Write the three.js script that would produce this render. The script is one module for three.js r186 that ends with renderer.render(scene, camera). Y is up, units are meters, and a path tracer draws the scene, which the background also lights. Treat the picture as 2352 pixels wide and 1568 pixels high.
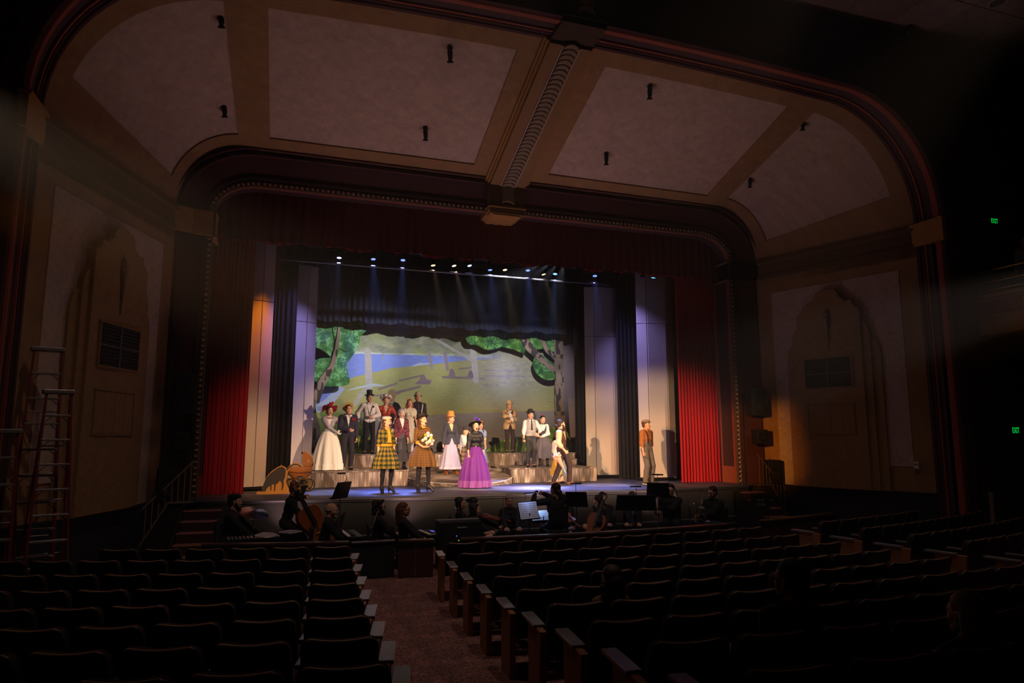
import * as THREE from 'three';
import { mergeGeometries } from 'three/addons/utils/BufferGeometryUtils.js';
import { RoundedBoxGeometry } from 'three/addons/geometries/RoundedBoxGeometry.js';
import { ImprovedNoise } from 'three/addons/math/ImprovedNoise.js';
import { RectAreaLightUniformsLib } from 'three/addons/lights/RectAreaLightUniformsLib.js';

// ---------------------------------------------------------------- camera, exposure, haze, light
// stage floor is y = 0, the proscenium's front face is z = 0, x = 0 is the centre line; the hall lies towards +z
const scene = new THREE.Scene();
scene.background = new THREE.Color(0x000000);
const camera = new THREE.PerspectiveCamera(53.42, 1.5, 0.1, 80);
camera.position.set(-5.233, 1.308, 16.022);
camera.rotation.set(0.1376, -0.3294, -0.001, 'YXZ');
const renderer = new THREE.WebGLRenderer({ antialias: true });
renderer.toneMapping = THREE.LinearToneMapping;
renderer.toneMappingExposure = 1.0;
renderer.shadowMap.enabled = true;
RectAreaLightUniformsLib.init();
scene.fog = new THREE.FogExp2(0xcfd4e0, 0.0016);

const lamps = [];                      // every spotlight: {at, to, color, power, angle, soft, body}
const WARM = 0xffd2a2, PINK = 0xffd9bd, BLUE = 0x6f86e6, AMBER = 0xff9a2e, COOL = 0xb9c8ff;
function lamp(at, to, color, power, deg, soft = 0.5, kind = 'front', radius = 3) { lamps.push({ at, to, color, power, deg, soft, kind, radius }); }
// lamps out of view, on an unseen ceiling bar and two side booms: the main wash on the actors; their barn doors cut the beams at the stage edge and above head height
lamp([-3.6, 8.6, 12.4], [-2.6, 0.9, -1.4], WARM, 340, 17, 0.4);
lamp([0.2, 8.6, 12.6], [0.2, 0.9, -1.6], WARM, 340, 17, 0.4);
lamp([3.8, 8.6, 12.4], [3.2, 0.9, -1.6], WARM, 320, 17, 0.4);
lamp([-8.9, 4.4, 10.4], [1.8, 1.0, -1.6], WARM, 760, 16, 0.35, 'boom');
lamp([8.7, 4.4, 10.4], [0.0, 1.2, -1.8], PINK, 800, 12.5, 0.35, 'boom');
lamp([8.7, 3.5, 10.4], [-3.2, 0.8, -1.2], AMBER, 160, 8, 0.35, 'boom');
lamp([-8.9, 3.5, 10.4], [5.4, 0.8, -0.8], AMBER, 460, 11, 0.35, 'boom');
// lamps on the pipe over the stage: blue and warm light that shows in the haze, [x, colour, power, sideways aim, half angle]
const PIPE_Z = -2.1, PIPE_Y = 5.93;
const overhead = [
  [-3.9, COOL, 300, -0.2, 10], [-3.0, BLUE, 520, 0.1, 13], [-2.2, BLUE, 800, -0.3, 9], [-1.35, WARM, 420, 0.6, 8], [-0.75, PINK, 520, 0.9, 8], [-0.3, COOL, 1000, 0.8, 5],
  [0.3, BLUE, 600, 0.2, 13], [0.75, WARM, 560, 0.3, 8], [1.45, BLUE, 700, -0.3, 12], [1.95, WARM, 420, 0.9, 8], [2.3, 0x7fb0ff, 900, -0.8, 7], [3.6, BLUE, 500, -0.6, 12],
];

const rnd = (() => { let s = 20240607; return () => { s |= 0; s = (s + 0x6d2b79f5) | 0; let t = Math.imul(s ^ (s >>> 15), 1 | s); t = (t + Math.imul(t ^ (t >>> 7), 61 | t)) ^ t; return ((t ^ (t >>> 14)) >>> 0) / 4294967296; }; })();
const V = (x, y, z) => new THREE.Vector3(x, y, z);
const lerp = (a, b, t) => a + (b - a) * t, clamp = (x, a, b) => Math.max(a, Math.min(b, x)), smooth = (t) => t * t * (3 - 2 * t);
const PI = Math.PI, R = (d) => (d * PI) / 180;

// ---------------------------------------------------------------- helpers
const taken = {};
function numbered(name) { const n = (taken[name] = (taken[name] ?? -1) + 1); return n ? name + '_' + String(n).padStart(3, '0') : name; }
function tag(o, label, category, group) { o.userData.label = label; o.userData.category = category; if (group) o.userData.group = group; return o; }
function thing(name, label, category, at = [0, 0, 0], turn = 0, group) { const o = new THREE.Group(); o.name = numbered(name); o.position.set(...at); o.rotation.y = turn; scene.add(o); return tag(o, label, category, group); }
const flat = (g) => (g.index ? g.toNonIndexed() : g);
function merged(list) {
  if (!Array.isArray(list)) return list;
  if (list.length === 1) return list[0];
  const color = list.some((g) => g.attributes.color);
  const gs = list.map((g) => { const f = flat(g).clone(); for (const k of Object.keys(f.attributes)) if (!['position', 'normal', 'uv'].includes(k) && !(k === 'color' && color)) f.deleteAttribute(k); if (!f.attributes.uv) f.setAttribute('uv', new THREE.BufferAttribute(new Float32Array(f.attributes.position.count * 2), 2)); f.morphAttributes = {}; return f; });
  return mergeGeometries(gs, false);
}
function mesh(name, geos, m, parent, label) {
  const o = new THREE.Mesh(merged(geos), m); o.name = parent ? name : numbered(name); o.castShadow = o.receiveShadow = true;
  (parent ?? scene).add(o); if (label) o.userData.label = label; return o;
}
function struct(name, geos, m, parent) { const o = mesh(name, geos, m, parent); if (!parent) o.userData.kind = 'structure'; return o; }
function structGroup(name) { const o = new THREE.Group(); o.name = numbered(name); o.userData.kind = 'structure'; scene.add(o); return o; }
function copyOf(o, at, turn, label) { const c = o.clone(); c.name = numbered(o.name.replace(/_\d{3}$/, '')); scene.add(c); if (at) c.position.set(...at); if (turn !== undefined) c.rotation.y = turn; c.userData = { ...o.userData }; if (label) c.userData.label = label; return c; }

const matCache = new Map();
function mat(color, rough = 0.85, o = {}) {
  const key = color + '|' + rough + '|' + JSON.stringify(o, (k, v) => (v && v.isTexture ? v.uuid : v));
  if (!matCache.has(key)) { const phys = o.clearcoat || o.sheen || o.transmission; matCache.set(key, new (phys ? THREE.MeshPhysicalMaterial : THREE.MeshStandardMaterial)({ color, roughness: rough, ...o })); }
  return matCache.get(key);
}
// transforms
function place(g, at = [0, 0, 0], rot) { const m = new THREE.Matrix4().makeRotationFromEuler(new THREE.Euler(...(rot ?? [0, 0, 0]), 'YXZ')); m.setPosition(...at); return g.applyMatrix4(m); }
const box = (w, h, d, at, rot) => place(new THREE.BoxGeometry(w, h, d), at, rot);
const rbox = (w, h, d, r, at, rot, seg = 1) => place(new RoundedBoxGeometry(w, h, d, seg, Math.min(r, w / 2.01, h / 2.01, d / 2.01)), at, rot);
const cyl = (r1, r2, h, at, rot, n = 16) => place(new THREE.CylinderGeometry(r1, r2, h, n), at, rot);
const ball = (r, at, s = [1, 1, 1], n = 12) => place(new THREE.SphereGeometry(r, n, Math.max(6, n * 0.7 | 0)).scale(...s), at);
const lathe = (pts, at, rot, n = 24) => place(new THREE.LatheGeometry(pts.map((p) => new THREE.Vector2(...p)), n), at, rot);
function rod(a, b, r, n = 8, r2 = r) { // cylinder between two points
  a = V(...a); b = V(...b); const d = b.clone().sub(a), g = new THREE.CylinderGeometry(r2, r, d.length(), n);
  g.applyQuaternion(new THREE.Quaternion().setFromUnitVectors(V(0, 1, 0), d.clone().normalize())); const c = a.add(b).multiplyScalar(0.5); return g.translate(c.x, c.y, c.z);
}
const tube = (pts, r, n = 32, k = 8, closed = false) => new THREE.TubeGeometry(new THREE.CatmullRomCurve3(pts.map((p) => V(...p)), closed), n, r, k, closed);
function shapeOf(pts) { const s = new THREE.Shape(); pts.forEach((p, i) => (i ? s.lineTo(p[0], p[1]) : s.moveTo(p[0], p[1]))); return s; }
function slab(pts, depth, bevel = 0, at, rot) { const s = pts instanceof THREE.Shape ? pts : shapeOf(pts); return place(new THREE.ExtrudeGeometry(s, { depth, bevelEnabled: bevel > 0, bevelSize: bevel, bevelThickness: bevel, bevelSegments: 1, curveSegments: 10 }), at, rot); }
// a grid surface: f(u, v) -> [x, y, z], u and v in 0..1
function grid(f, nu, nv, flip) {
  const pos = [], uv = [], idx = [];
  for (let j = 0; j <= nv; j++) for (let i = 0; i <= nu; i++) { pos.push(...f(i / nu, j / nv)); uv.push(i / nu, j / nv); }
  for (let j = 0; j < nv; j++) for (let i = 0; i < nu; i++) { const a = j * (nu + 1) + i, b = a + 1, c = a + nu + 1, d = c + 1; flip ? idx.push(a, c, b, b, c, d) : idx.push(a, b, c, b, d, c); }
  const g = new THREE.BufferGeometry(); g.setAttribute('position', new THREE.Float32BufferAttribute(pos, 3)); g.setAttribute('uv', new THREE.Float32BufferAttribute(uv, 2)); g.setIndex(idx); g.computeVertexNormals(); return g;
}
// sweep a profile (list of [out, z]) along a path of {p:[x,y], n:[nx,ny]}; flat shaded across profile edges
function sweep(path, prof, closedProfile = true) {
  const list = [], n = prof.length, m = closedProfile ? n : n - 1;
  for (let k = 0; k < m; k++) { const a = prof[k], b = prof[(k + 1) % n];
    list.push(grid((u, v) => { const s = path[Math.round(u * (path.length - 1))], q = v < 0.5 ? a : b; return [s.p[0] + s.n[0] * q[0], s.p[1] + s.n[1] * q[0], q[1]]; }, path.length - 1, 1)); }
  return merged(list);
}
// world-metre uv from position for flat things
function uvXY(g, s = 1, ax = 0, ay = 1) { const p = g.attributes.position, uv = new Float32Array(p.count * 2); for (let i = 0; i < p.count; i++) { uv[2 * i] = p.getComponent(i, ax) * s; uv[2 * i + 1] = p.getComponent(i, ay) * s; } g.setAttribute('uv', new THREE.BufferAttribute(uv, 2)); return g; }
// textures
const noise = new ImprovedNoise(), fbm = (x, y, z = 0, n = 4) => { let a = 0, s = 1, t = 0; for (let i = 0; i < n; i++) { a += noise.noise(x / s, y / s, z + i * 7.3) * s; t += s; s /= 2; } return a / t; };
function canvasTex(w, h, draw, rep) { const c = document.createElement('canvas'); c.width = w; c.height = h; draw(c.getContext('2d'), w, h); const t = new THREE.CanvasTexture(c); t.colorSpace = THREE.SRGBColorSpace; t.wrapS = t.wrapT = THREE.RepeatWrapping; if (rep) t.repeat.set(...rep); return t; }
function dataTex(w, h, f, srgb = true) { const d = new Uint8Array(w * h * 4); for (let y = 0; y < h; y++) for (let x = 0; x < w; x++) { const c = f(x / w, y / h); for (let k = 0; k < 3; k++) d[(y * w + x) * 4 + k] = clamp(c[k], 0, 255); d[(y * w + x) * 4 + 3] = 255; } const t = new THREE.DataTexture(d, w, h); t.magFilter = THREE.LinearFilter; t.minFilter = THREE.LinearFilter; t.wrapS = t.wrapT = THREE.RepeatWrapping; if (srgb) t.colorSpace = THREE.SRGBColorSpace; t.needsUpdate = true; return t; }
// tileable value noise, 0..1
function tileNoise(n, seed) { const r = new Float32Array(n * n); let s = seed; for (let i = 0; i < n * n; i++) { s = (Math.imul(s, 1664525) + 1013904223) | 0; r[i] = (s >>> 8) / 16777216; } return (u, v) => { const x = u * n, y = v * n, i = Math.floor(x), j = Math.floor(y), a = smooth(x - i), b = smooth(y - j), g = (p, q) => r[((q % n + n) % n) * n + ((p % n + n) % n)]; return lerp(lerp(g(i, j), g(i + 1, j), a), lerp(g(i, j + 1), g(i + 1, j + 1), a), b); }; }

// ---------------------------------------------------------------- plaster, paint and cloth
const grainA = tileNoise(64, 11), grainB = tileNoise(16, 5), grainC = tileNoise(7, 3);
const plasterTex = dataTex(256, 256, (u, v) => { const g = 232 + 16 * (grainA(u, v) - 0.5) + 20 * (grainB(u, v) - 0.5) + 14 * (grainC(u, v) - 0.5); return [g, g, g]; });
const plasterBump = dataTex(256, 256, (u, v) => { const g = 128 + 120 * (grainA(u, v) - 0.5) + 50 * (grainB(u, v) - 0.5); return [g, g, g]; }, false);
const plaster = (c, rough = 0.9) => mat(c, rough, { map: plasterTex, bumpMap: plasterBump, bumpScale: 0.002 });
const M = {
  tan: plaster(0xa8855a), cream: plaster(0xcdb8a6), olive: plaster(0x6e5430), ochre: plaster(0xb88a48), maroon: plaster(0x47141a, 0.7), purple: plaster(0x4a2a34, 0.75), rust: plaster(0xa04f3c, 0.75), dark: plaster(0x241c1a, 0.9), brown: plaster(0x4a3a28),
  navy: plaster(0x1c1d26, 0.85), black: mat(0x090909, 0.9), blackGloss: mat(0x0b0b0c, 0.45), iron: mat(0x141416, 0.55, { metalness: 0.6 }), chrome: mat(0xc8c8cc, 0.22, { metalness: 1 }), brass: mat(0xb08a3e, 0.3, { metalness: 1 }), bronze: mat(0x8d7a66, 0.45, { metalness: 0.7 }),
  white: mat(0xe8e4dc, 0.7), grey: mat(0x77777a, 0.7),
};
const velvet = (c) => mat(c, 0.9, { sheen: 0.6, sheenColor: new THREE.Color(c), sheenRoughness: 0.5 });

// ---------------------------------------------------------------- the auditorium shell
const FLOOR = -1.08, floorY = (z) => (z < 5.83 ? FLOOR : FLOOR - 0.015 * (z - 5.83) + 0.0113 * (z - 5.83) ** 2);
const IN = { a: 7.5, yi: 6.24, h: 7.7, rx: 1.25, z: 0.28 }, OUT = { a: 8.91, yi: 6.24, h: 9.18, rx: 2.6, z: 4.37, bow: 0.004 };
function arch(t, k) { // t 0..1 left wall, 1..2 left corner, 2..4 top, 4..5 right corner, 5..6 right wall
  if (t > 3) { const [x, y] = arch(6 - t, k); return [-x, y]; }
  const yb = k.yb ?? -1.2, top = k.h - (k.bow ?? 0) * (k.a - k.rx) ** 2;
  if (t <= 1) return [-k.a, lerp(yb, k.yi, t)];
  if (t <= 2) { const q = ((t - 1) * PI) / 2; return [-(k.a - k.rx) - k.rx * Math.cos(q), k.yi + (top - k.yi) * Math.sin(q)]; }
  const x = lerp(-(k.a - k.rx), k.a - k.rx, (t - 2) / 2); return [x, k.h - (k.bow ?? 0) * x * x];
}
const TS = [0, 0.5, 1]; for (let i = 1; i <= 14; i++) TS.push(1 + i / 14); for (let i = 1; i <= 10; i++) TS.push(2 + i / 5); for (let i = 1; i <= 14; i++) TS.push(4 + i / 14); TS.push(5.5, 6);
function archPath(k) { return TS.map((t) => { const e = 1e-3, a = arch(Math.max(0, t - e), k), b = arch(Math.min(6, t + e), k), d = [b[0] - a[0], b[1] - a[1]], l = Math.hypot(...d); return { p: arch(t, k), n: [-d[1] / l, d[0] / l] }; }); }
const shellAt = (t, s) => { const p = arch(t, IN), q = arch(t, OUT); return V(lerp(p[0], q[0], s), lerp(p[1], q[1], s), lerp(IN.z, OUT.z, s)); };
function shellPoint(t, s, off) { // off > 0 lies inside the room
  const e = 0.004, a = shellAt(clamp(t - e, 0, 6), s), b = shellAt(clamp(t + e, 0, 6), s), c = shellAt(t, s + e), d = shellAt(t, s - e);
  const n = b.sub(a).cross(c.sub(d)).normalize(); return shellAt(t, s).addScaledVector(n, off).toArray();
}
function shellPatch(t0, t1, s0, s1, off, nt = 4, ns = 1) { const g = grid((u, v) => shellPoint(lerp(t0, t1, u), lerp(s0, s1, v), off), nt, ns, true); const p = g.attributes.position, uv = g.attributes.uv; for (let i = 0; i < p.count; i++) uv.setXY(i, (p.getX(i) + p.getY(i) * 0.6) * 0.5, p.getZ(i) * 0.5 + p.getY(i) * 0.2); return g; }
function shellLip(t0, t1, s0, s1, o0, o1, n = 12) { return grid((u, v) => shellPoint(lerp(t0, t1, u), lerp(s0, s1, u), v < 0.5 ? o0 : o1), n, 1); }
const shell = structGroup('ceiling');
const xToT = (x) => 2 + (x + 6.27) / 12.54 * 2;
const panels = [[1.2, 1.96, 0.11, 0.9], [xToT(-5.7), xToT(-0.98), 0.11, 0.9], [xToT(0.98), xToT(5.7), 0.11, 0.9], [4.04, 4.8, 0.11, 0.9]];
{
  const tan = []; let at = 0.9;
  for (const [t0, t1, s0, s1] of panels) { tan.push(shellPatch(at, t0, 0, 1, 0, 10, 2), shellPatch(t0, t1, 0, s0, 0, 14), shellPatch(t0, t1, s1, 1, 0, 14)); at = t1; }
  tan.push(shellPatch(at, 5.1, 0, 1, 0, 10, 2)); mesh('plaster_frame', tan, M.tan, shell);
  for (const [t0, t1, s0, s1] of panels) {
    const p = mesh('ceiling_panel', [shellPatch(t0, t1, s0, s1, -0.035, 16, 4)], M.cream, shell);
    mesh('panel_edge', [shellLip(t0, t1, s0, s0, 0, -0.035), shellLip(t0, t1, s1, s1, 0, -0.035), shellLip(t0, t0, s0, s1, 0, -0.035), shellLip(t1, t1, s0, s1, 0, -0.035)], M.tan, p);
  }
  mesh('shell_back', [shellPatch(0.9, 5.1, 0, 1, -0.25, 40, 2)], M.dark, shell);
}
// the two splayed side walls: local x runs from the stage (0) to the hall (WL), y up, z into the room
const WL = Math.hypot(OUT.a - IN.a, OUT.z - IN.z);
function sideWall(sign, name) {
  const w = structGroup(name); w.position.set(sign * IN.a, 0, IN.z);
  w.rotation.y = Math.atan2(-(OUT.z - IN.z), sign * (OUT.a - IN.a)); // local x runs along the wall, local z into the room (mirrored on the left)
  const put = (g) => (sign > 0 ? g : g.scale(1, 1, -1) && flipWind(g));
  const P = (n, list, m, par = w, label) => mesh(n, list.map((g) => put(g)), m, par, label);
  const L = WL;
  P('wall_face', [box(L, 8.0, 0.2, [L / 2, 2.6, -0.1])], M.tan);
  P('wainscot', [box(L, 1.16, 0.03, [L / 2, -0.58, 0.015]), box(L, 0.05, 0.05, [L / 2, -0.02, 0.025])], M.navy);
  // the lighter field: a thin raised coat with the stepped pier in front of it
  P('wall_panel', [slab([[0.115 * L, -0.0], [0.21 * L, -0.0], [0.21 * L, 0.58], [0.89 * L, 0.58], [0.89 * L, 5.24], [0.115 * L, 5.24]], 0.012, 0.004, [0, 0, 0])], M.cream);
  const arcCorner = (x0, x1, yTop, r) => { const s = new THREE.Shape(); s.moveTo(x0, -0.0); s.lineTo(x0, yTop - r); s.absellipse(x0 + r * 0.55, yTop - r, r * 0.55, r, PI, PI / 2, true); s.lineTo(x1 - r * 0.55, yTop); s.absellipse(x1 - r * 0.55, yTop - r, r * 0.55, r, PI / 2, 0, true); s.lineTo(x1, 0); return s; };
  P('pier_wing', [slab(arcCorner(0.207 * L, 0.768 * L, 3.72, 0.42), 0.05, 0.008, [0, 0, 0.01])], M.tan);
  P('pier_wing', [slab(arcCorner(0.253 * L, 0.72 * L, 4.13, 0.4), 0.1, 0.008, [0, 0, 0.01])], M.tan);
  const s = new THREE.Shape(), c = 0.487 * L, hw = 0.189 * L, right = [[hw, 4.2], [hw, 4.46], [hw - 0.06, 4.62], [hw - 0.2, 4.7], [hw - 0.26, 4.7], [hw - 0.27, 4.78], [hw - 0.33, 4.9], [hw - 0.44, 4.96], [hw - 0.5, 5.03]];
  s.moveTo(c - hw, 0); s.lineTo(c - hw, 4.46);
  const step = (x, y) => s.lineTo(x, y);
  s.quadraticCurveTo(c - hw + 0.16, 4.5, c - hw + 0.18, 4.68); step(c - hw + 0.36, 4.68); step(c - hw + 0.36, 4.74); s.quadraticCurveTo(c - hw + 0.5, 4.76, c - hw + 0.5, 4.9); step(c - hw + 0.58, 5.0); step(c - 0.08, 5.03); step(c + 0.08, 5.03); step(c + hw - 0.58, 5.0);
  step(c + hw - 0.5, 4.9); s.quadraticCurveTo(c + hw - 0.5, 4.76, c + hw - 0.36, 4.74); step(c + hw - 0.36, 4.68); step(c + hw - 0.18, 4.68); s.quadraticCurveTo(c + hw - 0.16, 4.5, c + hw, 4.46); step(c + hw, 0);
  P('stepped_pier', [slab(s, 0.15, 0.01, [0, 0, 0.01])], M.tan);
  // torch ornament
  const tz = 0.19, torch = new THREE.Group(); torch.name = 'torch_ornament'; w.add(torch);
  P('torch_handle', [lathe([[0, 3.46], [0.022, 3.47], [0.025, 3.5], [0.017, 3.52], [0.03, 3.7], [0.055, 4.0], [0.07, 4.1], [0.085, 4.15], [0.07, 4.18], [0.095, 4.22], [0.08, 4.25], [0.1, 4.3], [0.06, 4.34], [0, 4.34]].map((p) => p), [c, 0, tz - 0.02])], M.bronze, torch);
  P('torch_flame', [lathe([[0.055, 4.32], [0.08, 4.37], [0.07, 4.43], [0.03, 4.5], [0.0, 4.56]], [c, 0, tz - 0.02]), ball(0.04, [c + 0.03, 4.44, tz], [1, 1.6, 1]), ball(0.035, [c - 0.03, 4.41, tz], [1, 1.6, 1])], M.bronze, torch);
  // grille with four fields
  const gr = new THREE.Group(); gr.name = 'air_grille'; w.add(gr); const gx = 0.474 * L, gw = 0.285 * L, gy = 2.885, gh = 0.77, gz = 0.175;
  P('grille_back', [box(gw, gh, 0.02, [gx, gy, gz])], mat(0x1a1210, 0.8), gr);
  P('grille_frame', [box(gw + 0.06, 0.03, 0.04, [gx, gy + gh / 2, gz + 0.01]), box(gw + 0.06, 0.03, 0.04, [gx, gy - gh / 2, gz + 0.01]), box(0.03, gh, 0.04, [gx - gw / 2, gy, gz + 0.01]), box(0.03, gh, 0.04, [gx + gw / 2, gy, gz + 0.01])], M.tan, gr);
  P('grille_bar', [box(gw, 0.018, 0.03, [gx, gy - 0.01, gz + 0.02])], M.grey, gr); P('grille_bar', [box(0.018, gh, 0.03, [gx, gy, gz + 0.02])], M.grey, gr);
  for (let i = 0; i < 12; i++) P('grille_slat', [box(gw - 0.02, 0.02, 0.02, [gx, gy - gh / 2 + 0.04 + (i * (gh - 0.08)) / 11, gz + 0.012], [0.5, 0, 0])], mat(0x2a1d18, 0.7), gr);
  // plain hatch with four boards
  const ha = new THREE.Group(); ha.name = 'wall_hatch'; w.add(ha); const hx = 0.474 * L, hW = 0.275 * L;
  P('hatch_frame', [box(hW + 0.06, 0.03, 0.03, [hx, 2.1, 0.175]), box(hW + 0.06, 0.03, 0.03, [hx, 1.33, 0.175]), box(0.03, 0.78, 0.03, [hx - hW / 2, 1.715, 0.175]), box(0.03, 0.78, 0.03, [hx + hW / 2, 1.715, 0.175])], M.tan, ha);
  for (let i = 0; i < 4; i++) P('hatch_board', [rbox(hW / 4 - 0.012, 0.73, 0.015, 0.004, [hx - hW / 2 + (hW * (i + 0.5)) / 4, 1.715, 0.168])], M.tan, ha);
  // cornice belt
  const prof = [[5.69, 0], [5.7, 0.05], [5.79, 0.05], [5.82, 0.025], [6.1, 0.025], [6.14, 0.06], [6.23, 0.06], [6.25, 0]];
  P('cornice_belt', [merged(prof.slice(0, -1).map((p, i) => grid((u, v) => { const q = v < 0.5 ? p : prof[i + 1]; return [u * L, q[0], q[1]]; }, 1, 1)))], M.olive);
  return w;
}
function flipWind(g) { const i = g.index; if (i) { for (let k = 0; k < i.count; k += 3) { const a = i.getX(k); i.setX(k, i.getX(k + 1)); i.setX(k + 1, a); } } else for (const at of Object.values(g.attributes)) { const n = at.itemSize; for (let k = 0; k < at.count; k += 3) for (let c = 0; c < n; c++) { const a = at.array[k * n + c]; at.array[k * n + c] = at.array[(k + 1) * n + c]; at.array[(k + 1) * n + c] = a; } } return g; }
sideWall(1, 'wall_right'); sideWall(-1, 'wall_left');

// ceiling hooks: small dark hanging sockets, two in each panel
for (const [x, z, y] of [[-6.55, 3.6, 8.88], [-6.6, 1.5, 8.13], [-2.33, 3.72, 8.93], [-2.38, 1.62, 8.18], [2.2, 3.7, 8.92], [2.15, 1.65, 8.19], [6.47, 3.6, 8.88], [6.47, 1.58, 8.15]]) {
  const col = x < -5 ? 'left curved panel' : x < 0 ? 'wide panel left of the middle rib' : x < 5 ? 'wide panel right of the middle rib' : 'right curved panel';
  const t = thing('ceiling_spotlight', `small black spotlight on the ${col}, ${z > 2.5 ? 'far from' : 'close to'} the stage`, 'spotlight', [x, y, z], 0, 'small black spotlights on the ceiling panels');
  mesh('mount', [cyl(0.05, 0.06, 0.04, [0, 0.03, 0])], M.iron, t); mesh('lamp_body', [lathe([[0, -0.2], [0.045, -0.19], [0.055, -0.06], [0.03, 0.02], [0, 0.02]], [0, 0, 0], [0.3, 0, 0.15], 12)], M.black, t);
  mesh('shade', [place(new THREE.ConeGeometry(0.07, 0.1, 12, 1, true), [0.02, -0.2, -0.05], [0.3, 0, 0.15])], M.black, t);
}
// ---------------------------------------------------------------- the inner frame of the stage opening
const FR = { a: 6.8, yi: 6.24, h: 6.96, rx: 0.95, yb: 0 };
const frame = structGroup('trim_1'), framePath = archPath(FR);
{
  const strip = (name, prof, m) => mesh(name, [sweep(framePath, prof, false)], m, frame);
  const cove = [[0.76, 0.42], [0.76, 0.3], [0.7, 0.3], [0.69, 0.33], [0.64, 0.33], [0.62, 0.29]];
  strip('outer_fillet', cove, M.maroon);
  const cv = []; for (let i = 0; i <= 8; i++) { const q = (i / 8) * (PI / 2); cv.push([0.62 - 0.42 * Math.sin(q), 0.08 + 0.21 * (1 - Math.sin(q)) * Math.cos(q) + 0.0 * q + 0.2 * (1 - Math.sin(q)) * 0]); }
  strip('cove', cv, M.maroon);
  strip('cove_step', [[0.2, 0.08], [0.2, 0.12], [0.15, 0.12], [0.15, 0.07], [0.11, 0.07]], M.purple);
  strip('bead_ground', [[0.11, 0.07], [0.1, 0.05], [0.02, 0.05], [0.02, 0.09], [-0.01, 0.09], [-0.01, 0.0]], M.bronze);
  strip('reveal_border', [[0, 0], [0, -0.1]], M.rust); strip('reveal_border', [[0, -0.58], [0, -0.74], [0.5, -0.74]], M.rust);
  strip('reveal_panel', [[0, -0.1], [0.02, -0.1], [0.02, -0.58], [0, -0.58]], M.purple);
  for (const s of [-1, 1]) { mesh('reveal_block', [box(0.03, 0.45, 0.76, [s * 6.8, 0.225, -0.37])], M.rust, frame); }
  // egg and dart: one run of small beads
  const beads = []; const unit = new THREE.SphereGeometry(1, 7, 5);
  let acc = 0; const pts = []; for (let i = 0; i < 600; i++) { const t = (i / 599) * 6, p = arch(t, FR), a = arch(Math.max(0, t - 0.01), FR), b = arch(Math.min(6, t + 0.01), FR); pts.push([p, Math.atan2(b[1] - a[1], b[0] - a[0])]); }
  for (let i = 1; i < 600; i++) { acc += Math.hypot(pts[i][0][0] - pts[i - 1][0][0], pts[i][0][1] - pts[i - 1][0][1]); if (acc > 0.1) { acc = 0; const [p, q] = pts[i]; beads.push(unit.clone().scale(0.03, 0.042, 0.035).rotateZ(q).translate(p[0] - Math.sin(q) * 0.06, p[1] + Math.cos(q) * 0.06, 0.075)); } }
  const bm = mesh('bead_moulding', beads, mat(0xb89a80, 0.5), frame); bm.userData.kind = 'stuff';
  // impost blocks where the belt meets the frame
  for (const s of [-1, 1]) {
    const blk = mesh('impost_block', [slab([[0, 0], [0, 0.12], [0.18, 0.16], [0.4, 0.2], [0.6, 0.34], [0.78, 0.46], [0.78, -0.2], [0.03, -0.2], [0.03, -0.74], [-0.05, -0.76], [-0.05, 0.06]].map(([a, b]) => [a, b]), 0.55, 0, [0, 0, 0], [0, 0, 0]).applyMatrix4(new THREE.Matrix4().set(s, 0, 0, s * 6.8, 0, 0, 1, 5.69, 0, 1, 0, 0, 0, 0, 0, 1))], M.ochre, frame);
    mesh('impost_edge', [box(0.02, 0.04, 0.86, [s * 6.74, 5.7, -0.34]), box(0.02, 0.04, 0.86, [s * 6.74, 6.22, -0.34])], M.ochre, blk);
  }
}
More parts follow.
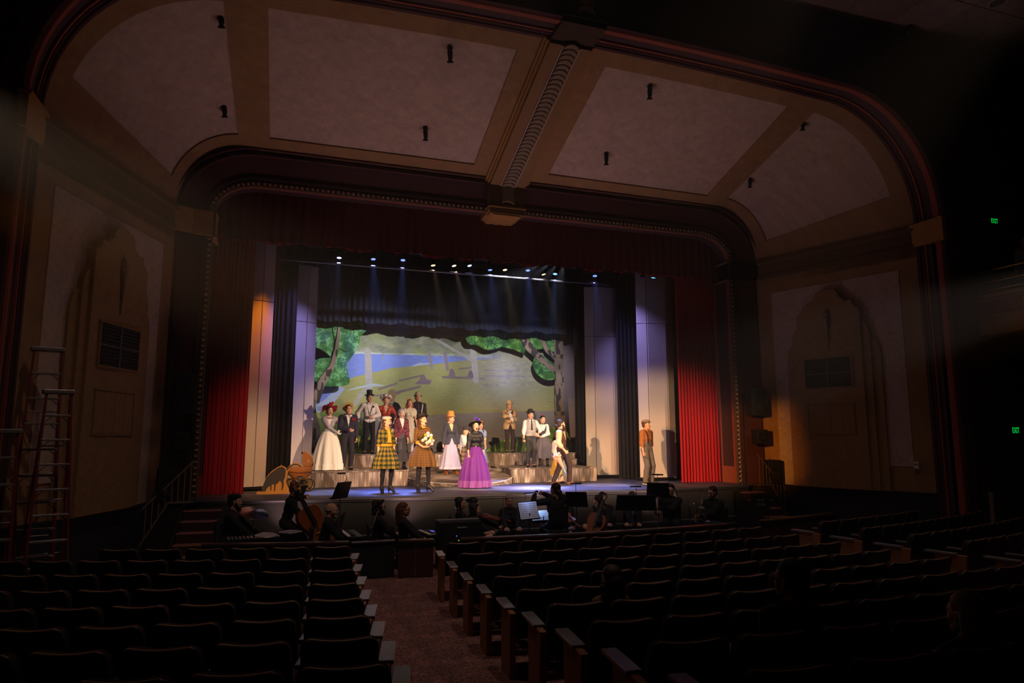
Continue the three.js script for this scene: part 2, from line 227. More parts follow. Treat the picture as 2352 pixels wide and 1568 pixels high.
// middle rib with its leaf band, from the hall's arch to the bracket over the stage
const rib = structGroup('trim_2');
{
  const hw = 0.46, top = (s) => lerp(IN.h, OUT.h, s), zz = (s) => lerp(IN.z, OUT.z, s);
  const along = (x0, x1, d0, s0 = 0, s1 = 1.0) => { const g = [], y0 = top(s0), y1 = top(s1), z0 = zz(s0), z1 = zz(s1); const q = [[x0, y0, z0], [x1, y0, z0], [x1, y1, z1], [x0, y1, z1]]; const p = new THREE.BufferGeometry(); const lo = q.map(([x, y, z]) => [x, y - d0, z + d0 * 0.35]); const v = [...q, ...lo].flat(); p.setAttribute('position', new THREE.Float32BufferAttribute(v, 3)); p.setIndex([4, 6, 5, 4, 7, 6, 0, 1, 5, 0, 5, 4, 1, 2, 6, 1, 6, 5, 2, 3, 7, 2, 7, 6, 3, 0, 4, 3, 4, 7]); const f = p.toNonIndexed(); f.computeVertexNormals(); return f; };
  mesh('rib_body', [along(-hw, hw, 0.16)], M.tan, rib);
  mesh('rib_fillet', [along(-hw - 0.06, -hw, 0.09), along(hw, hw + 0.06, 0.09), along(-hw - 0.12, -hw - 0.06, 0.05), along(hw + 0.06, hw + 0.12, 0.05)], M.ochre, rib);
  mesh('leaf_border', [along(-0.2, -0.17, 0.185), along(0.17, 0.2, 0.185)], M.cream, rib);
  const leaf = () => { const s = new THREE.Shape(); s.moveTo(-0.16, 0.0); s.quadraticCurveTo(-0.15, 0.13, 0, 0.15); s.quadraticCurveTo(0.15, 0.13, 0.16, 0); s.quadraticCurveTo(0.08, 0.05, 0, 0.05); s.quadraticCurveTo(-0.08, 0.05, -0.16, 0); return new THREE.ExtrudeGeometry(s, { depth: 0.035, bevelEnabled: true, bevelSize: 0.008, bevelThickness: 0.012, bevelSegments: 1, curveSegments: 4 }); };
  const lg = leaf(), slope = Math.atan2(OUT.h - IN.h, OUT.z - IN.z), leafM = plaster(0x9a8a74);
  const N = 34; for (let i = 0; i < N; i++) { const s = (i + 0.5) / N, o = new THREE.Mesh(lg, leafM); o.name = 'leaf'; o.castShadow = o.receiveShadow = true; o.position.set(0, top(s) - 0.16, zz(s) + 0.06); o.rotation.set(PI / 2 - slope, 0, 0); rib.add(o); }
  // front block over the cove, the bracket below it
  mesh('rib_front', [box(0.92, 0.86, 0.3, [0, 7.27, 0.24])], M.olive, rib);
  mesh('rib_front_edge', [rbox(1.0, 0.05, 0.36, 0.02, [0, 7.0, 0.23]), rbox(0.98, 0.1, 0.34, 0.02, [0, 6.92, 0.22])], M.ochre, rib);
  for (let i = 0; i < 6; i++) { const o = new THREE.Mesh(lg, leafM); o.name = 'leaf'; o.position.set(0, 7.1 + i * 0.1, 0.39); o.castShadow = o.receiveShadow = true; rib.add(o); }
  mesh('bracket', [slab([[-0.46, 6.97], [0.46, 6.97], [0.46, 6.88], [0.34, 6.8], [-0.34, 6.8], [-0.46, 6.88]], 1.0, 0.01, [0, 0, -0.66])], M.ochre, rib);
  mesh('rib_head', [box(0.92, 1.5, 0.1, [0, 9.95, 5.08]), box(0.92, 0.14, 0.75, [0, 9.16, 4.7])], M.brown, rib);
  for (let i = 0; i < 7; i++) { const o = new THREE.Mesh(lg, leafM); o.name = 'leaf'; o.position.set(0, 9.3 + i * 0.13, 5.13); rib.add(o); }
}
// ---------------------------------------------------------------- the outer arch and the hall
const OF = { ...OUT, yb: -1.2 };
const outer = structGroup('trim_3'), outerPath = archPath(OF);
{
  const strip = (name, prof, m) => mesh(name, [sweep(outerPath, prof, false)], m, outer);
  strip('back_fillet', [[0.05, 4.3], [-0.035, 4.34], [-0.035, 4.42], [0.0, 4.44], [0.0, 4.47], [-0.02, 4.48], [-0.02, 4.52], [0.0, 4.53]], M.maroon);
  strip('soffit_border', [[0.0, 4.53], [0.0, 4.58], [0.04, 4.58]], M.rust);
  strip('soffit_panel', [[0.04, 4.58], [0.04, 4.82], [0.0, 4.82]], M.purple);
  strip('soffit_border', [[0.0, 4.82], [0.0, 4.9], [-0.03, 4.91], [-0.03, 4.98], [0.0, 5.0]], M.rust);
  strip('front_roll', [[0, 5.0], [0.02, 5.06], [0.1, 5.08], [0.16, 5.05], [0.2, 5.08], [0.3, 5.09], [0.36, 5.04], [0.36, 4.98]], M.maroon);
  for (const s of [-1, 1]) {
    const b = mesh('impost_block', [box(0.12, 0.5, 0.8, [s * 8.9, 5.96, 4.68]), box(0.17, 0.06, 0.84, [s * 8.89, 6.22, 4.68])], M.ochre, outer); b.userData.label = 'ochre impost block';
  }
}
{
  const f = structGroup('wall_front'); const s = shapeOf([[-13.6, -1.2], [13.6, -1.2], [13.6, 10.4], [-13.6, 10.4]]);
  const hole = new THREE.Path(); archPath({ ...OF, a: 8.95, h: 9.22 }).forEach(({ p }, i) => (i ? hole.lineTo(...p) : hole.moveTo(p[0], -1.199))); s.holes.push(hole);
  const right = []; mesh('wall_face', [slab(s, 0.3, 0, [0, 0, 4.7])], M.brown, f);
  mesh('pilaster_cap', [box(0.55, 0.6, 0.08, [-9.3, 5.96, 5.03])], M.brown, f);
}
// hall: raked floor, side walls, back wall, ceiling with tile joints and a cove
{
  const tileNoiseC = tileNoise(96, 77), tileNoiseD = tileNoise(9, 4);
  const carpet = dataTex(256, 256, (u, v) => { const n = tileNoiseC(u, v), m = tileNoiseD(u, v); const d = n > 0.56 ? 0.45 : 1; const w = 0.85 + 0.3 * m; return [132 * d * w, 88 * d * w, 82 * d * w]; });
  const floorMat = mat(0xffffff, 0.95, { map: carpet });
  const fl = grid((u, v) => { const x = lerp(-13.6, 13.6, u), z = lerp(-1.2, 22, v); return [x, floorY(z), z]; }, 2, 60, true); uvXY(fl, 0.9, 0, 2);
  struct('floor', [fl], floorMat); struct('floor', [box(27.6, 0.2, 24, [0, FLOOR - 0.35, 10.5])], M.dark);
  struct('wall_left', [box(0.3, 13, 18, [-11.4, 4.5, 13.9])], M.brown);
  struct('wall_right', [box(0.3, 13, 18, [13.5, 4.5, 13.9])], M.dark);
  struct('wall_back', [box(27.6, 13, 0.3, [0, 4.5, 22])], M.brown);
  const ce = structGroup('ceiling'); mesh('ceiling_slab', [box(27.6, 0.2, 17.6, [0, 10.5, 13.4])], M.dark, ce);
  const tileM = [0x8e7c76, 0x988680, 0x857470].map((c) => plaster(c)); const tg = rbox(1.18, 0.03, 1.18, 0.006, [0, 0, 0]);
  for (let i = -1; i < 9; i++) for (let j = 0; j < 4; j++) { const o = new THREE.Mesh(tg, tileM[(i * 7 + j * 3 + 30) % 3]); o.name = 'ceiling_tile'; o.receiveShadow = true; o.position.set(3.0 + i * 1.2, 10.38, 6.0 + j * 1.2); ce.add(o); }
  mesh('ceiling_field', [box(14, 0.03, 17, [-4.85, 10.385, 13.4]), box(24, 0.03, 11, [4, 10.385, 16])], tileM[0], ce);
  const cove = []; for (let i = 0; i <= 8; i++) { const q = (i / 8) * (PI / 2); cove.push([0.0 + 0.42 * (1 - Math.cos(q)), 9.98 + 0.4 * Math.sin(q)]); }
  mesh('cove', [grid((u, v) => { const k = Math.min(8, Math.round(v * 8)); return [lerp(-11.4, 13.4, u), cove[k][1], 5.0 + cove[k][0]]; }, 1, 8)], M.brown, ce);
  const dl = thing('recessed_downlight', 'round unlit downlight recessed in the dark hall ceiling', 'downlight', [8.75, 10.35, 6.85]);
  mesh('ring', [place(new THREE.TorusGeometry(0.17, 0.03, 8, 24), [0, 0, 0], [PI / 2, 0, 0])], M.grey, dl); mesh('can', [cyl(0.15, 0.15, 0.03, [0, 0.02, 0])], M.black, dl);
  const hk = thing('ceiling_spotlight', 'small black spotlight on the tiled hall ceiling outside the arch', 'spotlight', [7.7, 10.33, 5.6]); mesh('mount', [cyl(0.05, 0.06, 0.06, [0, 0, 0])], M.iron, hk); mesh('lamp_body', [lathe([[0, -0.22], [0.05, -0.2], [0.05, -0.06], [0, 0]], [0, 0, 0], [0.4, 0, 0.3], 12)], M.black, hk);
}
// the balcony on the right with its rail, red frieze and roundel
{
  const b = thing('balcony', 'dark side balcony with a red frieze, roundel and brass rails right of the arch', 'balcony', [9.65, 0, 5.0]);
  mesh('balcony_floor', [box(3.6, 0.3, 11, [1.95, 3.95, 5.6])], M.dark, b);
  mesh('fascia', [box(0.2, 0.9, 11, [0.1, 3.97, 5.6])], M.ochre, b);
  mesh('frieze', [box(0.03, 0.3, 0.98, [-0.005, 4.11, 0.55]), box(0.03, 0.3, 6, [-0.005, 4.11, 4.6])], mat(0x7a1d18, 0.7), b);
  mesh('frieze_moulding', [rbox(0.06, 0.04, 11, 0.015, [-0.01, 4.28, 5.6]), rbox(0.06, 0.04, 11, 0.015, [-0.01, 3.93, 5.6]), rbox(0.09, 0.1, 11, 0.03, [-0.01, 4.38, 5.6])], M.ochre, b);
  mesh('roundel', [0.24, 0.17, 0.1].map((r) => place(new THREE.TorusGeometry(r, 0.025, 8, 28), [-0.02, 4.11, 1.3], [0, PI / 2, 0])), M.ochre, b);
  mesh('lower_fascia', [box(0.12, 0.32, 11, [0.12, 3.69, 5.6])], M.cream, b);
  mesh('soffit', [box(3.6, 0.04, 11, [1.95, 3.53, 5.6])], M.ochre, b);
  for (const [y, x, r] of [[4.95, 0.02, 0.018], [4.69, 0.02, 0.015], [4.5, -0.02, 0.015]]) mesh('rail', [rod([x, y, 0.02], [x, y, 11], r)], M.brass, b);
  for (let i = 0; i < 22; i++) mesh('rail_post', [rod([0.03, 4.42, 0.1 + i * 0.16], [0.03, 4.94, 0.1 + i * 0.16], 0.008, 6)], M.iron, b);
  mesh('back_wall', [box(0.1, 6.5, 11, [3.0, 7.1, 5.6])], M.dark, b);
  const post = thing('end_post', 'pale narrow post end against the dark wall below the balcony', 'post', [9.6, -1.07, 5.05]); mesh('post_face', [rbox(0.06, 1.1, 0.07, 0.01, [0, 0.58, 0])], M.cream, post); mesh('post_foot', [rbox(0.1, 0.05, 0.1, 0.01, [0, 0.025, 0])], M.brown, post);
  const th = thing('thermostat', 'small pale control box on the right side wall near the arch', 'wall box', [8.78, 0.62, 4.0], Math.atan2(-(OUT.z - IN.z), OUT.a - IN.a)); mesh('case', [rbox(0.1, 0.16, 0.07, 0.012, [0, 0, 0.07])], M.white, th); mesh('grille', [box(0.07, 0.05, 0.01, [0, 0.02, 0.108])], M.grey, th);
}
function exitSign(at, turn, label, w, h) {
  const s = thing('exit_sign', label, 'exit sign', at, turn);
  mesh('sign_case', [rbox(w * 1.25, h * 1.5, 0.06, 0.01, [0, 0, -0.035])], M.black, s);
  const t = canvasTex(256, 128, (g, W, H) => { g.fillStyle = '#000'; g.fillRect(0, 0, W, H); g.fillStyle = '#fff'; g.font = 'bold 118px sans-serif'; g.textAlign = 'center'; g.textBaseline = 'middle'; g.save(); g.translate(W / 2, H / 2 + 4); g.scale(0.86, 1); g.fillText('EXIT', 0, 0); g.restore(); });
  const face = mesh('sign_screen', [place(new THREE.PlaneGeometry(w, h), [0, 0, 0.002])], mat(0x020403, 0.6, { emissive: new THREE.Color(0x00d84a), emissiveMap: t, emissiveIntensity: 0.75 }), s);
  const l = new THREE.RectAreaLight(0x20ff60, 0.12, w, h); l.position.set(0, 0, 0.03); l.lookAt(new THREE.Vector3(0, 0, 5)); l.rotation.set(0, PI, 0); l.name = 'sign_glow'; s.add(l); l.castShadow = true; return s;
}
exitSign([10.5, 6.3, 5.1], 0, 'green lit EXIT sign above the balcony', 0.27, 0.17);
exitSign([10.5, 1.42, 5.1], 0, 'green lit EXIT sign in the dark under the balcony', 0.27, 0.19);

// ---------------------------------------------------------------- stage house and stage floor
{
  const st = dataTex(512, 512, (() => { const a = tileNoise(40, 8), b = tileNoise(8, 9), c = tileNoise(128, 31); return (u, v) => { const n = 0.75 + 0.3 * a(u, v) * b(u, v) + 0.25 * (b(u, v) - 0.5); const fleck = c(u, v) > 0.965 ? 1.7 : 1; return [74 * n * fleck, 74 * n * fleck, 96 * n * fleck]; }; })());
  const fm = mat(0xffffff, 0.6, { map: st });
  const edge = []; for (let i = 0; i <= 24; i++) { const x = lerp(6.75, -6.75, i / 24); edge.push([x, -(1.19 - 0.0139 * x * x)]); }
  const pts = [[-9.8, 9.6], [9.8, 9.6], [9.8, -0.2], [6.75, -0.2], ...edge, [-6.75, -0.2], [-9.8, -0.2]];
  const g = slab(pts, 0.08, 0, [0, -0.08, 0], [-PI / 2, 0, 0]); uvXY(g, 0.25, 0, 2); struct('floor', [g], fm);
  const face = []; for (let i = 0; i < 24; i++) { const a = edge[i], b = edge[i + 1]; face.push(grid((u, v) => [lerp(a[0], b[0], u), lerp(-1.2, -0.06, v), -lerp(a[1], b[1], u) - 0.03], 1, 1)); }
  const fr = structGroup('wall_stage_front'); mesh('stage_face', face, mat(0x232326, 0.8), fr);
  mesh('stage_nosing', [sweepLine(edge.map(([x, y]) => [x, -0.03, -y]), 0.025)], mat(0x3a3a40, 0.6), fr);
  const rail = []; for (const y of [-0.78, -0.95]) rail.push(sweepLine(edge.map(([x, q]) => [x, y, -q + 0.03]), 0.012)); mesh('cable_rail', rail, M.grey, fr);
  struct('wall_stage_back', [box(20, 14, 0.3, [0, 6, -9.7])], M.black); struct('wall_stage_left', [box(0.3, 14, 10, [-9.9, 6, -4.7])], M.black); struct('wall_stage_right', [box(0.3, 14, 10, [9.9, 6, -4.7])], M.black); struct('ceiling', [box(20, 0.3, 10, [0, 12.5, -4.7])], M.black);
  // proscenium wall behind the frame, round the opening
  const s = shapeOf([[-9.8, -0.08], [9.8, -0.08], [9.8, 12.4], [-9.8, 12.4]]), hole = new THREE.Path(); archPath({ ...FR, a: 6.9, h: 7.06 }).forEach(({ p }, i) => (i ? hole.lineTo(...p) : hole.moveTo(p[0], -0.079))); s.holes.push(hole);
  struct('wall_proscenium', [slab(s, 0.1, 0, [0, 0, -0.86])], M.dark);
  // flanks that close the gap between frame and splayed walls, and the blocks in front of them
  for (const k of [-1, 1]) struct('wall_flank', [box(2.6, 9.2, 0.2, [k * 8.6, 3.4, 0.1])], M.dark);
}
function sweepLine(pts, r) { return tube(pts, r, pts.length * 2, 6); }

// ---------------------------------------------------------------- drapery
function drape(x0, x1, y0, y1, z, folds, depth, hem, seed = 1, lean = 0) {
  const r = []; let s = seed * 7919; for (let i = 0; i < folds + 2; i++) { s = (Math.imul(s, 1664525) + 1013904223) | 0; r.push((s >>> 8) / 16777216); }
  return grid((u, v) => {
    const f = u * folds, i = Math.floor(f), q = f - i, k = 0.6 + 0.8 * lerp(r[i], r[i + 1] ?? r[i], q), w = Math.sin((q + 0.25 * (r[i] - 0.5)) * 2 * PI);
    const amp = depth * k * (0.35 + 0.65 * (1 - v) ** 0.7);
    return [lerp(x0, x1, u) + 0.012 * w * folds ** -0.2 + lean * v * (1 - u), lerp(y0 + (hem ? hem(u) : 0), y1, v), z + amp * (Math.abs(w) ** 0.7 * Math.sign(w))];
  }, folds * 10, 14);
}
{
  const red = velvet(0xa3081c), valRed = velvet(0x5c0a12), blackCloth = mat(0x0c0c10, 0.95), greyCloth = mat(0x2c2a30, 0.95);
  const cl = thing('stage_curtain', 'tall red pleated velvet curtain gathered at the left edge of the stage', 'curtain', [0, 0, 0], 0); mesh('curtain_cloth', [drape(-6.78, -5.92, 0.03, 7.0, -0.72, 9, 0.07, null, 3)], red, cl); mesh('hem_band', [drape(-6.78, -5.92, 0.012, 0.07, -0.72, 9, 0.072, null, 3)], red, cl);
  const cr = thing('stage_curtain', 'tall red pleated velvet curtain gathered at the right edge of the stage', 'curtain', [0, 0, 0], 0); mesh('curtain_cloth', [drape(5.42, 6.74, 0.03, 7.0, -0.62, 13, 0.07, null, 5, 0.0)], red, cr); mesh('hem_band', [drape(5.42, 6.74, 0.012, 0.07, -0.62, 13, 0.072, null, 5)], red, cr);
  const va = thing('curtain_valance', 'dark red velvet valance with a wavy hem across the top of the stage', 'valance', [0, 0, 0]);
  const hem = (u) => 0.035 * Math.sin(u * 97) + 0.03 * Math.sin(u * 41 + 1) + (((u * 17.0) % 1) < 0.08 ? 0.06 : 0);
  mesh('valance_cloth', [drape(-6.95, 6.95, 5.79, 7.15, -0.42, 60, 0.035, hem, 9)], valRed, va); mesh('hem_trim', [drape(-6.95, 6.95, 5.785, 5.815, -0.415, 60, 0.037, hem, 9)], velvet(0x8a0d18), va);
  // side legs and the upstage border
  const legs = [[-5.55, -5.28, -2.3, 'left', greyCloth, 'dark grey folded leg curtain beside the amber-lit left tower', 6.4], [-5.3, -4.9, -2.5, 'left', blackCloth, 'black leg curtain between the two towers on the left', 6.4], [4.55, 5.5, -2.6, 'right', blackCloth, 'black leg curtain between the two towers on the right', 6.6], [4.0, 5.0, -4.6, 'right', mat(0x10131c, 0.95), 'blue-black leg curtain between the backdrop and the right tower', 7], [-6.2, -4.4, -4.6, 'left', blackCloth, 'black leg curtain behind the left tower', 7], [-6.9, -5.6, -2.6, 'l', blackCloth, 'black leg curtain farthest left behind the amber-lit tower', 6.4], [5.6, 7.0, -2.2, 'r', blackCloth, 'black leg curtain farthest right behind the red curtain', 6.6]];
  for (const [x0, x1, z, , m, label, y1] of legs) { const t = thing('leg_curtain', label, 'curtain'); mesh('curtain_cloth', [drape(x0, x1, 0.02, y1, z, Math.max(3, Math.round((x1 - x0) * 7)), 0.05, (u) => 0.02 * Math.sin(u * 20), Math.round(x0 * 10 + z))], m, t); mesh('pipe', [rod([x0 - 0.05, y1, z], [x1 + 0.05, y1, z], 0.024)], M.iron, t); }
  const bo = thing('border_curtain', 'wide dark blue-black border curtain hanging above the park backdrop', 'curtain'); mesh('curtain_cloth', [drape(-6.5, 6.5, 4.9, 8.6, -5.95, 70, 0.03, (u) => 0.03 * Math.sin(u * 120) + 0.025 * Math.sin(u * 53) + 0.03 * Math.sin(u * 7), 21)], mat(0x1a1e30, 0.95), bo); mesh('pipe', [rod([-6.5, 8.6, -5.95], [6.5, 8.6, -5.95], 0.024)], M.iron, bo);
}
// ---------------------------------------------------------------- white sound shell towers
function tower(name, label, x, z, turn, y0, h, m, flip) {
  const t = thing(name, label, 'sound tower', [x, y0, z], turn, 'white folded sound shell towers'); const W = [[-0.58, -0.08], [-0.3, 0.06], [0.3, 0.1], [0.6, -0.06]].map(([a, b]) => [flip ? -a : a, b]);
  for (let i = 0; i < 3; i++) { const a = W[i], b = W[i + 1], ang = Math.atan2(b[1] - a[1], b[0] - a[0]), l = Math.hypot(b[0] - a[0], b[1] - a[1]); for (const [k0, k1] of [[0, 0.73], [0.73, 1]]) { const hh = h * (k1 - k0); const p = mesh('panel', [rbox(l - 0.012, hh - 0.012, 0.05, 0.012, [0, 0, 0])], m, t); p.position.set((a[0] + b[0]) / 2, h * (k0 + k1) / 2 + 0.09, (a[1] + b[1]) / 2); p.rotation.y = -ang; } }
  mesh('tower_foot', [box(1.1, 0.05, 0.5, [0, 0.06, -0.2]), cyl(0.04, 0.04, 0.06, [-0.45, 0.035, 0], [PI / 2, 0, 0], 10), cyl(0.04, 0.04, 0.06, [0.45, 0.035, 0], [PI / 2, 0, 0], 10)], M.black, t);
  mesh('tower_frame', [rod([0.3, 0.08, -0.25], [0.3, h, -0.12], 0.025), rod([-0.3, 0.08, -0.25], [-0.3, h, -0.12], 0.025)], M.iron, t); return t;
}
const towerM = mat(0xcfc4bb, 0.8);
tower('sound_tower', 'white folded sound tower beside the tree at the left of the backdrop', -4.92, -3.3, 0.12, 0, 5.92, towerM, true);
tower('sound_tower', 'white folded sound tower next to the blue-black leg curtain, right of the backdrop', 4.42, -3.3, -0.08, 0, 5.93, towerM);
tower('sound_tower', 'white folded sound tower partly behind the right red curtain', 5.35, -1.65, -0.05, 0, 6.2, towerM);
tower('sound_tower', 'amber-lit sound tower partly behind the left red curtain', -6.05, -1.65, 0.1, 0, 6.2, towerM, true);

// ---------------------------------------------------------------- lamps: bodies with a glowing lens and the light in front of it
function spotBody(l, i, label) {
  const dir = V(...l.to).sub(V(...l.at)).normalize(), t = thing('stage_lamp', label, 'stage lamp', l.at, 0, 'stage lamps');
  const q = new THREE.Quaternion().setFromUnitVectors(V(0, -1, 0), dir), big = l.kind === 'over' ? 0.8 : 1.3;
  const g = (n, list, m) => { const o = mesh(n, list, m, t); o.quaternion.copy(q); return o; };
  g('lamp_body', [lathe([[0, 0.42], [0.07, 0.42], [0.09, 0.36], [0.09, 0.2], [0.075, 0.18], [0.075, 0.05], [0.095, 0.03], [0.095, -0.02], [0.085, -0.02], [0.08, 0.0], [0, 0.0]].map(([a, b]) => [a * big, b * big + 0.05]), [0, 0, 0], undefined, 16)], M.black);
  g('lens', [cyl(0.078 * big, 0.078 * big, 0.006, [0, 0.046, 0])], mat(0x222222, 0.3, { emissive: new THREE.Color(l.color), emissiveIntensity: l.glow ?? 6 }));
  const yk = mesh('yoke', [tube([[-0.13 * big, 0.1, 0], [-0.13 * big, 0.34, 0], [0, 0.42, 0], [0.13 * big, 0.34, 0], [0.13 * big, 0.1, 0]], 0.012, 20, 6), rod([0, 0.4, 0], [0, 0.55, 0], 0.02), box(0.06, 0.09, 0.07, [0, 0.58, 0])], M.iron, t);
  if (l.kind !== 'over') { // unseen barn doors shaping the beam: plates whose edges lie on the planes from the lens to the stage edge and to the top of the lit strip
    const door = (y, z, up) => { const k = 0.42 / Math.hypot(l.at[1] - y, l.at[2] - z), dz = (z - l.at[2]) * k, dy = (y - l.at[1]) * k; mesh('barn_door', [box(0.8, 0.3, 0.006, [(dir.x / dir.z) * dz, dy + up * 0.15, dz])], M.black, t); };
    door(0.02, 1.0, -1); door(l.kind === 'boom' ? (l.at[1] > 4 ? 3.0 : 1.9) : 2.5, -0.6, 1);
  }
  const s = new THREE.SpotLight(l.color, l.power, 0, R(l.deg), l.soft, 2); s.name = 'lamp_light'; s.castShadow = true; s.shadow.radius = l.kind === 'over' ? l.radius : 0.6;
  s.position.copy(dir.clone().multiplyScalar(0.06)); s.target.position.copy(V(...l.to).sub(V(...l.at))); t.add(s); t.add(s.target); return t;
}
lamps.forEach((l, i) => spotBody(l, i, `unseen stage lamp shining at the stage from the ${l.kind === 'boom' ? (l.at[0] < 0 ? 'left' : 'right') + (l.at[1] > 4 ? ' boom pole, upper lamp' : ' boom pole, lower lamp') : 'hall ceiling bar, ' + ['left end', 'middle', 'right end'][i]}`));
{  // unseen pipe and poles that carry the front lamps
  const bar = thing('lighting_bar', 'unseen pipe under the hall ceiling carrying the front stage lamps', 'lighting pipe'); mesh('pipe', [rod([-6, 9.25, 12.5], [6, 9.25, 12.5], 0.03)], M.iron, bar); mesh('hanger', [-5, 0, 5].map((x) => rod([x, 9.25, 12.5], [x, 10.4, 12.5], 0.012)), M.iron, bar);
  for (const k of [-1, 1]) { const p = thing('boom_pole', `unseen lamp pole standing at the hall's ${k < 0 ? 'left' : 'right'} side wall`, 'lighting pole', [k * 8.8, floorY(10.4), 10.6]); mesh('pole', [rod([0, 0, 0], [0, 5.6, 0], 0.03)], M.iron, p); mesh('pole_base', [cyl(0.3, 0.32, 0.05, [0, 0.025, 0])], M.iron, p); }
}
// the pipe over the stage with its fixtures
{
  const p = thing('lighting_bar', 'shiny lighting pipe over the stage under the red valance', 'lighting pipe'); mesh('pipe', [rod([-5.4, PIPE_Y - 0.1, PIPE_Z], [4.15, PIPE_Y - 0.1, PIPE_Z], 0.03)], mat(0x9a9aa2, 0.3, { metalness: 0.9 }), p); mesh('cable_tray', [rbox(9.4, 0.05, 0.06, 0.01, [-0.6, PIPE_Y + 0.3, PIPE_Z - 0.05])], M.black, p);
  mesh('hanger', [-5, -2.6, 0, 2.4, 3.6].map((x) => rod([x, PIPE_Y - 0.1, PIPE_Z], [x, 12.3, PIPE_Z], 0.008)), M.iron, p);
  const names = ['first', 'second', 'third', 'fourth', 'fifth', 'sixth', 'seventh', 'eighth', 'ninth', 'tenth', 'eleventh', 'twelfth'];
  overhead.forEach(([x, color, power, dx, deg], i) => { spotBody({ at: [x, PIPE_Y + 0.02 + 0.04 * ((i * 7) % 3), PIPE_Z + 0.02], to: [x + dx * 1.3, 0.0, -0.7 + 0.3 * (i % 3)], color, power, deg, soft: 0.7, kind: 'over', radius: 3, glow: 2.2 }, i, `small ${color === BLUE ? 'blue' : color === COOL ? 'cool white' : 'warm'} stage lamp on the overhead pipe, ${names[i]} from the left`); });
  // open-faced wash lights with barn doors, unlit, between the spots
  const wash = [[-4.55, 0], [-3.55, 0], [-1.85, 0.1], [0.0, 0], [2.75, -0.1], [3.3, 0], [3.95, 0.6]];
  wash.forEach(([x, r], i) => { const t = thing('wash_light', `black wash light with barn doors on the overhead pipe, ${names[i]} such from the left`, 'stage lamp', [x, PIPE_Y + 0.06, PIPE_Z], r, 'wash lights'); mesh('housing', [rbox(0.34, 0.2, 0.16, 0.03, [0, 0.1, 0], [0.5, 0, 0])], M.black, t); mesh('barn_door', [slab([[-0.17, 0], [0.17, 0], [0.24, -0.14], [-0.24, -0.14]], 0.006, 0, [0, 0.0, 0.08], [-0.5, 0, 0])], mat(0x3c4258, 0.4, { metalness: 0.3 }), t); mesh('barn_door', [slab([[-0.17, 0], [0.17, 0], [0.24, 0.12], [-0.24, 0.12]], 0.006, 0, [0, 0.2, 0.02], [0.9, 0, 0])], mat(0x3c4258, 0.4, { metalness: 0.3 }), t); mesh('yoke', [tube([[-0.19, 0.1, 0], [-0.19, 0.3, 0], [0.19, 0.3, 0], [0.19, 0.1, 0]], 0.01, 16, 6)], M.iron, t); });
  // four unseen lamps, placed behind the valance to light the backdrop
  for (const [x, tx, pw, w] of [[2.1, 3.5, 120, 'first from the right'], [1.9, 1.2, 115, 'second from the right'], [1.7, -1.3, 150, 'third from the right'], [1.5, -3.7, 230, 'fourth from the right']]) spotBody({ at: [x, 6.03, -0.95], to: [tx, 3.55, -7], color: 0xe6e4f4, power: pw, deg: 16.5, soft: 0.9, kind: 'over', radius: 1.2, glow: 0.3 }, 0, `unseen projector lamp behind the valance lighting the park backdrop, ${w}`);
  for (const [x, tx, tz, w] of [[3.0, 5.2, -2.2, 'right'], [-3.9, -5.4, -3.0, 'left']]) spotBody({ at: [x, 5.9, -1.2], to: [tx, 3.2, tz], color: 0x8a80d8, power: 45, deg: 30, soft: 0.9, kind: 'over', radius: 5, glow: 2 }, 0, `unseen lavender lamp behind the valance washing the ${w} towers`);  // out of view, placed to tint the towers lavender
  spotBody({ at: [-5.35, 5.9, -0.95], to: [-6.05, 1.5, -1.75], color: 0xff8a14, power: 26, deg: 22, soft: 0.8, kind: 'over', radius: 4, glow: 2 }, 0, 'unseen amber lamp behind the valance over the left tower');  // out of view, placed for the amber light on this tower
  spotBody({ at: [4.95, 5.83, -1.0], to: [4.1, 0, -1.2], color: 0x5fb4ff, power: 40, deg: 13, soft: 0.6, kind: 'over', radius: 3, glow: 2.2 }, 0, 'blue stage lamp before the right white tower, under the valance'); spotBody({ at: [4.6, 5.83, -1.0], to: [4.4, 0, -1.4], color: 0x404048, power: 0.5, deg: 15, soft: 0.6, kind: 'over', radius: 3, glow: 0.01 }, 0, 'unlit stage lamp before the right white tower, under the valance');
}

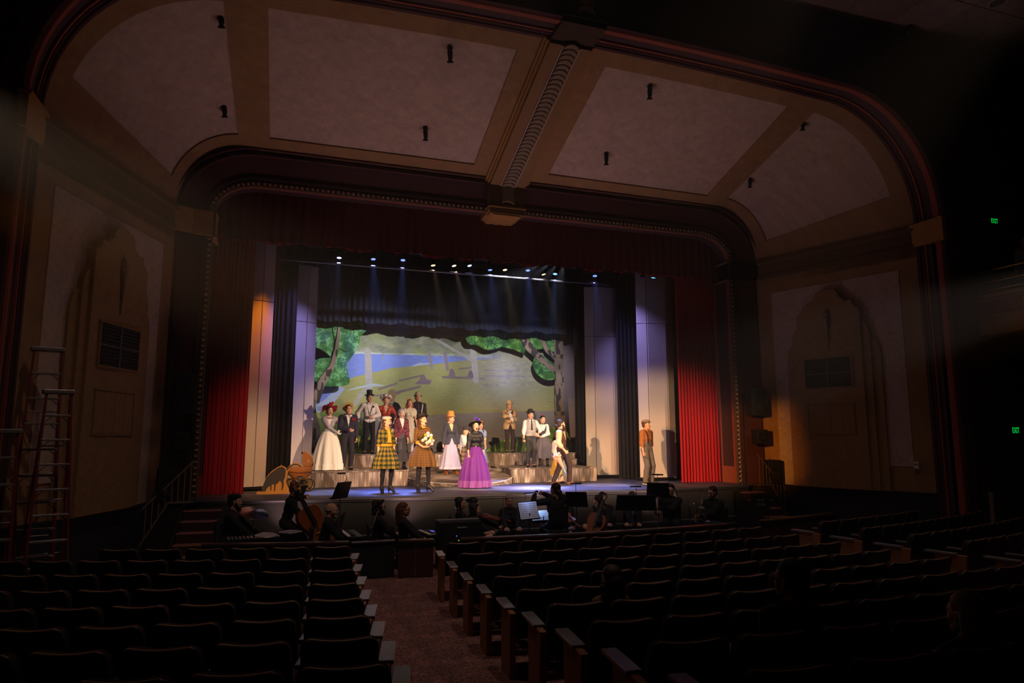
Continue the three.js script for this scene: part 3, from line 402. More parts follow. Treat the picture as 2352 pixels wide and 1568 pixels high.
// ---------------------------------------------------------------- backdrop with its projected picture painted in, cut-out scenery
{
  const W = 9.6, H = 5.0, X0 = -4.75, Y0 = 0.25, PX = 1440, PY = 750; // field of the projected picture, painted into the cloth, in metres
  const img = canvasTex(PX, PY, (g) => {
    const X = (x) => ((x - X0) / W) * PX, Y = (y) => PY - ((y - Y0) / H) * PY, poly = (pts, c) => { g.fillStyle = c; g.beginPath(); pts.forEach(([x, y], i) => (i ? g.lineTo(X(x), Y(y)) : g.moveTo(X(x), Y(y)))); g.closePath(); g.fill(); };
    g.fillStyle = '#8e7d7e'; g.fillRect(0, 0, PX, PY); // bare muslin
    poly([[-4.75, 0.25], [4.5, 0.25], [4.3, 4.66], [-4.75, 4.9]], '#98965a'); // lawn
    poly([[-4.75, 0.25], [4.4, 0.25], [4.3, 2.2], [1.4, 2.1], [-0.4, 2.0], [-2.4, 1.88], [-3.4, 1.9], [-4.75, 2.0]], '#85807c'); // grey zone below the projected light, put into the colour
    poly([[-4.75, 0.25], [-1.8, 0.25], [-2.5, 1.7], [-3.4, 2.05], [-4.75, 2.1]], '#7f9044');
    poly([[-3.7, 2.9], [-2.9, 3.25], [-1.68, 3.58], [-0.17, 3.76], [0.76, 3.91], [2.2, 4.05], [2.2, 4.15], [-3.7, 4.12]], '#7484c2'); // lake
    poly([[-4.75, 1.95], [-4.1, 2.15], [-3.5, 2.7], [-3.3, 3.2], [-3.7, 4.1], [-4.75, 4.2]], '#6f80c8'); poly([[-4.0, 2.05], [-3.6, 2.3], [-3.2, 2.85], [-3.42, 2.95], [-3.8, 2.5], [-4.3, 2.15]], '#9aa8c0');
    poly([[-3.2, 3.98], [-2.7, 4.03], [0.76, 4.07], [1.9, 4.05], [1.9, 4.16], [-3.2, 4.16]], '#b3bfae'); // far shore
    poly([[-3.05, 4.1], [-1.7, 4.08], [-0.2, 4.13], [1.07, 4.3], [4.2, 4.3], [4.3, 4.7], [-2.9, 4.84]], '#98987c'); // shade of the tree tops
    let s = 7; const r = () => { s = (Math.imul(s, 1664525) + 1013904223) | 0; return (s >>> 8) / 16777216; };
    for (let i = 0; i < 260; i++) { const x = -3 + 7.1 * r(), y = 4.12 + 0.6 * r(), q = 8 + 26 * r(); g.fillStyle = ['rgba(140,148,84,0.22)', 'rgba(96,104,84,0.25)', 'rgba(150,150,150,0.14)'][i % 3]; g.beginPath(); g.ellipse(X(x), Y(y), q * 1.4, q * 0.8, 0, 0, 7); g.fill(); }
    poly([[-1.1, 3.63], [-0.6, 3.72], [-0.2, 3.8], [-0.75, 3.78]], '#a9b4c4');
    const strip = (x0, y0, x1, y1, w, c) => { g.strokeStyle = c; g.lineWidth = w; g.lineCap = 'round'; g.beginPath(); g.moveTo(X(x0), Y(y0)); g.lineTo(X(x1), Y(y1)); g.stroke(); };
    for (const [a, b, c, d, w] of [[-2.1, 2.85, -1.5, 3.06, 9], [-1.75, 2.68, -0.7, 2.97, 12], [-1.4, 3.16, -0.7, 3.34, 9], [-2.5, 2.6, -1.4, 2.72, 8], [0.1, 3.32, 1.6, 3.3, 12], [0.7, 3.62, 1.1, 3.68, 8], [1.6, 3.4, 3.1, 3.42, 7], [1.6, 3.6, 2.9, 3.62, 6]]) strip(a, b, c, d, w, 'rgba(112,94,104,0.85)');
    for (const [x0, y0, x1, y1, w, c] of [[-2.49, 4.1, -2.41, 2.9, 34, '#a39c94'], [-0.41, 4.18, -0.29, 3.62, 15, '#8d8380'], [0.16, 4.17, 0.26, 3.6, 17, '#84737c'], [1.18, 4.3, 1.29, 3.24, 34, '#b3ad9c'], [-2.45, 3.0, -2.9, 2.3, 22, '#9a988c'], [-2.0, 4.1, -1.96, 3.84, 7, '#8a8a88']]) strip(x0, y0, x1, y1, w, c);
    g.strokeStyle = '#aaa598'; g.lineWidth = 16; g.beginPath(); g.moveTo(X(1.2), Y(3.9)); g.quadraticCurveTo(X(0.85), Y(4.1), X(-0.2), Y(4.65)); g.stroke();
    poly([[-3.2, 2.75], [-2.6, 2.9], [-1.85, 2.98], [-2.3, 3.05], [-3.0, 2.85]], '#a3b0b0');
    // haze of light painted into the picture, and soft grey shapes on the right
    const gr = g.createRadialGradient(X(2.4), Y(3.5), 10, X(2.4), Y(3.4), 300); gr.addColorStop(0, 'rgba(172,168,178,0.75)'); gr.addColorStop(1, 'rgba(172,168,178,0)'); g.fillStyle = gr; g.fillRect(X(0.2), Y(4.7), X(4.3) - X(0.2), Y(2.2) - Y(4.7));
    for (let i = 0; i < 60; i++) { const x = 1.5 + 2.4 * r(), y = 3.1 + 0.9 * r(); g.fillStyle = ['rgba(120,112,140,0.2)', 'rgba(200,200,200,0.16)'][i % 2]; g.fillRect(X(x), Y(y), 14 + 26 * r(), 5 + 10 * r()); }
    poly([[-0.9, 3.05], [-0.35, 3.05], [-0.3, 3.2], [-0.48, 3.22], [-0.55, 3.38], [-0.66, 3.4], [-0.72, 3.2]], '#77666f'); poly([[0.3, 3.36], [0.55, 3.36], [0.52, 3.5], [0.45, 3.62], [0.36, 3.62]], '#77666f'); poly([[0.95, 3.34], [1.2, 3.34], [1.16, 3.52], [1.08, 3.6]], '#77666f');
    for (let i = 0; i < 5000; i++) { g.fillStyle = r() < 0.5 ? 'rgba(255,255,240,0.035)' : 'rgba(40,30,30,0.035)'; g.fillRect(r() * PX, r() * PY, 4 + 30 * r(), 3 + 5 * r()); }
  });
  const t = thing('park_backdrop', 'large backdrop of a park lawn, lake and trees, the projected picture painted in', 'backdrop', [0, 0, -7]);
  const bg = grid((u, v) => [lerp(-6.0, 5.15, u), lerp(0.0, 5.8, v), 0.02 * Math.sin(u * 30) * (0.3 + 0.7 * v) + 0.012 * Math.sin(u * 71 + 1)], 120, 6); const p = bg.attributes.position, uv = bg.attributes.uv; for (let i = 0; i < p.count; i++) uv.setXY(i, (p.getX(i) - X0) / W, (p.getY(i) - Y0) / H);
  img.wrapS = img.wrapT = THREE.ClampToEdgeWrapping; mesh('painted_cloth', [bg], mat(0xffffff, 0.95, { map: img }), t);
  mesh('batten', [rod([-6.0, 5.8, 0], [5.15, 5.8, 0], 0.025), rod([-6, 0.03, 0.02], [5.15, 0.03, 0.02], 0.02)], M.iron, t);
}
// mottled paint for foliage and bark
const leafA = tileNoise(48, 21), leafB = tileNoise(12, 22), leafC = tileNoise(5, 23);
const foliageTex = (a, b, c) => dataTex(256, 256, (u, v) => { const n = leafA(u, v), m = leafB(u, v), k = leafC(u, v), q = clamp((n - 0.5) * 1.3 + (m - 0.5) * 0.9 + 0.5, 0, 1); const base = k > 0.5 ? a : b; return [0, 1, 2].map((i) => lerp(base[i], c[i], q * q * 0.7) * (0.78 + 0.35 * m)); });
const barkTex = dataTex(128, 256, (() => { const a = tileNoise(24, 41), b = tileNoise(6, 42); return (u, v) => { const n = a(u * 1, v * 0.4 - Math.floor(v * 0.4)) , m = b(u, v), d = n > 0.62 ? 0.45 : 1; return [150 * d * (0.7 + 0.4 * m), 128 * d * (0.7 + 0.4 * m), 108 * d * (0.7 + 0.4 * m)]; }; })());
const smoothShape = (pts) => { const c = new THREE.CatmullRomCurve3(pts.map(([x, y]) => V(x, y, 0)), true, 'catmullrom', 0.5), s = new THREE.Shape(); c.getPoints(pts.length * 5).forEach((p, i) => (i ? s.lineTo(p.x, p.y) : s.moveTo(p.x, p.y))); return s; };
function board(name, pts, m, parent, z, d = 0.02, soft = true, s = 0.5) { const g = slab(soft ? smoothShape(pts) : pts, d, 0.003, [0, 0, z]); uvXY(g, s); return mesh(name, [g], m, parent); }
{
  const leafL = mat(0xffffff, 0.9, { map: foliageTex([52, 112, 84], [66, 128, 58], [150, 200, 140]) }), leafR = mat(0xffffff, 0.9, { map: foliageTex([40, 96, 44], [64, 122, 40], [140, 186, 100]) }), bark = mat(0xffffff, 0.9, { map: barkTex }), rimM = mat(0x2c4a2a, 0.9);
  const L = thing('tree_cutout', 'painted cut-out tree with green foliage at the left side of the backdrop', 'scenery', [0.16, -0.04, -6.65]); L.scale.set(1.032, 1.032, 1);
  // lobes of the crown overlap a little in depth
  board('foliage', [[-4.5, 5.0], [-2.69, 5.0], [-2.69, 4.64], [-2.87, 4.46], [-2.89, 4.21], [-3.03, 3.92], [-3.22, 3.63], [-3.4, 3.6], [-3.75, 3.72], [-3.85, 3.85], [-4.0, 3.95], [-4.3, 4.1], [-4.5, 4.3]], leafL, L, 0, 0.02, false);
  board('foliage', [[-3.85, 3.72], [-3.35, 3.7], [-3.24, 3.36], [-3.16, 2.96], [-3.4, 2.86], [-3.93, 2.84], [-4.26, 3.05], [-4.36, 3.4], [-4.16, 3.67]], leafL, L, 0.03);
  board('foliage', [[-3.7, 4.8], [-3.1, 4.75], [-2.95, 4.45], [-3.0, 4.1], [-3.3, 3.95], [-3.6, 4.2]], leafL, L, 0.03);
  board('trunk', [[-4.52, 4.9], [-4.36, 4.5], [-4.38, 4.0], [-4.31, 2.92], [-4.22, 2.6], [-4.13, 1.98], [-4.0, 1.51], [-3.92, 0.78], [-4.6, 0.78], [-4.6, 3]], bark, L, 0.05, 0.02, false);
  board('branch', [[-4.22, 2.65], [-4.09, 3.05], [-3.78, 3.49], [-3.65, 4.03], [-3.57, 4.71], [-3.5, 4.71], [-3.53, 4.04], [-3.65, 3.41], [-3.91, 2.86], [-4.07, 2.3], [-4.2, 2.3]], bark, L, 0.06, 0.02, false);
  const T = thing('tree_cutout', 'painted cut-out tree with green foliage at the right side of the backdrop', 'scenery', [0.16, -0.04, -6.65]); T.scale.set(1.032, 1.032, 1);
  board('foliage', [[0.63, 4.58], [0.8, 4.79], [1.3, 4.82], [1.85, 4.8], [1.9, 4.5], [1.85, 4.3], [1.38, 4.19], [1.0, 4.34], [0.74, 4.36]], leafR, T, 0.03);
  board('foliage', [[1.7, 4.85], [2.9, 4.85], [2.85, 4.4], [2.72, 4.11], [2.32, 4.25], [1.9, 4.32]], leafR, T, 0.0, 0.02, false);
  board('foliage', [[2.55, 4.85], [3.9, 4.85], [3.85, 4.2], [3.4, 4.32], [3.15, 4.25], [2.85, 4.4]], leafR, T, 0.02, 0.02, false);
  board('foliage', [[3.04, 3.85], [3.25, 4.13], [3.64, 3.9], [3.9, 3.72], [3.88, 3.29], [3.52, 3.22], [3.2, 3.4], [3.06, 3.62]], leafR, T, 0.03);
  board('branch', [[2.42, 4.85], [2.72, 4.85], [3.05, 4.38], [3.45, 3.98], [3.88, 3.65], [3.86, 3.42], [3.29, 3.83], [2.8, 4.22]], bark, T, 0.05, 0.02, false);
  board('branch', [[3.2, 4.85], [3.36, 4.85], [3.6, 4.35], [3.9, 4.05], [3.86, 3.9], [3.5, 4.2]], bark, T, 0.05, 0.02, false);
  board('trunk', [[3.84, 4.84], [4.17, 4.84], [4.16, 3.42], [4.21, 1.9], [4.27, 0.78], [3.83, 0.78], [3.83, 1.9], [3.85, 3.42], [3.82, 4.34]], bark, T, 0.06, 0.02, false);
  const grassM = mat(0xffffff, 0.9, { map: foliageTex([88, 124, 38], [98, 134, 44], [160, 186, 84]) });
  const h1 = thing('hill_cutout', 'small painted green hill cut-out behind the navy suited man', 'scenery', [0, 0, -5.2]); board('painted_hill', [[-3.4, 0.78], [-3.34, 1.1], [-3.08, 1.36], [-2.79, 1.27], [-2.4, 1.07], [-2.05, 0.78]], grassM, h1, 0, 0.02, false); mesh('brace', [rod([-2.8, 0.78, -0.5], [-2.8, 1.15, -0.02], 0.02)], M.brown, h1);
  const h2 = thing('hill_cutout', 'long painted green hill cut-out on the right, behind the tan suited man', 'scenery', [0, 0, -5.2]); board('painted_hill', [[1.02, 0.78], [1.2, 0.86], [1.45, 1.04], [1.75, 1.18], [2.05, 1.25], [2.55, 1.26], [2.8, 1.36], [3.1, 1.46], [3.45, 1.56], [3.75, 1.55], [4.0, 1.4], [4.25, 0.78]], grassM, h2, 0, 0.02, false); mesh('brace', [rod([2.2, 0.78, -0.5], [2.2, 1.1, -0.02], 0.02)], M.brown, h2);
}
// whitewashed platforms
const washTex = dataTex(512, 256, (() => { const a = tileNoise(90, 51), b = tileNoise(14, 52), c = tileNoise(40, 53); return (u, v) => { const st = a(u, v * 0.06), m = b(u, v * 0.5), k = c(u, v * 0.2); const q = clamp(0.25 + (st - 0.5) * 0.9 + (m - 0.5) * 1.0 + (k > 0.8 ? 0.3 : 0), 0, 1); return [lerp(122, 214, q), lerp(104, 200, q), lerp(92, 190, q)]; }; })());
const washM = mat(0xffffff, 0.85, { map: washTex });
const faceUV = (g) => uvXY(g, 0.5, 0, 1);
function platform(name, label, x0, x1, z0, z1, y0, y1) { const t = thing(name, label, 'platform', [(x0 + x1) / 2, y0, z0]); const w = x1 - x0; mesh('front_board', [faceUV(rbox(w, y1 - y0 - 0.03, 0.03, 0.006, [0, (y1 - y0 - 0.03) / 2, -0.02]))], washM, t); mesh('side_board', [uvXY(box(0.03, y1 - y0 - 0.03, z0 - z1 - 0.04, [-w / 2 + 0.015, (y1 - y0 - 0.03) / 2, (z1 - z0) / 2]), 0.5, 2, 1)], washM, t); mesh('side_board', [uvXY(box(0.03, y1 - y0 - 0.03, z0 - z1 - 0.04, [w / 2 - 0.015, (y1 - y0 - 0.03) / 2, (z1 - z0) / 2]), 0.5, 2, 1)], washM, t); mesh('tread', [uvXY(rbox(w + 0.03, 0.03, z0 - z1 + 0.02, 0.01, [0, y1 - y0 - 0.015, (z1 - z0) / 2]), 0.5, 0, 2)], washM, t); return t; }
platform('stage_platform', 'low whitewashed platform in front at the left, under the white gown', -5.0, -1.93, -2.15, -4.2, 0, 0.4);
platform('stage_platform', 'low whitewashed platform in front at the right, under the man with the cane', 1.0, 3.58, -2.15, -4.2, 0, 0.4);
platform('stage_platform', 'high whitewashed platform at the back spanning the backdrop', -5.0, 3.82, -4.2, -6.4, 0, 0.77);
platform('stage_platform', 'small whitewashed step between low and high platform at the right', 2.2, 3.72, -3.85, -4.19, 0.4, 0.58);
{
  const t = thing('round_platform', 'round raked whitewashed disc platform in the middle of the stage', 'platform', [-0.42, 0, -2.75]);
  const r = 1.52, y = (z) => 0.07 + 0.11 * (1.5 - z); // local z towards the audience
  const top = grid((u, v) => { const a = u * 2 * PI, k = v * r; return [k * Math.cos(a), y(k * Math.sin(a)), k * Math.sin(a)]; }, 64, 6); uvXY(top, 0.4, 2, 0); mesh('disc_top', [top], mat(0xf2ecea, 0.7, { map: washTex }), t);
  mesh('disc_rim', [grid((u, v) => { const a = u * 2 * PI, z = r * Math.sin(a); return [r * Math.cos(a), lerp(0.0, y(z), v), z]; }, 64, 1)].map((g) => { const uv = g.attributes.uv; for (let i = 0; i < uv.count; i++) uv.setXY(i, uv.getX(i) * 5, uv.getY(i) * 0.2); return g; }), washM, t);
  mesh('disc_edge', [tube(Array.from({ length: 40 }, (_, i) => { const a = (i / 40) * 2 * PI; return [r * Math.cos(a), y(r * Math.sin(a)) - 0.005, r * Math.sin(a)]; }), 0.012, 120, 6, true)], mat(0xe2dad2, 0.7), t);
}
const discY = (z) => 0.07 + 0.11 * (1.5 - (z + 2.75));
// black and amber cut-out of a grazing animal
{
  const t = thing('animal_cutout', 'flat cut-out of a dark grazing animal on an amber base board', 'scenery', [-5.63, 0, -0.62], -0.05); t.scale.setScalar(0.84);
  const amber = mat(0xd9953f, 0.75), greyP = mat(0x4a4440, 0.9);
  const out = [[0, 0], [0, 0.07], [0.16, 0.07], [0.15, 0.16], [0.2, 0.3], [0.27, 0.46], [0.38, 0.58], [0.5, 0.66], [0.6, 0.72], [0.7, 0.75], [0.8, 0.72], [0.86, 0.66], [0.95, 0.76], [1.06, 0.82], [1.18, 0.82], [1.3, 0.76], [1.36, 0.7], [1.32, 0.67], [1.2, 0.74], [1.08, 0.75], [0.98, 0.7], [0.9, 0.6], [0.85, 0.3], [0.95, 0.12], [1.0, 0.07], [1.0, 0]];
  board('base_board', out.map(([x, y]) => [x * 0.86, y]), amber, t, 0, 0.03, false);
  const animal = [[0.15, 0.08], [0.16, 0.17], [0.21, 0.3], [0.28, 0.45], [0.39, 0.56], [0.5, 0.63], [0.62, 0.7], [0.72, 0.72], [0.8, 0.68], [0.83, 0.6], [0.82, 0.45], [0.78, 0.36], [0.79, 0.22], [0.76, 0.1], [0.73, 0.1], [0.74, 0.26], [0.7, 0.34], [0.66, 0.35], [0.62, 0.3], [0.55, 0.25], [0.54, 0.08], [0.51, 0.08], [0.51, 0.26], [0.48, 0.27], [0.43, 0.24], [0.43, 0.1], [0.4, 0.1], [0.4, 0.22], [0.34, 0.2], [0.28, 0.14], [0.26, 0.08], [0.2, 0.07]];
  board('painted_animal', animal.map(([x, y]) => [x * 0.86, y]), greyP, t, 0.028, 0.012, false);
  board('painted_tail', [[0.84, 0.64], [0.95, 0.735], [1.06, 0.79], [1.18, 0.79], [1.31, 0.72], [1.3, 0.705], [1.18, 0.77], [1.07, 0.77], [0.97, 0.715], [0.86, 0.62]].map(([x, y]) => [x * 0.86, y]), greyP, t, 0.028, 0.01, false);
  mesh('brace', [rod([0.45, 0.01, -0.4], [0.45, 0.45, 0.0], 0.015), box(0.5, 0.02, 0.42, [0.45, 0.012, -0.2])], M.brown, t);
}
// baby carriage
{
  const t = thing('baby_carriage', 'orange baby carriage with raised hood and spoked wheels at stage left edge', 'baby carriage', [-4.7, 0, -1.3], 0.1);
  const or = mat(0xc27a34, 0.6), cream = mat(0xd9a35a, 0.6), gold = mat(0xb98b2c, 0.4, { metalness: 0.5 }), tyre = mat(0x2a241c, 0.8);
  mesh('carriage_body', [grid((u, v) => { const a = u * PI * 2, k = v; const wx = 0.3 * (0.55 + 0.45 * Math.sin(k * PI * 0.62 + 0.12)), wz = 0.16 * (0.5 + 0.5 * Math.sin(k * PI * 0.55 + 0.2)); return [wx * Math.sign(Math.cos(a)) * Math.abs(Math.cos(a)) ** 0.7, 0.31 + 0.26 * k + 0.03 * Math.cos(a) * k, wz * Math.sign(Math.sin(a)) * Math.abs(Math.sin(a)) ** 0.7]; }, 36, 10), place(new THREE.CircleGeometry(0.2, 24), [0, 0.31, 0], [PI / 2, 0, 0])], or, t);
  mesh('body_stripe', [tube([[-0.27, 0.47, 0.13], [-0.1, 0.44, 0.162], [0.1, 0.44, 0.162], [0.27, 0.46, 0.13]], 0.008, 20, 6)], mat(0x8a5220, 0.6), t);
  mesh('hood', [grid((u, v) => { const a = lerp(0.0, PI * 0.55, u), b = lerp(-PI / 2, PI / 2, v); return [0.04 + 0.25 * Math.sin(a), 0.63 + 0.3 * Math.cos(a) * Math.cos(b * 0.4), 0.15 * Math.sin(b)]; }, 16, 12), slab(smoothShape([[0.04, 0.64], [0.05, 0.92], [0.14, 0.9], [0.24, 0.81], [0.28, 0.68], [0.2, 0.58], [0.1, 0.6]]), 0.02, 0.004, [0, 0, 0.13])], or, t);
  mesh('hood_buckle', [place(new THREE.TorusGeometry(0.022, 0.008, 6, 14).scale(0.7, 1.3, 1), [0.16, 0.7, 0.162])], mat(0xe4d8c0, 0.4), t);
  mesh('axle_frame', [tube([[-0.24, 0.15, 0.15], [-0.26, 0.27, 0.15], [0, 0.28, 0.15], [0.26, 0.27, 0.15], [0.24, 0.15, 0.15]], 0.01, 30, 6), tube([[-0.24, 0.15, -0.15], [-0.26, 0.27, -0.15], [0, 0.28, -0.15], [0.26, 0.27, -0.15], [0.24, 0.15, -0.15]], 0.01, 30, 6), rod([-0.2, 0.15, 0.15], [0.2, 0.15, 0.15], 0.008)], gold, t);
  mesh('push_handle', [tube([[-0.3, 0.5, 0.14], [-0.42, 0.6, 0.14], [-0.42, 0.6, -0.14], [-0.3, 0.5, -0.14]], 0.01, 20, 6)], gold, t);
  for (const [x, z] of [[-0.2, 0.17], [0.2, 0.17], [-0.2, -0.17], [0.2, -0.17]]) { const w = mesh('wheel', [place(new THREE.TorusGeometry(0.135, 0.012, 8, 32), [0, 0, 0])], tyre, t); w.position.set(x, 0.147, z); mesh('rim', [new THREE.TorusGeometry(0.12, 0.006, 6, 32)], gold, w); mesh('hub', [cyl(0.02, 0.02, 0.03, [0, 0, 0], [PI / 2, 0, 0], 10)], gold, w); for (let i = 0; i < 6; i++) mesh('spoke', [rod([0, 0, 0], [0.12 * Math.cos((i * PI) / 3), 0.12 * Math.sin((i * PI) / 3), 0], 0.003, 5)], gold, w); }
}
// painted cut-out soldier behind the singers
{
  const t = thing('soldier_cutout', 'flat painted cut-out soldier in a pale helmet, grey-green and faded, behind the cream dress', 'scenery', [-1.97, 0.77, -5.0], 0);
  const coat = mat(0x66756a, 0.9), skin = mat(0x9c907c, 0.9), hat = mat(0xa09c78, 0.9), gold = mat(0xa8a070, 0.8), dk = mat(0x4c5650, 0.9);
  board('coat_board', [[-0.24, 0], [-0.26, 0.9], [-0.31, 0.95], [-0.31, 1.35], [-0.22, 1.52], [-0.08, 1.58], [0.08, 1.58], [0.22, 1.52], [0.31, 1.35], [0.31, 0.95], [0.26, 0.9], [0.24, 0]], coat, t, 0, 0.02, false);
  board('face_board', [[-0.085, 1.55], [-0.1, 1.68], [-0.09, 1.8], [0.09, 1.8], [0.1, 1.68], [0.085, 1.55], [0.04, 1.52], [-0.04, 1.52]], skin, t, 0.01, 0.02);
  board('helmet_board', [[-0.16, 1.72], [-0.1, 1.76], [0.1, 1.76], [0.16, 1.72], [0.12, 1.8], [0.1, 1.9], [0.05, 1.95], [-0.05, 1.95], [-0.1, 1.9], [-0.12, 1.8]], hat, t, 0.02, 0.02, false);
  for (let i = 0; i < 5; i++) mesh('button', [cyl(0.02, 0.02, 0.012, [0, 1.45 - i * 0.12, 0.028], [PI / 2, 0, 0], 10)], gold, t);
  mesh('cross_belt', [box(0.04, 0.75, 0.008, [0.02, 1.2, 0.026], [0, 0, 0.5])], mat(0x9a9c8c, 0.9), t); mesh('eye', [cyl(0.012, 0.012, 0.01, [-0.035, 1.68, 0.032], [PI / 2, 0, 0], 8)], dk, t); mesh('eye', [cyl(0.012, 0.012, 0.01, [0.035, 1.68, 0.032], [PI / 2, 0, 0], 8)], dk, t); mesh('moustache', [box(0.07, 0.015, 0.01, [0, 1.6, 0.032])], dk, t);
}

// ---------------------------------------------------------------- theatre seats in three blocks
const rowZ0 = 5.95, rowDZ = 0.9, CURVE = 0.0216, PITCH = 0.555;
const ORD = ['first', 'second', 'third', 'fourth', 'fifth', 'sixth', 'seventh', 'eighth', 'ninth', 'tenth', 'eleventh', 'twelfth', 'thirteenth', 'fourteenth', 'fifteenth', 'sixteenth'];
const seatSpots = []; // {x, z, y, turn, label, end}
{
  const cloth = mat(0x2c1012, 0.92), shellM = mat(0x1d130d, 0.5), rimLightM = mat(0xa07a50, 0.42), armM = mat(0x6c686c, 0.3), standM = mat(0x1c1614, 0.6), endM = mat(0x8a5c38, 0.6);
  const w = PITCH - 0.05;
  // outline of the back: rounded corners, top edge dipping in the middle
  const backShape = (k = 0) => { const s = new THREE.Shape(), h = 0.5 + k, a = w / 2 + k * 0.4, r = 0.06; s.moveTo(-a, 0); s.lineTo(-a, h - r); s.quadraticCurveTo(-a, h, -a + r, h + 0.004); s.quadraticCurveTo(0, h - 0.034, a - r, h + 0.004); s.quadraticCurveTo(a, h, a, h - r); s.lineTo(a, 0); s.closePath(); return s; };
  const tilt = -0.3; // leans away from the stage
  const back = (s, d, z, bev) => { const g = new THREE.ExtrudeGeometry(s, { depth: d, bevelEnabled: true, bevelSize: bev, bevelThickness: bev, bevelSegments: 1, curveSegments: 5 }); g.translate(0, 0, z); g.rotateX(-tilt); return g.translate(0, 0.36, 0.1); };
  const shellG = back(backShape(), 0.015, 0.03, 0.004), padG = back(backShape(-0.03), 0.05, -0.03, 0.012);
  const topPts = []; { const h = 0.5, a = w / 2, r = 0.06; for (let i = 0; i <= 16; i++) { const t = i / 16; if (t < 0.2) { const q = t / 0.2; topPts.push([lerp(-a, -a + r, q) - 0.0, h - r * (1 - q) ** 2 * 1 + 0.004 * q]); } else if (t > 0.8) { const q = (1 - t) / 0.2; topPts.push([lerp(a, a - r, q), h - r * (1 - q) ** 2 + 0.004 * q]); } else { const q = (t - 0.2) / 0.6; topPts.push([lerp(-a + r, a - r, q), h + 0.004 - 0.019 * 4 * q * (1 - q)]); } } }
  const rimLightG = tube(topPts.map(([x, y]) => [x, y + 0.003, 0.036]), 0.0075, 26, 5); rimLightG.rotateX(-tilt); rimLightG.translate(0, 0.36, 0.1);  // paler tube puts the glancing stage light along the rim into colour
  const seatG = rbox(w - 0.04, 0.09, 0.42, 0.03, [0, 0.42, -0.16], [0.06, 0, 0]), panG = rbox(w - 0.06, 0.02, 0.4, 0.008, [0, 0.37, -0.16], [0.06, 0, 0]);
  const armG = slab([[-0.026, -0.2], [0.026, -0.2], [0.026, 0.16], [0.018, 0.2], [-0.018, 0.2], [-0.026, 0.16]], 0.02, 0.004, [PITCH / 2, 0.605, -0.12], [-PI / 2, 0, 0]);
  const standG = merged([rbox(0.035, 0.58, 0.07, 0.01, [PITCH / 2, 0.3, -0.05], [0.06, 0, 0]), rbox(0.045, 0.025, 0.3, 0.008, [PITCH / 2, 0.013, -0.1])]);
  const endArm = (s) => slab([[-0.05, -0.24], [0.05, -0.24], [0.05, 0.2], [-0.05, 0.2]], 0.022, 0.005, [s * (PITCH / 2 + 0.02), 0.61, -0.12], [-PI / 2, 0, 0]);
  const endPanel = (s) => slab([[-0.3, 0], [0.1, 0], [0.1, 0.3], [0.12, 0.61], [-0.33, 0.61], [-0.3, 0.3]], 0.05, 0.005, [s * (PITCH / 2 + 0.02) - 0.025, 0, -0.06], [0, PI / 2, 0]).applyMatrix4(new THREE.Matrix4());
  const proto = (kind) => {
    const t = new THREE.Group(); t.name = 'theatre_seat'; t.userData = { category: 'seat' };
    const add = (n, g, m, p = t) => { const o = new THREE.Mesh(g, m); o.name = n; o.castShadow = o.receiveShadow = true; p.add(o); return o; };
    const b = add('backrest', shellG, shellM); add('back_cushion', padG, cloth, b); add('top_edge', rimLightG, rimLightM, b);
    const s = add('seat_cushion', seatG, cloth); add('seat_pan', panG, shellM, s);
    if (kind === 'right') { add('end_panel', endPanel(1), endM); add('armrest', endArm(1), armM); } else { add('standard', standG, standM); add('armrest', armG, armM); }
    if (kind === 'left') { add('end_panel', endPanel(-1), endM); add('armrest', endArm(-1), armM); }
    return t;
  };
  const P = { mid: proto('mid'), left: proto('left'), right: proto('right') };
  camera.updateMatrixWorld(); camera.updateProjectionMatrix(); const q = V();
  const inView = (x, y, z) => { q.set(x, y, z).applyMatrix4(camera.matrixWorldInverse); if (q.z > -1.1) return false; q.applyMatrix4(camera.projectionMatrix); return Math.abs(q.x) < 1.06 && q.y > -1.12 && q.y < 1; };
  for (let i = 0; i < 12; i++) {
    const z0 = rowZ0 + i * rowDZ, d = i * rowDZ, sets = [];
    const aR = -2.86 - 0.043 * d, aL = -4.12 - 0.061 * d; // the two edges of the left aisle, mirrored on the right
    const nC = Math.floor((-aR * 2 - 0.1) / PITCH), off = (i % 2 ? 0.0 : 0.0);
    for (let k = 0; k < nC; k++) sets.push([aR + PITCH * (k + 0.55) + off, k === 0 ? 'left' : k === nC - 1 ? 'right' : 'mid', `${ORD[k] ?? 'far'} from the left aisle in ${ORD[i]} row of the centre block`]);
    const nS = i === 0 ? 6 : i === 1 ? 8 : 9;
    for (let k = 0; k < nS; k++) { sets.push([aL - PITCH * (k + 0.5), k === 0 ? 'right' : 'mid', `${ORD[k]} from the aisle in ${ORD[i]} row of the left block`]); sets.push([-aL + PITCH * (k + 0.5), k === 0 ? 'left' : 'mid', `${ORD[k]} from the aisle in ${ORD[i]} row of the right block`]); }
    for (const [x, kind, where] of sets) {
      const z = z0 - CURVE * x * x, y = floorY(z); if (!inView(x, y + 0.86, z + 0.2) || (x < -5.6 && z < 3.4)) continue;
      const turn = Math.atan(2 * CURVE * x); seatSpots.push({ x, y, z, turn, i });
      const o = P[kind].clone(); o.name = numbered('theatre_seat'); o.position.set(x, y, z); o.rotation.y = turn; tag(o, 'dark red theatre seat, ' + where, 'seat', 'dark red theatre seats facing the stage'); scene.add(o);
    }
  }
}

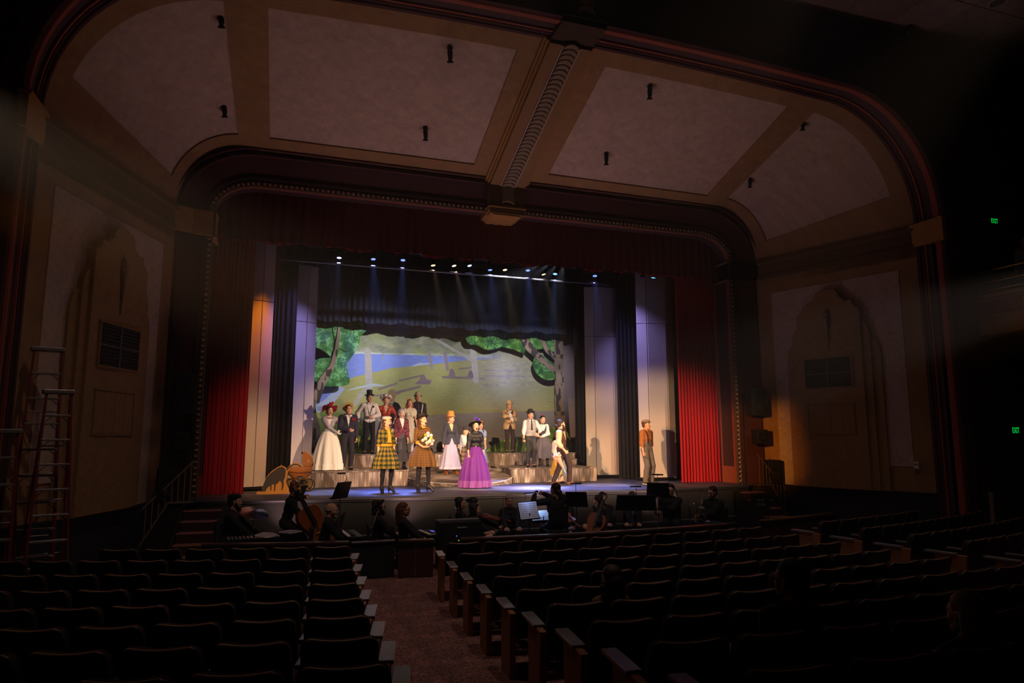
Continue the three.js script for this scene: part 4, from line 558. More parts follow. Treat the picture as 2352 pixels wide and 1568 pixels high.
// ---------------------------------------------------------------- pit rail, stairs, rails, loudspeakers, ladders
const railZ = (x) => 4.36 - 0.0225 * x * x, railTurn = (x) => Math.atan(0.045 * x);
{
  const wood = mat(0x3a1712, 0.6), cap = mat(0x4c3a30, 0.4);
  const run = (x0, x1, label) => { const t = thing('pit_rail', label, 'pit rail', [0, FLOOR, 0]); const n = Math.max(2, Math.round((x1 - x0) / 0.5)), w = (x1 - x0) / n;
    for (let i = 0; i < n; i++) { const x = x0 + w * (i + 0.5), z = railZ(x), a = railTurn(x), l = w / Math.cos(a); const p = mesh('rail_panel', [rbox(l - 0.01, 0.6, 0.05, 0.008, [0, 0.3, 0])], wood, t); p.position.set(x, 0, z); p.rotation.y = a; }
    const c = grid((u, v) => { const x = lerp(x0, x1, u), k = [[-0.07, 0.6], [-0.07, 0.63], [0.07, 0.63], [0.07, 0.6], [-0.07, 0.6]][Math.round(v * 4)]; return [x, k[1], railZ(x) + k[0]]; }, n * 2, 4); mesh('rail_cap', [c.toNonIndexed()].map((g) => { g.computeVertexNormals(); return g; }), cap, t); return t; };
  run(-6.35, -4.02, 'dark wooden orchestra pit rail left of the gap, before the drummer'); run(-3.22, -2.62, 'short dark wooden piece of pit rail beside the black amplifier'); run(-2.16, 3.42, 'long dark wooden orchestra pit rail before the conductor'); run(4.35, 6.9, 'dark wooden orchestra pit rail at right, behind the horn player');
  const gate = thing('pit_gate', 'open black gate panel in the gap of the pit rail', 'gate', [-3.62, FLOOR, 4.02], 0.05); mesh('gate_panel', [rbox(0.72, 0.58, 0.04, 0.008, [0, 0.3, 0])], M.black, gate); mesh('gate_cap', [rbox(0.74, 0.03, 0.1, 0.008, [0, 0.605, 0])], mat(0x585458, 0.4), gate);
  // stairs from the pit up to the stage on the left and right
  for (const s of [-1, 1]) {
    const t = thing('stage_stairs', `dark red carpeted stairs up to the ${s < 0 ? 'left' : 'right'} end of the stage`, 'stairs', [s * 6.58, FLOOR, 0.72], s * 0.06);
    for (let i = 0; i < 5; i++) { mesh('riser', [box(0.68, 0.17, 0.02, [0, 0.09 + i * 0.18, 0.28 * (5 - i) - 0.01])], mat(0x3c1015, 0.9), t); mesh('tread', [rbox(0.7, 0.025, 0.3, 0.01, [0, 0.185 + i * 0.18, 0.28 * (5 - i) - 0.14])], mat(0x8a5a52, 0.7), t); }
    mesh('stringer', [slab([[0, 0], [1.42, 0], [1.42, 0.1], [0, 1.0]], 0.04, 0.004, [-0.37, 0, 0], [0, -PI / 2, 0])], M.dark, t); mesh('stringer', [slab([[0, 0], [1.42, 0], [1.42, 0.1], [0, 1.0]], 0.04, 0.004, [0.4, 0, 0], [0, -PI / 2, 0])], M.dark, t);
    const land = thing('side_landing', `dark landing beside the stage at the ${s < 0 ? 'left' : 'right'}, under the stair rail`, 'landing', [s * 7.28, FLOOR, 0.55]); mesh('landing_block', [rbox(0.62, 1.06, 0.62, 0.01, [0, 0.53, 0])], M.dark, land); mesh('landing_edge', [rbox(0.66, 0.03, 0.66, 0.01, [0, 1.075, 0])], M.brown, land);
    const side = mesh('side_ramp', [slab([[0, 0], [0.95, 0], [0.95, 0.08], [0.0, 1.0]].map(([a, b]) => [a * s, b]), 0.5, 0.005, [s * 0.31, 0, -0.2])], M.dark, land); side.userData.label = 'dark sloping side of the outer stair';
    const rl = thing('stair_rail', `sloping stair rail with balusters at the ${s < 0 ? 'left' : 'right'} end of the stage`, 'handrail', [s * 6.86, 0, 0.9]); const m = mat(s < 0 ? 0x8a7462 : 0x5a4a44, 0.5); const top = (x) => 0.74 - 1.05 * x;
    mesh('handrail', [rod([-0.06 * s, top(-0.06), 0], [0.92 * s, top(0.92), 0], 0.022)], m, rl); mesh('rail_base', [rbox(0.46, 0.03, 0.06, 0.008, [s * 0.14, 0.0, 0])], m, rl); mesh('rail_base', [rod([0.36 * s, 0, 0], [0.95 * s, -1.04, 0], 0.02)], m, rl);
    for (let i = 0; i < 9; i++) { const x = -0.02 + i * 0.11; const b = x < 0.37 ? 0 : -1.05 * (x - 0.36) * 1.68; mesh('baluster', [rod([x * s, b, 0], [x * s, top(x), 0], 0.012, 6)], m, rl); }
  }
  // loudspeakers
  const spk = (label, at, w, h, d, turn, cones) => { const t = thing('loudspeaker', label, 'loudspeaker', at, turn); mesh('cabinet', [rbox(w, h, d, 0.02, [0, h / 2, 0])], M.black, t); mesh('front_grille', [rbox(w - 0.04, h - 0.04, 0.02, 0.01, [0, h / 2, d / 2 + 0.005])], mat(0x17191c, 0.7), t); for (const [y, r] of cones) mesh('speaker_cone', [place(new THREE.TorusGeometry(r, 0.012, 6, 24), [0, y * h, d / 2 + 0.018])], M.iron, t); mesh('bracket', [rbox(0.08, h * 0.5, 0.1, 0.01, [0, h / 2, -d / 2 - 0.05])], M.iron, t); return t; };
  spk('tall black loudspeaker mounted high on the left frame of the stage', [-7.08, 1.75, 0.55], 0.42, 0.85, 0.35, 0.1, [[0.3, 0.15], [0.75, 0.08]]); spk('smaller black loudspeaker below the tall one on the left frame', [-7.12, 0.98, 0.6], 0.32, 0.42, 0.3, 0.1, [[0.5, 0.1]]); spk('black floor loudspeaker standing at the left of the stage by the stair rail', [-7.28, 0.01, 0.72], 0.4, 0.66, 0.34, 0.2, [[0.4, 0.16]]);
  spk('tall black loudspeaker mounted high on the right frame of the stage', [7.12, 1.83, 0.55], 0.44, 0.76, 0.35, -0.2, [[0.3, 0.15], [0.75, 0.08]]); spk('smaller black loudspeaker below the tall one on the right frame', [7.14, 1.06, 0.6], 0.34, 0.4, 0.3, -0.2, [[0.5, 0.1]]); spk('black floor loudspeaker under a cloth at the right of the stage by the stair rail', [7.36, 0.01, 0.75], 0.42, 0.64, 0.34, -0.2, [[0.4, 0.16]]);
  // sign panel on the right
  const sg = thing('sign_board', 'black sign board with two lines of white lettering below the right stairs', 'sign', [5.62, FLOOR, 2.4], -0.25); const tx = canvasTex(256, 192, (g, w, h) => { g.fillStyle = '#0a0a0a'; g.fillRect(0, 0, w, h); g.fillStyle = '#8f8f8f'; g.font = 'bold 44px sans-serif'; g.textAlign = 'center'; g.fillText('SAVE', w / 2, 82); g.fillText('(SOLD)', w / 2 + 4, 140); });
  mesh('board', [rbox(0.44, 0.36, 0.03, 0.006, [0, 0.82, 0])], M.black, sg); mesh('lettering', [place(new THREE.PlaneGeometry(0.42, 0.34), [0, 0.82, 0.018])], mat(0xffffff, 0.7, { map: tx }), sg); mesh('leg', [rod([-0.18, 0, 0], [-0.18, 0.66, 0], 0.012)], M.iron, sg); mesh('leg', [rod([0.18, 0, 0], [0.18, 0.66, 0], 0.012)], M.iron, sg);
  // three step ladders against the left wall
  const ladder = (label, at, turn, h, w, n, topM) => {
    const t = thing('step_ladder', label, 'ladder', at, turn, 'red step ladders at the left wall'); const red = mat(0x6a1418, 0.55), alu = mat(0x9a9698, 0.4, { metalness: 0.5 }); const half = (y) => lerp(w, w * 0.55, y / h), dz = (y) => lerp(0.0, -0.16 * h * 0.9, y / h);
    for (const s of [-1, 1]) { mesh('front_rail', [merged([rodBox([s * half(0), 0, 0], [s * half(h), h, dz(h)], 0.03, 0.075)])], red, t); mesh('back_rail', [rodBox([s * half(0) * 1.05, 0, -0.34 * h * 0.85], [s * half(h), h - 0.1, dz(h) - 0.03], 0.025, 0.05)], red, t); }
    mesh('top_cap', [rbox(half(h) * 2 + 0.1, 0.07, 0.2, 0.02, [0, h, dz(h) - 0.03])], topM ?? alu, t);
    for (let i = 1; i < n; i++) { const y = (i * h) / n; const st = mesh('step', [rbox(half(y) * 2, 0.03, 0.09, 0.006, [0, y, dz(y)])], alu, t); for (const q of [-1, 1]) mesh('step_brace', [rod([q * (half(y) - 0.02), y - 0.09, dz(y)], [q * (half(y) - 0.1), y - 0.01, dz(y)], 0.006, 5)], alu, st); }
    for (let i = 1; i < 4; i++) { const y = (i * h) / 4; mesh('back_brace', [rod([-half(y) * 1.03, y, lerp(-0.3 * h, dz(h), y / h)], [half(y) * 1.03, y, lerp(-0.3 * h, dz(h), y / h)], 0.012, 6)], alu, t); }
    return t; };
  ladder('tallest red step ladder of the three at the left wall', [-8.36, FLOOR, 4.85], 0.3, 3.66, 0.3, 10); ladder('middle red step ladder with silver steps, in front at the right of the three', [-8.02, FLOOR, 5.35], 0.35, 3.0, 0.26, 9); ladder('shortest red step ladder, leftmost of the three at the left wall', [-8.62, FLOOR, 5.45], 0.2, 2.45, 0.22, 7);
}
function rodBox(a, b, w, d) { a = V(...a); b = V(...b); const v = b.clone().sub(a), g = new THREE.BoxGeometry(w, v.length(), d); g.applyQuaternion(new THREE.Quaternion().setFromUnitVectors(V(0, 1, 0), v.clone().normalize())); const c = a.add(b).multiplyScalar(0.5); return g.translate(c.x, c.y, c.z); }

// ---------------------------------------------------------------- bodies: joined tapered capsules meshed as one surface
// a primitive is {a, b, ra, rb} (tapered capsule) or {c, r:[x,y,z]} (ellipsoid); sub: carve
const cap = (a, b, ra, rb = ra, o) => ({ a, b, ra, rb, ...o }), ell = (c, r, o) => ({ c, r, ...o });
function surfaceOf(prims, h, k = 0.03, clip) {
  const lo = [1e9, 1e9, 1e9], hi = [-1e9, -1e9, -1e9], bb = (p) => p.c ? [0, 1, 2].map((i) => [p.c[i] - p.r[i], p.c[i] + p.r[i]]) : [0, 1, 2].map((i) => [Math.min(p.a[i] - p.ra, p.b[i] - p.rb), Math.max(p.a[i] + p.ra, p.b[i] + p.rb)]);
  const mg = k + 2 * h, boxes = prims.map(bb); boxes.forEach((b, n) => { if (!prims[n].sub) b.forEach(([l, u], i) => { lo[i] = Math.min(lo[i], l - mg); hi[i] = Math.max(hi[i], u + mg); }); });
  const N = [0, 1, 2].map((i) => Math.ceil((hi[i] - lo[i]) / h) + 1), sx = N[0], sxy = N[0] * N[1], F = new Float32Array(sxy * N[2]).fill(0.2);
  prims.forEach((p, n) => {
    const b = boxes[n], r = [0, 1, 2].map((i) => [Math.max(0, Math.floor((b[i][0] - mg - lo[i]) / h)), Math.min(N[i] - 1, Math.ceil((b[i][1] + mg - lo[i]) / h))]), kk = p.k ?? k;
    let dx, dy, dz, L; if (!p.c) { dx = p.b[0] - p.a[0]; dy = p.b[1] - p.a[1]; dz = p.b[2] - p.a[2]; L = dx * dx + dy * dy + dz * dz || 1e-9; }
    const mr = p.c ? Math.min(...p.r) : 0;
    for (let z = r[2][0]; z <= r[2][1]; z++) for (let y = r[1][0]; y <= r[1][1]; y++) for (let x = r[0][0]; x <= r[0][1]; x++) {
      const X = lo[0] + x * h, Y = lo[1] + y * h, Z = lo[2] + z * h; let d;
      if (p.c) { const u = (X - p.c[0]) / p.r[0], v = (Y - p.c[1]) / p.r[1], w = (Z - p.c[2]) / p.r[2], q = Math.sqrt(u * u + v * v + w * w), g = Math.sqrt((u / p.r[0]) ** 2 + (v / p.r[1]) ** 2 + (w / p.r[2]) ** 2); d = g > 1e-6 ? (q * (q - 1)) / g : -mr; }
      else { const u = X - p.a[0], v = Y - p.a[1], w = Z - p.a[2], t = Math.max(0, Math.min(1, (u * dx + v * dy + w * dz) / L)), e = u - t * dx, f = v - t * dy, g = w - t * dz; d = Math.sqrt(e * e + f * f + g * g) - (p.ra + (p.rb - p.ra) * t); }
      const i = z * sxy + y * sx + x, o = F[i];
      if (p.sub) { const q = Math.max(0, kk - Math.abs(o + d)) / kk; F[i] = Math.max(o, -d) + q * q * kk * 0.25; }
      else { const q = Math.max(0, kk - Math.abs(o - d)) / kk; F[i] = Math.min(o, d) - q * q * kk * 0.25; }
    }
  });
  if (clip) for (let z = 0; z < N[2]; z++) for (let y = 0; y < N[1]; y++) for (let x = 0; x < N[0]; x++) { const i = z * sxy + y * sx + x; if (F[i] < 0.1) F[i] = Math.max(F[i], clip(lo[0] + x * h, lo[1] + y * h, lo[2] + z * h)); }
  // surface nets
  const id = new Int32Array(F.length).fill(-1), pos = [], nor = [], idx = [];
  for (let z = 0; z < N[2] - 1; z++) for (let y = 0; y < N[1] - 1; y++) for (let x = 0; x < N[0] - 1; x++) {
    const i = z * sxy + y * sx + x; let m = 0; const c = [F[i], F[i + 1], F[i + sx], F[i + sx + 1], F[i + sxy], F[i + sxy + 1], F[i + sxy + sx], F[i + sxy + sx + 1]];
    for (let q = 0; q < 8; q++) if (c[q] < 0) m |= 1 << q; if (m === 0 || m === 255) continue;
    let px = 0, py = 0, pz = 0, n = 0; const e = (a, b, X, Y, Z, ax) => { if ((c[a] < 0) !== (c[b] < 0)) { const t = c[a] / (c[a] - c[b]); px += X + (ax === 0 ? t : 0); py += Y + (ax === 1 ? t : 0); pz += Z + (ax === 2 ? t : 0); n++; } };
    e(0, 1, 0, 0, 0, 0); e(2, 3, 0, 1, 0, 0); e(4, 5, 0, 0, 1, 0); e(6, 7, 0, 1, 1, 0); e(0, 2, 0, 0, 0, 1); e(1, 3, 1, 0, 0, 1); e(4, 6, 0, 0, 1, 1); e(5, 7, 1, 0, 1, 1); e(0, 4, 0, 0, 0, 2); e(1, 5, 1, 0, 0, 2); e(2, 6, 0, 1, 0, 2); e(3, 7, 1, 1, 0, 2);
    id[i] = pos.length / 3; pos.push(lo[0] + (x + px / n) * h, lo[1] + (y + py / n) * h, lo[2] + (z + pz / n) * h);
    const gx = c[1] + c[3] + c[5] + c[7] - c[0] - c[2] - c[4] - c[6], gy = c[2] + c[3] + c[6] + c[7] - c[0] - c[1] - c[4] - c[5], gz = c[4] + c[5] + c[6] + c[7] - c[0] - c[1] - c[2] - c[3], l = Math.hypot(gx, gy, gz) || 1; nor.push(gx / l, gy / l, gz / l);
  }
  for (let z = 1; z < N[2] - 1; z++) for (let y = 1; y < N[1] - 1; y++) for (let x = 1; x < N[0] - 1; x++) {
    const i = z * sxy + y * sx + x, s = F[i] < 0; const quad = (a, b, c, d, f) => { if (a < 0 || b < 0 || c < 0 || d < 0) return; f ? idx.push(a, b, c, a, c, d) : idx.push(a, c, b, a, d, c); };
    if (s !== F[i + 1] < 0) quad(id[i - sx - sxy], id[i - sxy], id[i], id[i - sx], s);
    if (s !== F[i + sx] < 0) quad(id[i - 1 - sxy], id[i - 1], id[i], id[i - sxy], s);
    if (s !== F[i + sxy] < 0) quad(id[i - 1 - sx], id[i - sx], id[i], id[i - 1], s);
  }
  const g = new THREE.BufferGeometry(); g.setAttribute('position', new THREE.Float32BufferAttribute(pos, 3)); g.setAttribute('normal', new THREE.Float32BufferAttribute(nor, 3)); g.setIndex(idx);
  const uv = new Float32Array((pos.length / 3) * 2); for (let i = 0; i < uv.length / 2; i++) { uv[2 * i] = pos[3 * i] + pos[3 * i + 2] * 0.6; uv[2 * i + 1] = pos[3 * i + 1]; } g.setAttribute('uv', new THREE.BufferAttribute(uv, 2)); return g;
}
const v3 = { add: (a, b, s = 1) => [a[0] + b[0] * s, a[1] + b[1] * s, a[2] + b[2] * s], sub: (a, b) => [a[0] - b[0], a[1] - b[1], a[2] - b[2]], len: (a) => Math.hypot(...a), mul: (a, s) => a.map((x) => x * s), lerp: (a, b, t) => a.map((x, i) => x + (b[i] - x) * t), cross: (a, b) => [a[1] * b[2] - a[2] * b[1], a[2] * b[0] - a[0] * b[2], a[0] * b[1] - a[1] * b[0]], norm: (a) => { const l = Math.hypot(...a) || 1; return a.map((x) => x / l); }, dot: (a, b) => a[0] * b[0] + a[1] * b[1] + a[2] * b[2] };
function colored(g, c) { const n = g.attributes.position.count, a = new Float32Array(n * 3), col = new THREE.Color(); const f = typeof c === 'function' ? c : () => c; const p = g.attributes.position; for (let i = 0; i < n; i++) { col.set(f(p.getX(i), p.getY(i), p.getZ(i))); a.set([col.r, col.g, col.b], i * 3); } g.setAttribute('color', new THREE.BufferAttribute(a, 3)); return g; }

// heads, in their own frame: origin between the ears, face towards +z
const headCache = new Map();
function headGeo(sex, mouth, skin, lip, cell, brow) {
  const key = [sex, mouth, skin, lip, cell, brow].join(); if (headCache.has(key)) return headCache.get(key);
  const f = sex === 'f', j = mouth * 0.016, P = [ell([0, 0.035, -0.014], [0.073, 0.086, 0.094]), cap([0, 0.0, 0.03], [0, -0.06 - j * 0.4, 0.042], 0.062, f ? 0.046 : 0.05), cap([0, -0.075 - j, 0.06], [0, -0.094 - j, 0.062], 0.03, f ? 0.016 : 0.021), cap([-0.048, -0.05 - j * 0.5, 0.01], [-0.02, -0.088 - j, 0.055], 0.022, 0.016), cap([0.048, -0.05 - j * 0.5, 0.01], [0.02, -0.088 - j, 0.055], 0.022, 0.016),
    ell([-0.036, -0.028, 0.055], [0.026, 0.024, 0.026]), ell([0.036, -0.028, 0.055], [0.026, 0.024, 0.026]), cap([-0.036, 0.024, 0.07], [0.036, 0.024, 0.07], 0.014, 0.014, { k: 0.02 }),
    cap([0, 0.012, 0.086], [0, -0.026, 0.105], 0.008, 0.0115, { k: 0.012 }), cap([-0.011, -0.032, 0.094], [0.011, -0.032, 0.094], 0.0085, 0.0085, { k: 0.01 }),
    cap([-0.02, -0.056, 0.083], [0.02, -0.056, 0.083], 0.0065, 0.0065, { k: 0.008 }), cap([-0.015, -0.067 - j * 1.6, 0.081], [0.015, -0.067 - j * 1.6, 0.081], 0.0075, 0.0075, { k: 0.008 }),
    cap([0, -0.05, -0.02], [0, -0.16, -0.03], f ? 0.044 : 0.053, f ? 0.05 : 0.06),
    cap([-0.074, 0.014, -0.006], [-0.072, -0.03, 0.0], 0.011, 0.008, { k: 0.01 }), cap([0.074, 0.014, -0.006], [0.072, -0.03, 0.0], 0.011, 0.008, { k: 0.01 }),
    ell([-0.032, 0.004, 0.099], [0.017, 0.011, 0.014], { sub: 1, k: 0.012 }), ell([0.032, 0.004, 0.099], [0.017, 0.011, 0.014], { sub: 1, k: 0.012 })];
  if (mouth > 0.2) P.push(ell([0, -0.062 - j * 0.8, 0.096], [0.014 + 0.006 * mouth, 0.004 + 0.011 * mouth, 0.022], { sub: 1, k: 0.006 }));
  const g = surfaceOf(P, cell, 0.025), S = new THREE.Color(skin), L = new THREE.Color(lip), B = new THREE.Color(brow), D = new THREE.Color(0x2a0c0c), C = new THREE.Color(skin).lerp(new THREE.Color(0xd06a5a), 0.25), t = new THREE.Color();
  colored(g, (x, y, z) => { const ax = Math.abs(x); if (z > 0.055) { const my = y + 0.0615 + j * 0.8; if (mouth > 0.2 && (x / (0.013 + 0.006 * mouth)) ** 2 + (my / (0.004 + 0.01 * mouth)) ** 2 < 1 && z < 0.094) return D; if ((x / 0.027) ** 2 + (my / (0.014 + j * 1.0)) ** 2 < 1 && z > 0.072) return L; if (ax > 0.014 && ax < 0.05 && y > 0.019 && y < 0.029) return B; if ((ax - 0.04) ** 2 + (y + 0.032) ** 2 < 0.0004) return C; } return S; });
  headCache.set(key, g); return g;
}
function handPrims(wr, dir, palm, curl, s, thumbSide) { // wrist, finger direction, palm normal (towards the palm's inside), curl 0..1, scale
  dir = v3.norm(dir); palm = v3.norm(v3.sub(palm, v3.mul(dir, v3.dot(palm, dir)))); const side = v3.mul(v3.cross(dir, palm), thumbSide), at = (a, b, c) => v3.add(v3.add(v3.add(wr, dir, a * s), side, b * s), palm, c * s), P = [];
  P.push(cap(at(0.0, 0, 0), at(0.03, 0, 0), 0.024 * s, 0.027 * s)); for (const b of [0.024, 0.008, -0.008, -0.024]) P.push(cap(at(0.025, b * 0.8, 0), at(0.088 - Math.abs(b - 0.004) * 0.3, b, 0), 0.015 * s, 0.0115 * s, { k: 0.012 }));
  const LEN = [0.07, 0.078, 0.073, 0.056]; [0.025, 0.0085, -0.0085, -0.025].forEach((b, i) => { let p = at(0.086 - Math.abs(b - 0.004) * 0.3, b, 0), a = 0.25 + curl * 1.0; const seg = [0.45, 0.32, 0.23]; for (let q = 0; q < 3; q++) { const d = v3.add(v3.mul(dir, Math.cos(a)), palm, Math.sin(a)), n = v3.add(p, d, LEN[i] * seg[q] * s); P.push(cap(p, n, (0.0098 - q * 0.0011) * s, (0.009 - q * 0.0011) * s, { k: 0.004 })); p = n; a += 0.2 + curl * 0.95; } });
  let t = at(0.022, 0.024, 0.006); const t1 = at(0.055, 0.046, 0.012 + 0.012 * curl), t2 = at(0.083 - 0.012 * curl, 0.05 - 0.02 * curl, 0.02 + 0.022 * curl); P.push(cap(t, t1, 0.014 * s, 0.0115 * s, { k: 0.008 }), cap(t1, t2, 0.011 * s, 0.009 * s, { k: 0.004 })); return P;
}
function ik(S, W, l1, l2, pole) { let d = v3.sub(W, S), L = v3.len(d); if (L > (l1 + l2) * 0.995) { W = v3.add(S, d, ((l1 + l2) * 0.995) / L); d = v3.sub(W, S); L = v3.len(d); } const a = (l1 * l1 - l2 * l2 + L * L) / (2 * L), h = Math.sqrt(Math.max(0, l1 * l1 - a * a)), u = v3.norm(d); let p = v3.sub(pole, v3.mul(u, v3.dot(pole, u))); p = v3.norm(p); return [v3.add(v3.add(S, u, a), p, h), W]; }

// a person: skeleton from a pose, one body mesh, then clothes, hair and hat as children
function person(o) {
  const t = thing('person', o.label, 'person', o.at, R(o.yaw ?? 0), o.group), f = o.sex === 'f', u = (o.H ?? (f ? 1.66 : 1.76)) / 1.75, w = (o.w ?? 1) * u, S = { u, w, f, o };
  const seat = o.seat, pelvis = seat ? [0, seat + 0.09 * u, 0] : [o.shift ?? 0, 0.945 * u - (o.crouch ?? 0) + (o.heel ?? 0), 0], lean = R(o.lean ?? 0), tw = R(o.twist ?? 0);
  const T = (x, y, z) => { let a = x * w, b = (y - 0.945) * u, c = z * w; const x2 = a * Math.cos(tw) + c * Math.sin(tw), z2 = -a * Math.sin(tw) + c * Math.cos(tw), k = clamp((y - 0.945) / 0.3, 0, 1); a = lerp(a, x2, k); c = lerp(c, z2, k); return v3.add(pelvis, [a, b * Math.cos(lean) - c * Math.sin(lean), b * Math.sin(lean) + c * Math.cos(lean)]); };
  S.T = T; const sh = f ? 0.146 : 0.172; S.shL = T(sh, 1.395, -0.01); S.shR = T(-sh, 1.395, -0.01); S.neck = T(0, 1.48, -0.015);
  const hd = o.head ?? {}; S.headC = v3.add(T(0, 1.615, 0.005), [0, 0, (hd.fwd ?? 0) * u]); S.headQ = new THREE.Quaternion().setFromEuler(new THREE.Euler(R(-(hd.pitch ?? 0)), R(hd.yaw ?? 0), R(hd.roll ?? 0), 'YXZ'));
  S.headM = new THREE.Matrix4().compose(V(...S.headC), S.headQ, V(1, 1, 1).multiplyScalar(1.05 * Math.sqrt(u) * (o.headScale ?? 1)));
  const l1 = 0.29 * u, l2 = 0.255 * u, arm = (sd, tgt, pole, dflt) => { const s = sd > 0 ? S.shL : S.shR, W = tgt ? [tgt[0] * u, tgt[1] * u, tgt[2] * u] : v3.add(s, dflt.map((x) => x * u)); return ik(s, W, l1, l2, pole ?? [sd * 0.5, -0.3, -1]); };
  [S.elL, S.wrL] = arm(1, o.L, o.poleL, [0.045, -0.535, 0.05]); [S.elR, S.wrR] = arm(-1, o.R, o.poleR, [-0.045, -0.535, 0.05]);
  const F = o.feet ?? {}; S.hipL = v3.add(pelvis, [0.085 * w, -0.015 * u, 0]); S.hipR = v3.add(pelvis, [-0.085 * w, -0.015 * u, 0]);
  const leg = (sd) => { const q = sd > 0 ? F.L : F.R, h = sd > 0 ? S.hipL : S.hipR, heel = o.heel ?? 0; const an = seat ? [sd * (q?.[0] ?? 0.12) * u, 0.09 * u + (o.footY ?? 0), (q?.[1] ?? 0.4) * u] : [sd > 0 ? (q?.[0] ?? 0.1) * u : (q?.[0] ?? -0.1) * u, 0.085 * u + heel, (q?.[1] ?? 0) * u - heel * 0.4]; const [k, a] = ik(h, an, 0.435 * u, 0.43 * u, [sd * 0.12, seat ? 0.6 : 0, 1]); const fy = R(q?.[2] ?? sd * 14); const d = [Math.sin(fy), 0, Math.cos(fy)]; return { k, a, d }; };
  const lL = leg(1), lR = leg(-1); S.knL = lL.k; S.anL = lL.a; S.fdL = lL.d; S.knR = lR.k; S.anR = lR.a; S.fdR = lR.d; S.heel = o.heel ?? 0;
  // torso and limbs; e inflates them for clothes
  S.torso = (e = 0) => [cap(T(-0.085, 1.345, 0), T(0.085, 1.345, 0), (f ? 0.07 : 0.08) * w + e), cap(T(-0.066, 1.24, 0.004), T(0.066, 1.24, 0.004), (f ? 0.076 : 0.092) * w + e), cap(T(-0.046, 1.1, 0), T(0.046, 1.1, 0), (f ? 0.066 : 0.086) * w + e), cap(T(-0.068, 0.955, -0.01), T(0.068, 0.955, -0.01), (f ? 0.096 : 0.092) * w + e), cap(T(0, 1.455, -0.02), T(0.13, 1.405, -0.012), 0.042 * w + e, 0.044 * w + e), cap(T(0, 1.44, -0.02), T(0, 1.53, -0.01), 0.052 * u + e * 0.5, 0.045 * u + e * 0.4), cap(T(0, 1.455, -0.02), T(-0.13, 1.405, -0.012), 0.042 * w + e, 0.044 * w + e), ...(f ? [ell(T(0.06, 1.255, 0.068), [0.052 * w + e, 0.054 * w + e, 0.044 * w + e]), ell(T(-0.06, 1.255, 0.068), [0.052 * w + e, 0.054 * w + e, 0.044 * w + e])] : o.belly ? [ell(T(0, 1.08, 0.06), [0.13 * w + e, 0.14 * w + e, 0.1 * w * o.belly + e])] : [])];
  S.arm = (sd, e = 0, to = 1) => { const s = sd > 0 ? S.shL : S.shR, el = sd > 0 ? S.elL : S.elR, wr = sd > 0 ? S.wrL : S.wrR, P = [cap(s, v3.lerp(s, el, Math.min(1, to * 2)), (f ? 0.044 : 0.054) * u + e, (f ? 0.036 : 0.042) * u + e)]; if (to > 0.5) { const q = (to - 0.5) * 2; P.push(cap(el, v3.lerp(el, wr, q), (f ? 0.035 : 0.042) * u + e, lerp(f ? 0.035 : 0.042, f ? 0.022 : 0.027, q) * u + e)); } return P; };
  S.leg = (sd, e = 0, y = 1) => { const h = sd > 0 ? S.hipL : S.hipR, k = sd > 0 ? S.knL : S.knR, a = sd > 0 ? S.anL : S.anR, m = v3.add(v3.lerp(k, a, 0.35), [0, 0, -0.012 * u]); return [cap(h, k, 0.082 * w + e, 0.052 * u + e), cap(k, v3.lerp(k, a, y), 0.05 * u + e, lerp(0.05, 0.036, y) * u + e), cap(v3.lerp(k, a, 0.12), m, 0.044 * u + e, 0.05 * u + e)]; };
  S.foot = (sd, e = 0) => { const a = sd > 0 ? S.anL : S.anR, d = sd > 0 ? S.fdL : S.fdR, y0 = seat ? (o.footY ?? 0) : 0, hb = v3.add(a, d, -0.035 * u), toe = v3.add(a, d, 0.135 * u); return [cap([hb[0], Math.max(0.032 * u, a[1] - 0.06 * u), hb[2]], [a[0] + d[0] * 0.05, a[1] - 0.035 * u, a[2] + d[2] * 0.05], 0.032 * u + e, 0.03 * u + e), cap([a[0] + d[0] * 0.05 * u, a[1] - 0.04 * u, a[2] + d[2] * 0.05 * u], [toe[0], y0 + 0.03 * u, toe[2]], 0.034 * u + e, 0.026 * u + e), cap(a, v3.add(a, [0, -0.05 * u, 0]), 0.036 * u + e, 0.034 * u + e)]; };
  const skin = o.skin ?? 0xd9a282, cell = o.cell ?? 0.016;
  const body = colored(surfaceOf([...S.torso(), ...S.arm(1), ...S.arm(-1), ...(o.noLegs ? [cap(S.hipL, v3.lerp(S.hipL, S.knL, 0.5), 0.08 * w, 0.06 * w), cap(S.hipR, v3.lerp(S.hipR, S.knR, 0.5), 0.08 * w, 0.06 * w)] : [...S.leg(1), ...S.leg(-1), ...S.foot(1), ...S.foot(-1)])], cell, 0.035), skin);
  const head = headGeo(o.sex, hd.mouth ?? 0, skin, o.lip ?? (f ? 0xa8403c : 0xb8705e), o.hcell ?? 0.006, o.brow ?? 0x3a2a20).clone().applyMatrix4(S.headM);
  const hand = (sd) => { const wr = sd > 0 ? S.wrL : S.wrR, el = sd > 0 ? S.elL : S.elR, dir = (sd > 0 ? o.dirL : o.dirR) ?? v3.sub(wr, el), palm = (sd > 0 ? o.palmL : o.palmR) ?? [-sd, 0, 0.15]; const th = v3.dot(v3.cross(v3.norm(dir), palm), (sd > 0 ? o.thumbL : o.thumbR) ?? [0, 0.4, 1]) > 0 ? 1 : -1; const s = (f ? 0.93 : 1.03) * Math.sqrt(u); const dn = v3.norm(dir); S[sd > 0 ? 'handL' : 'handR'] = v3.add(wr, dn, 0.075 * s); return colored(surfaceOf(handPrims(wr, dir, palm, (sd > 0 ? o.curlL : o.curlR) ?? 0.35, s, th), o.ccell ?? 0.006, 0.01), o.gloves ?? skin); };
  const parts = [body, head]; if (!o.noHands) parts.push(hand(1), hand(-1));
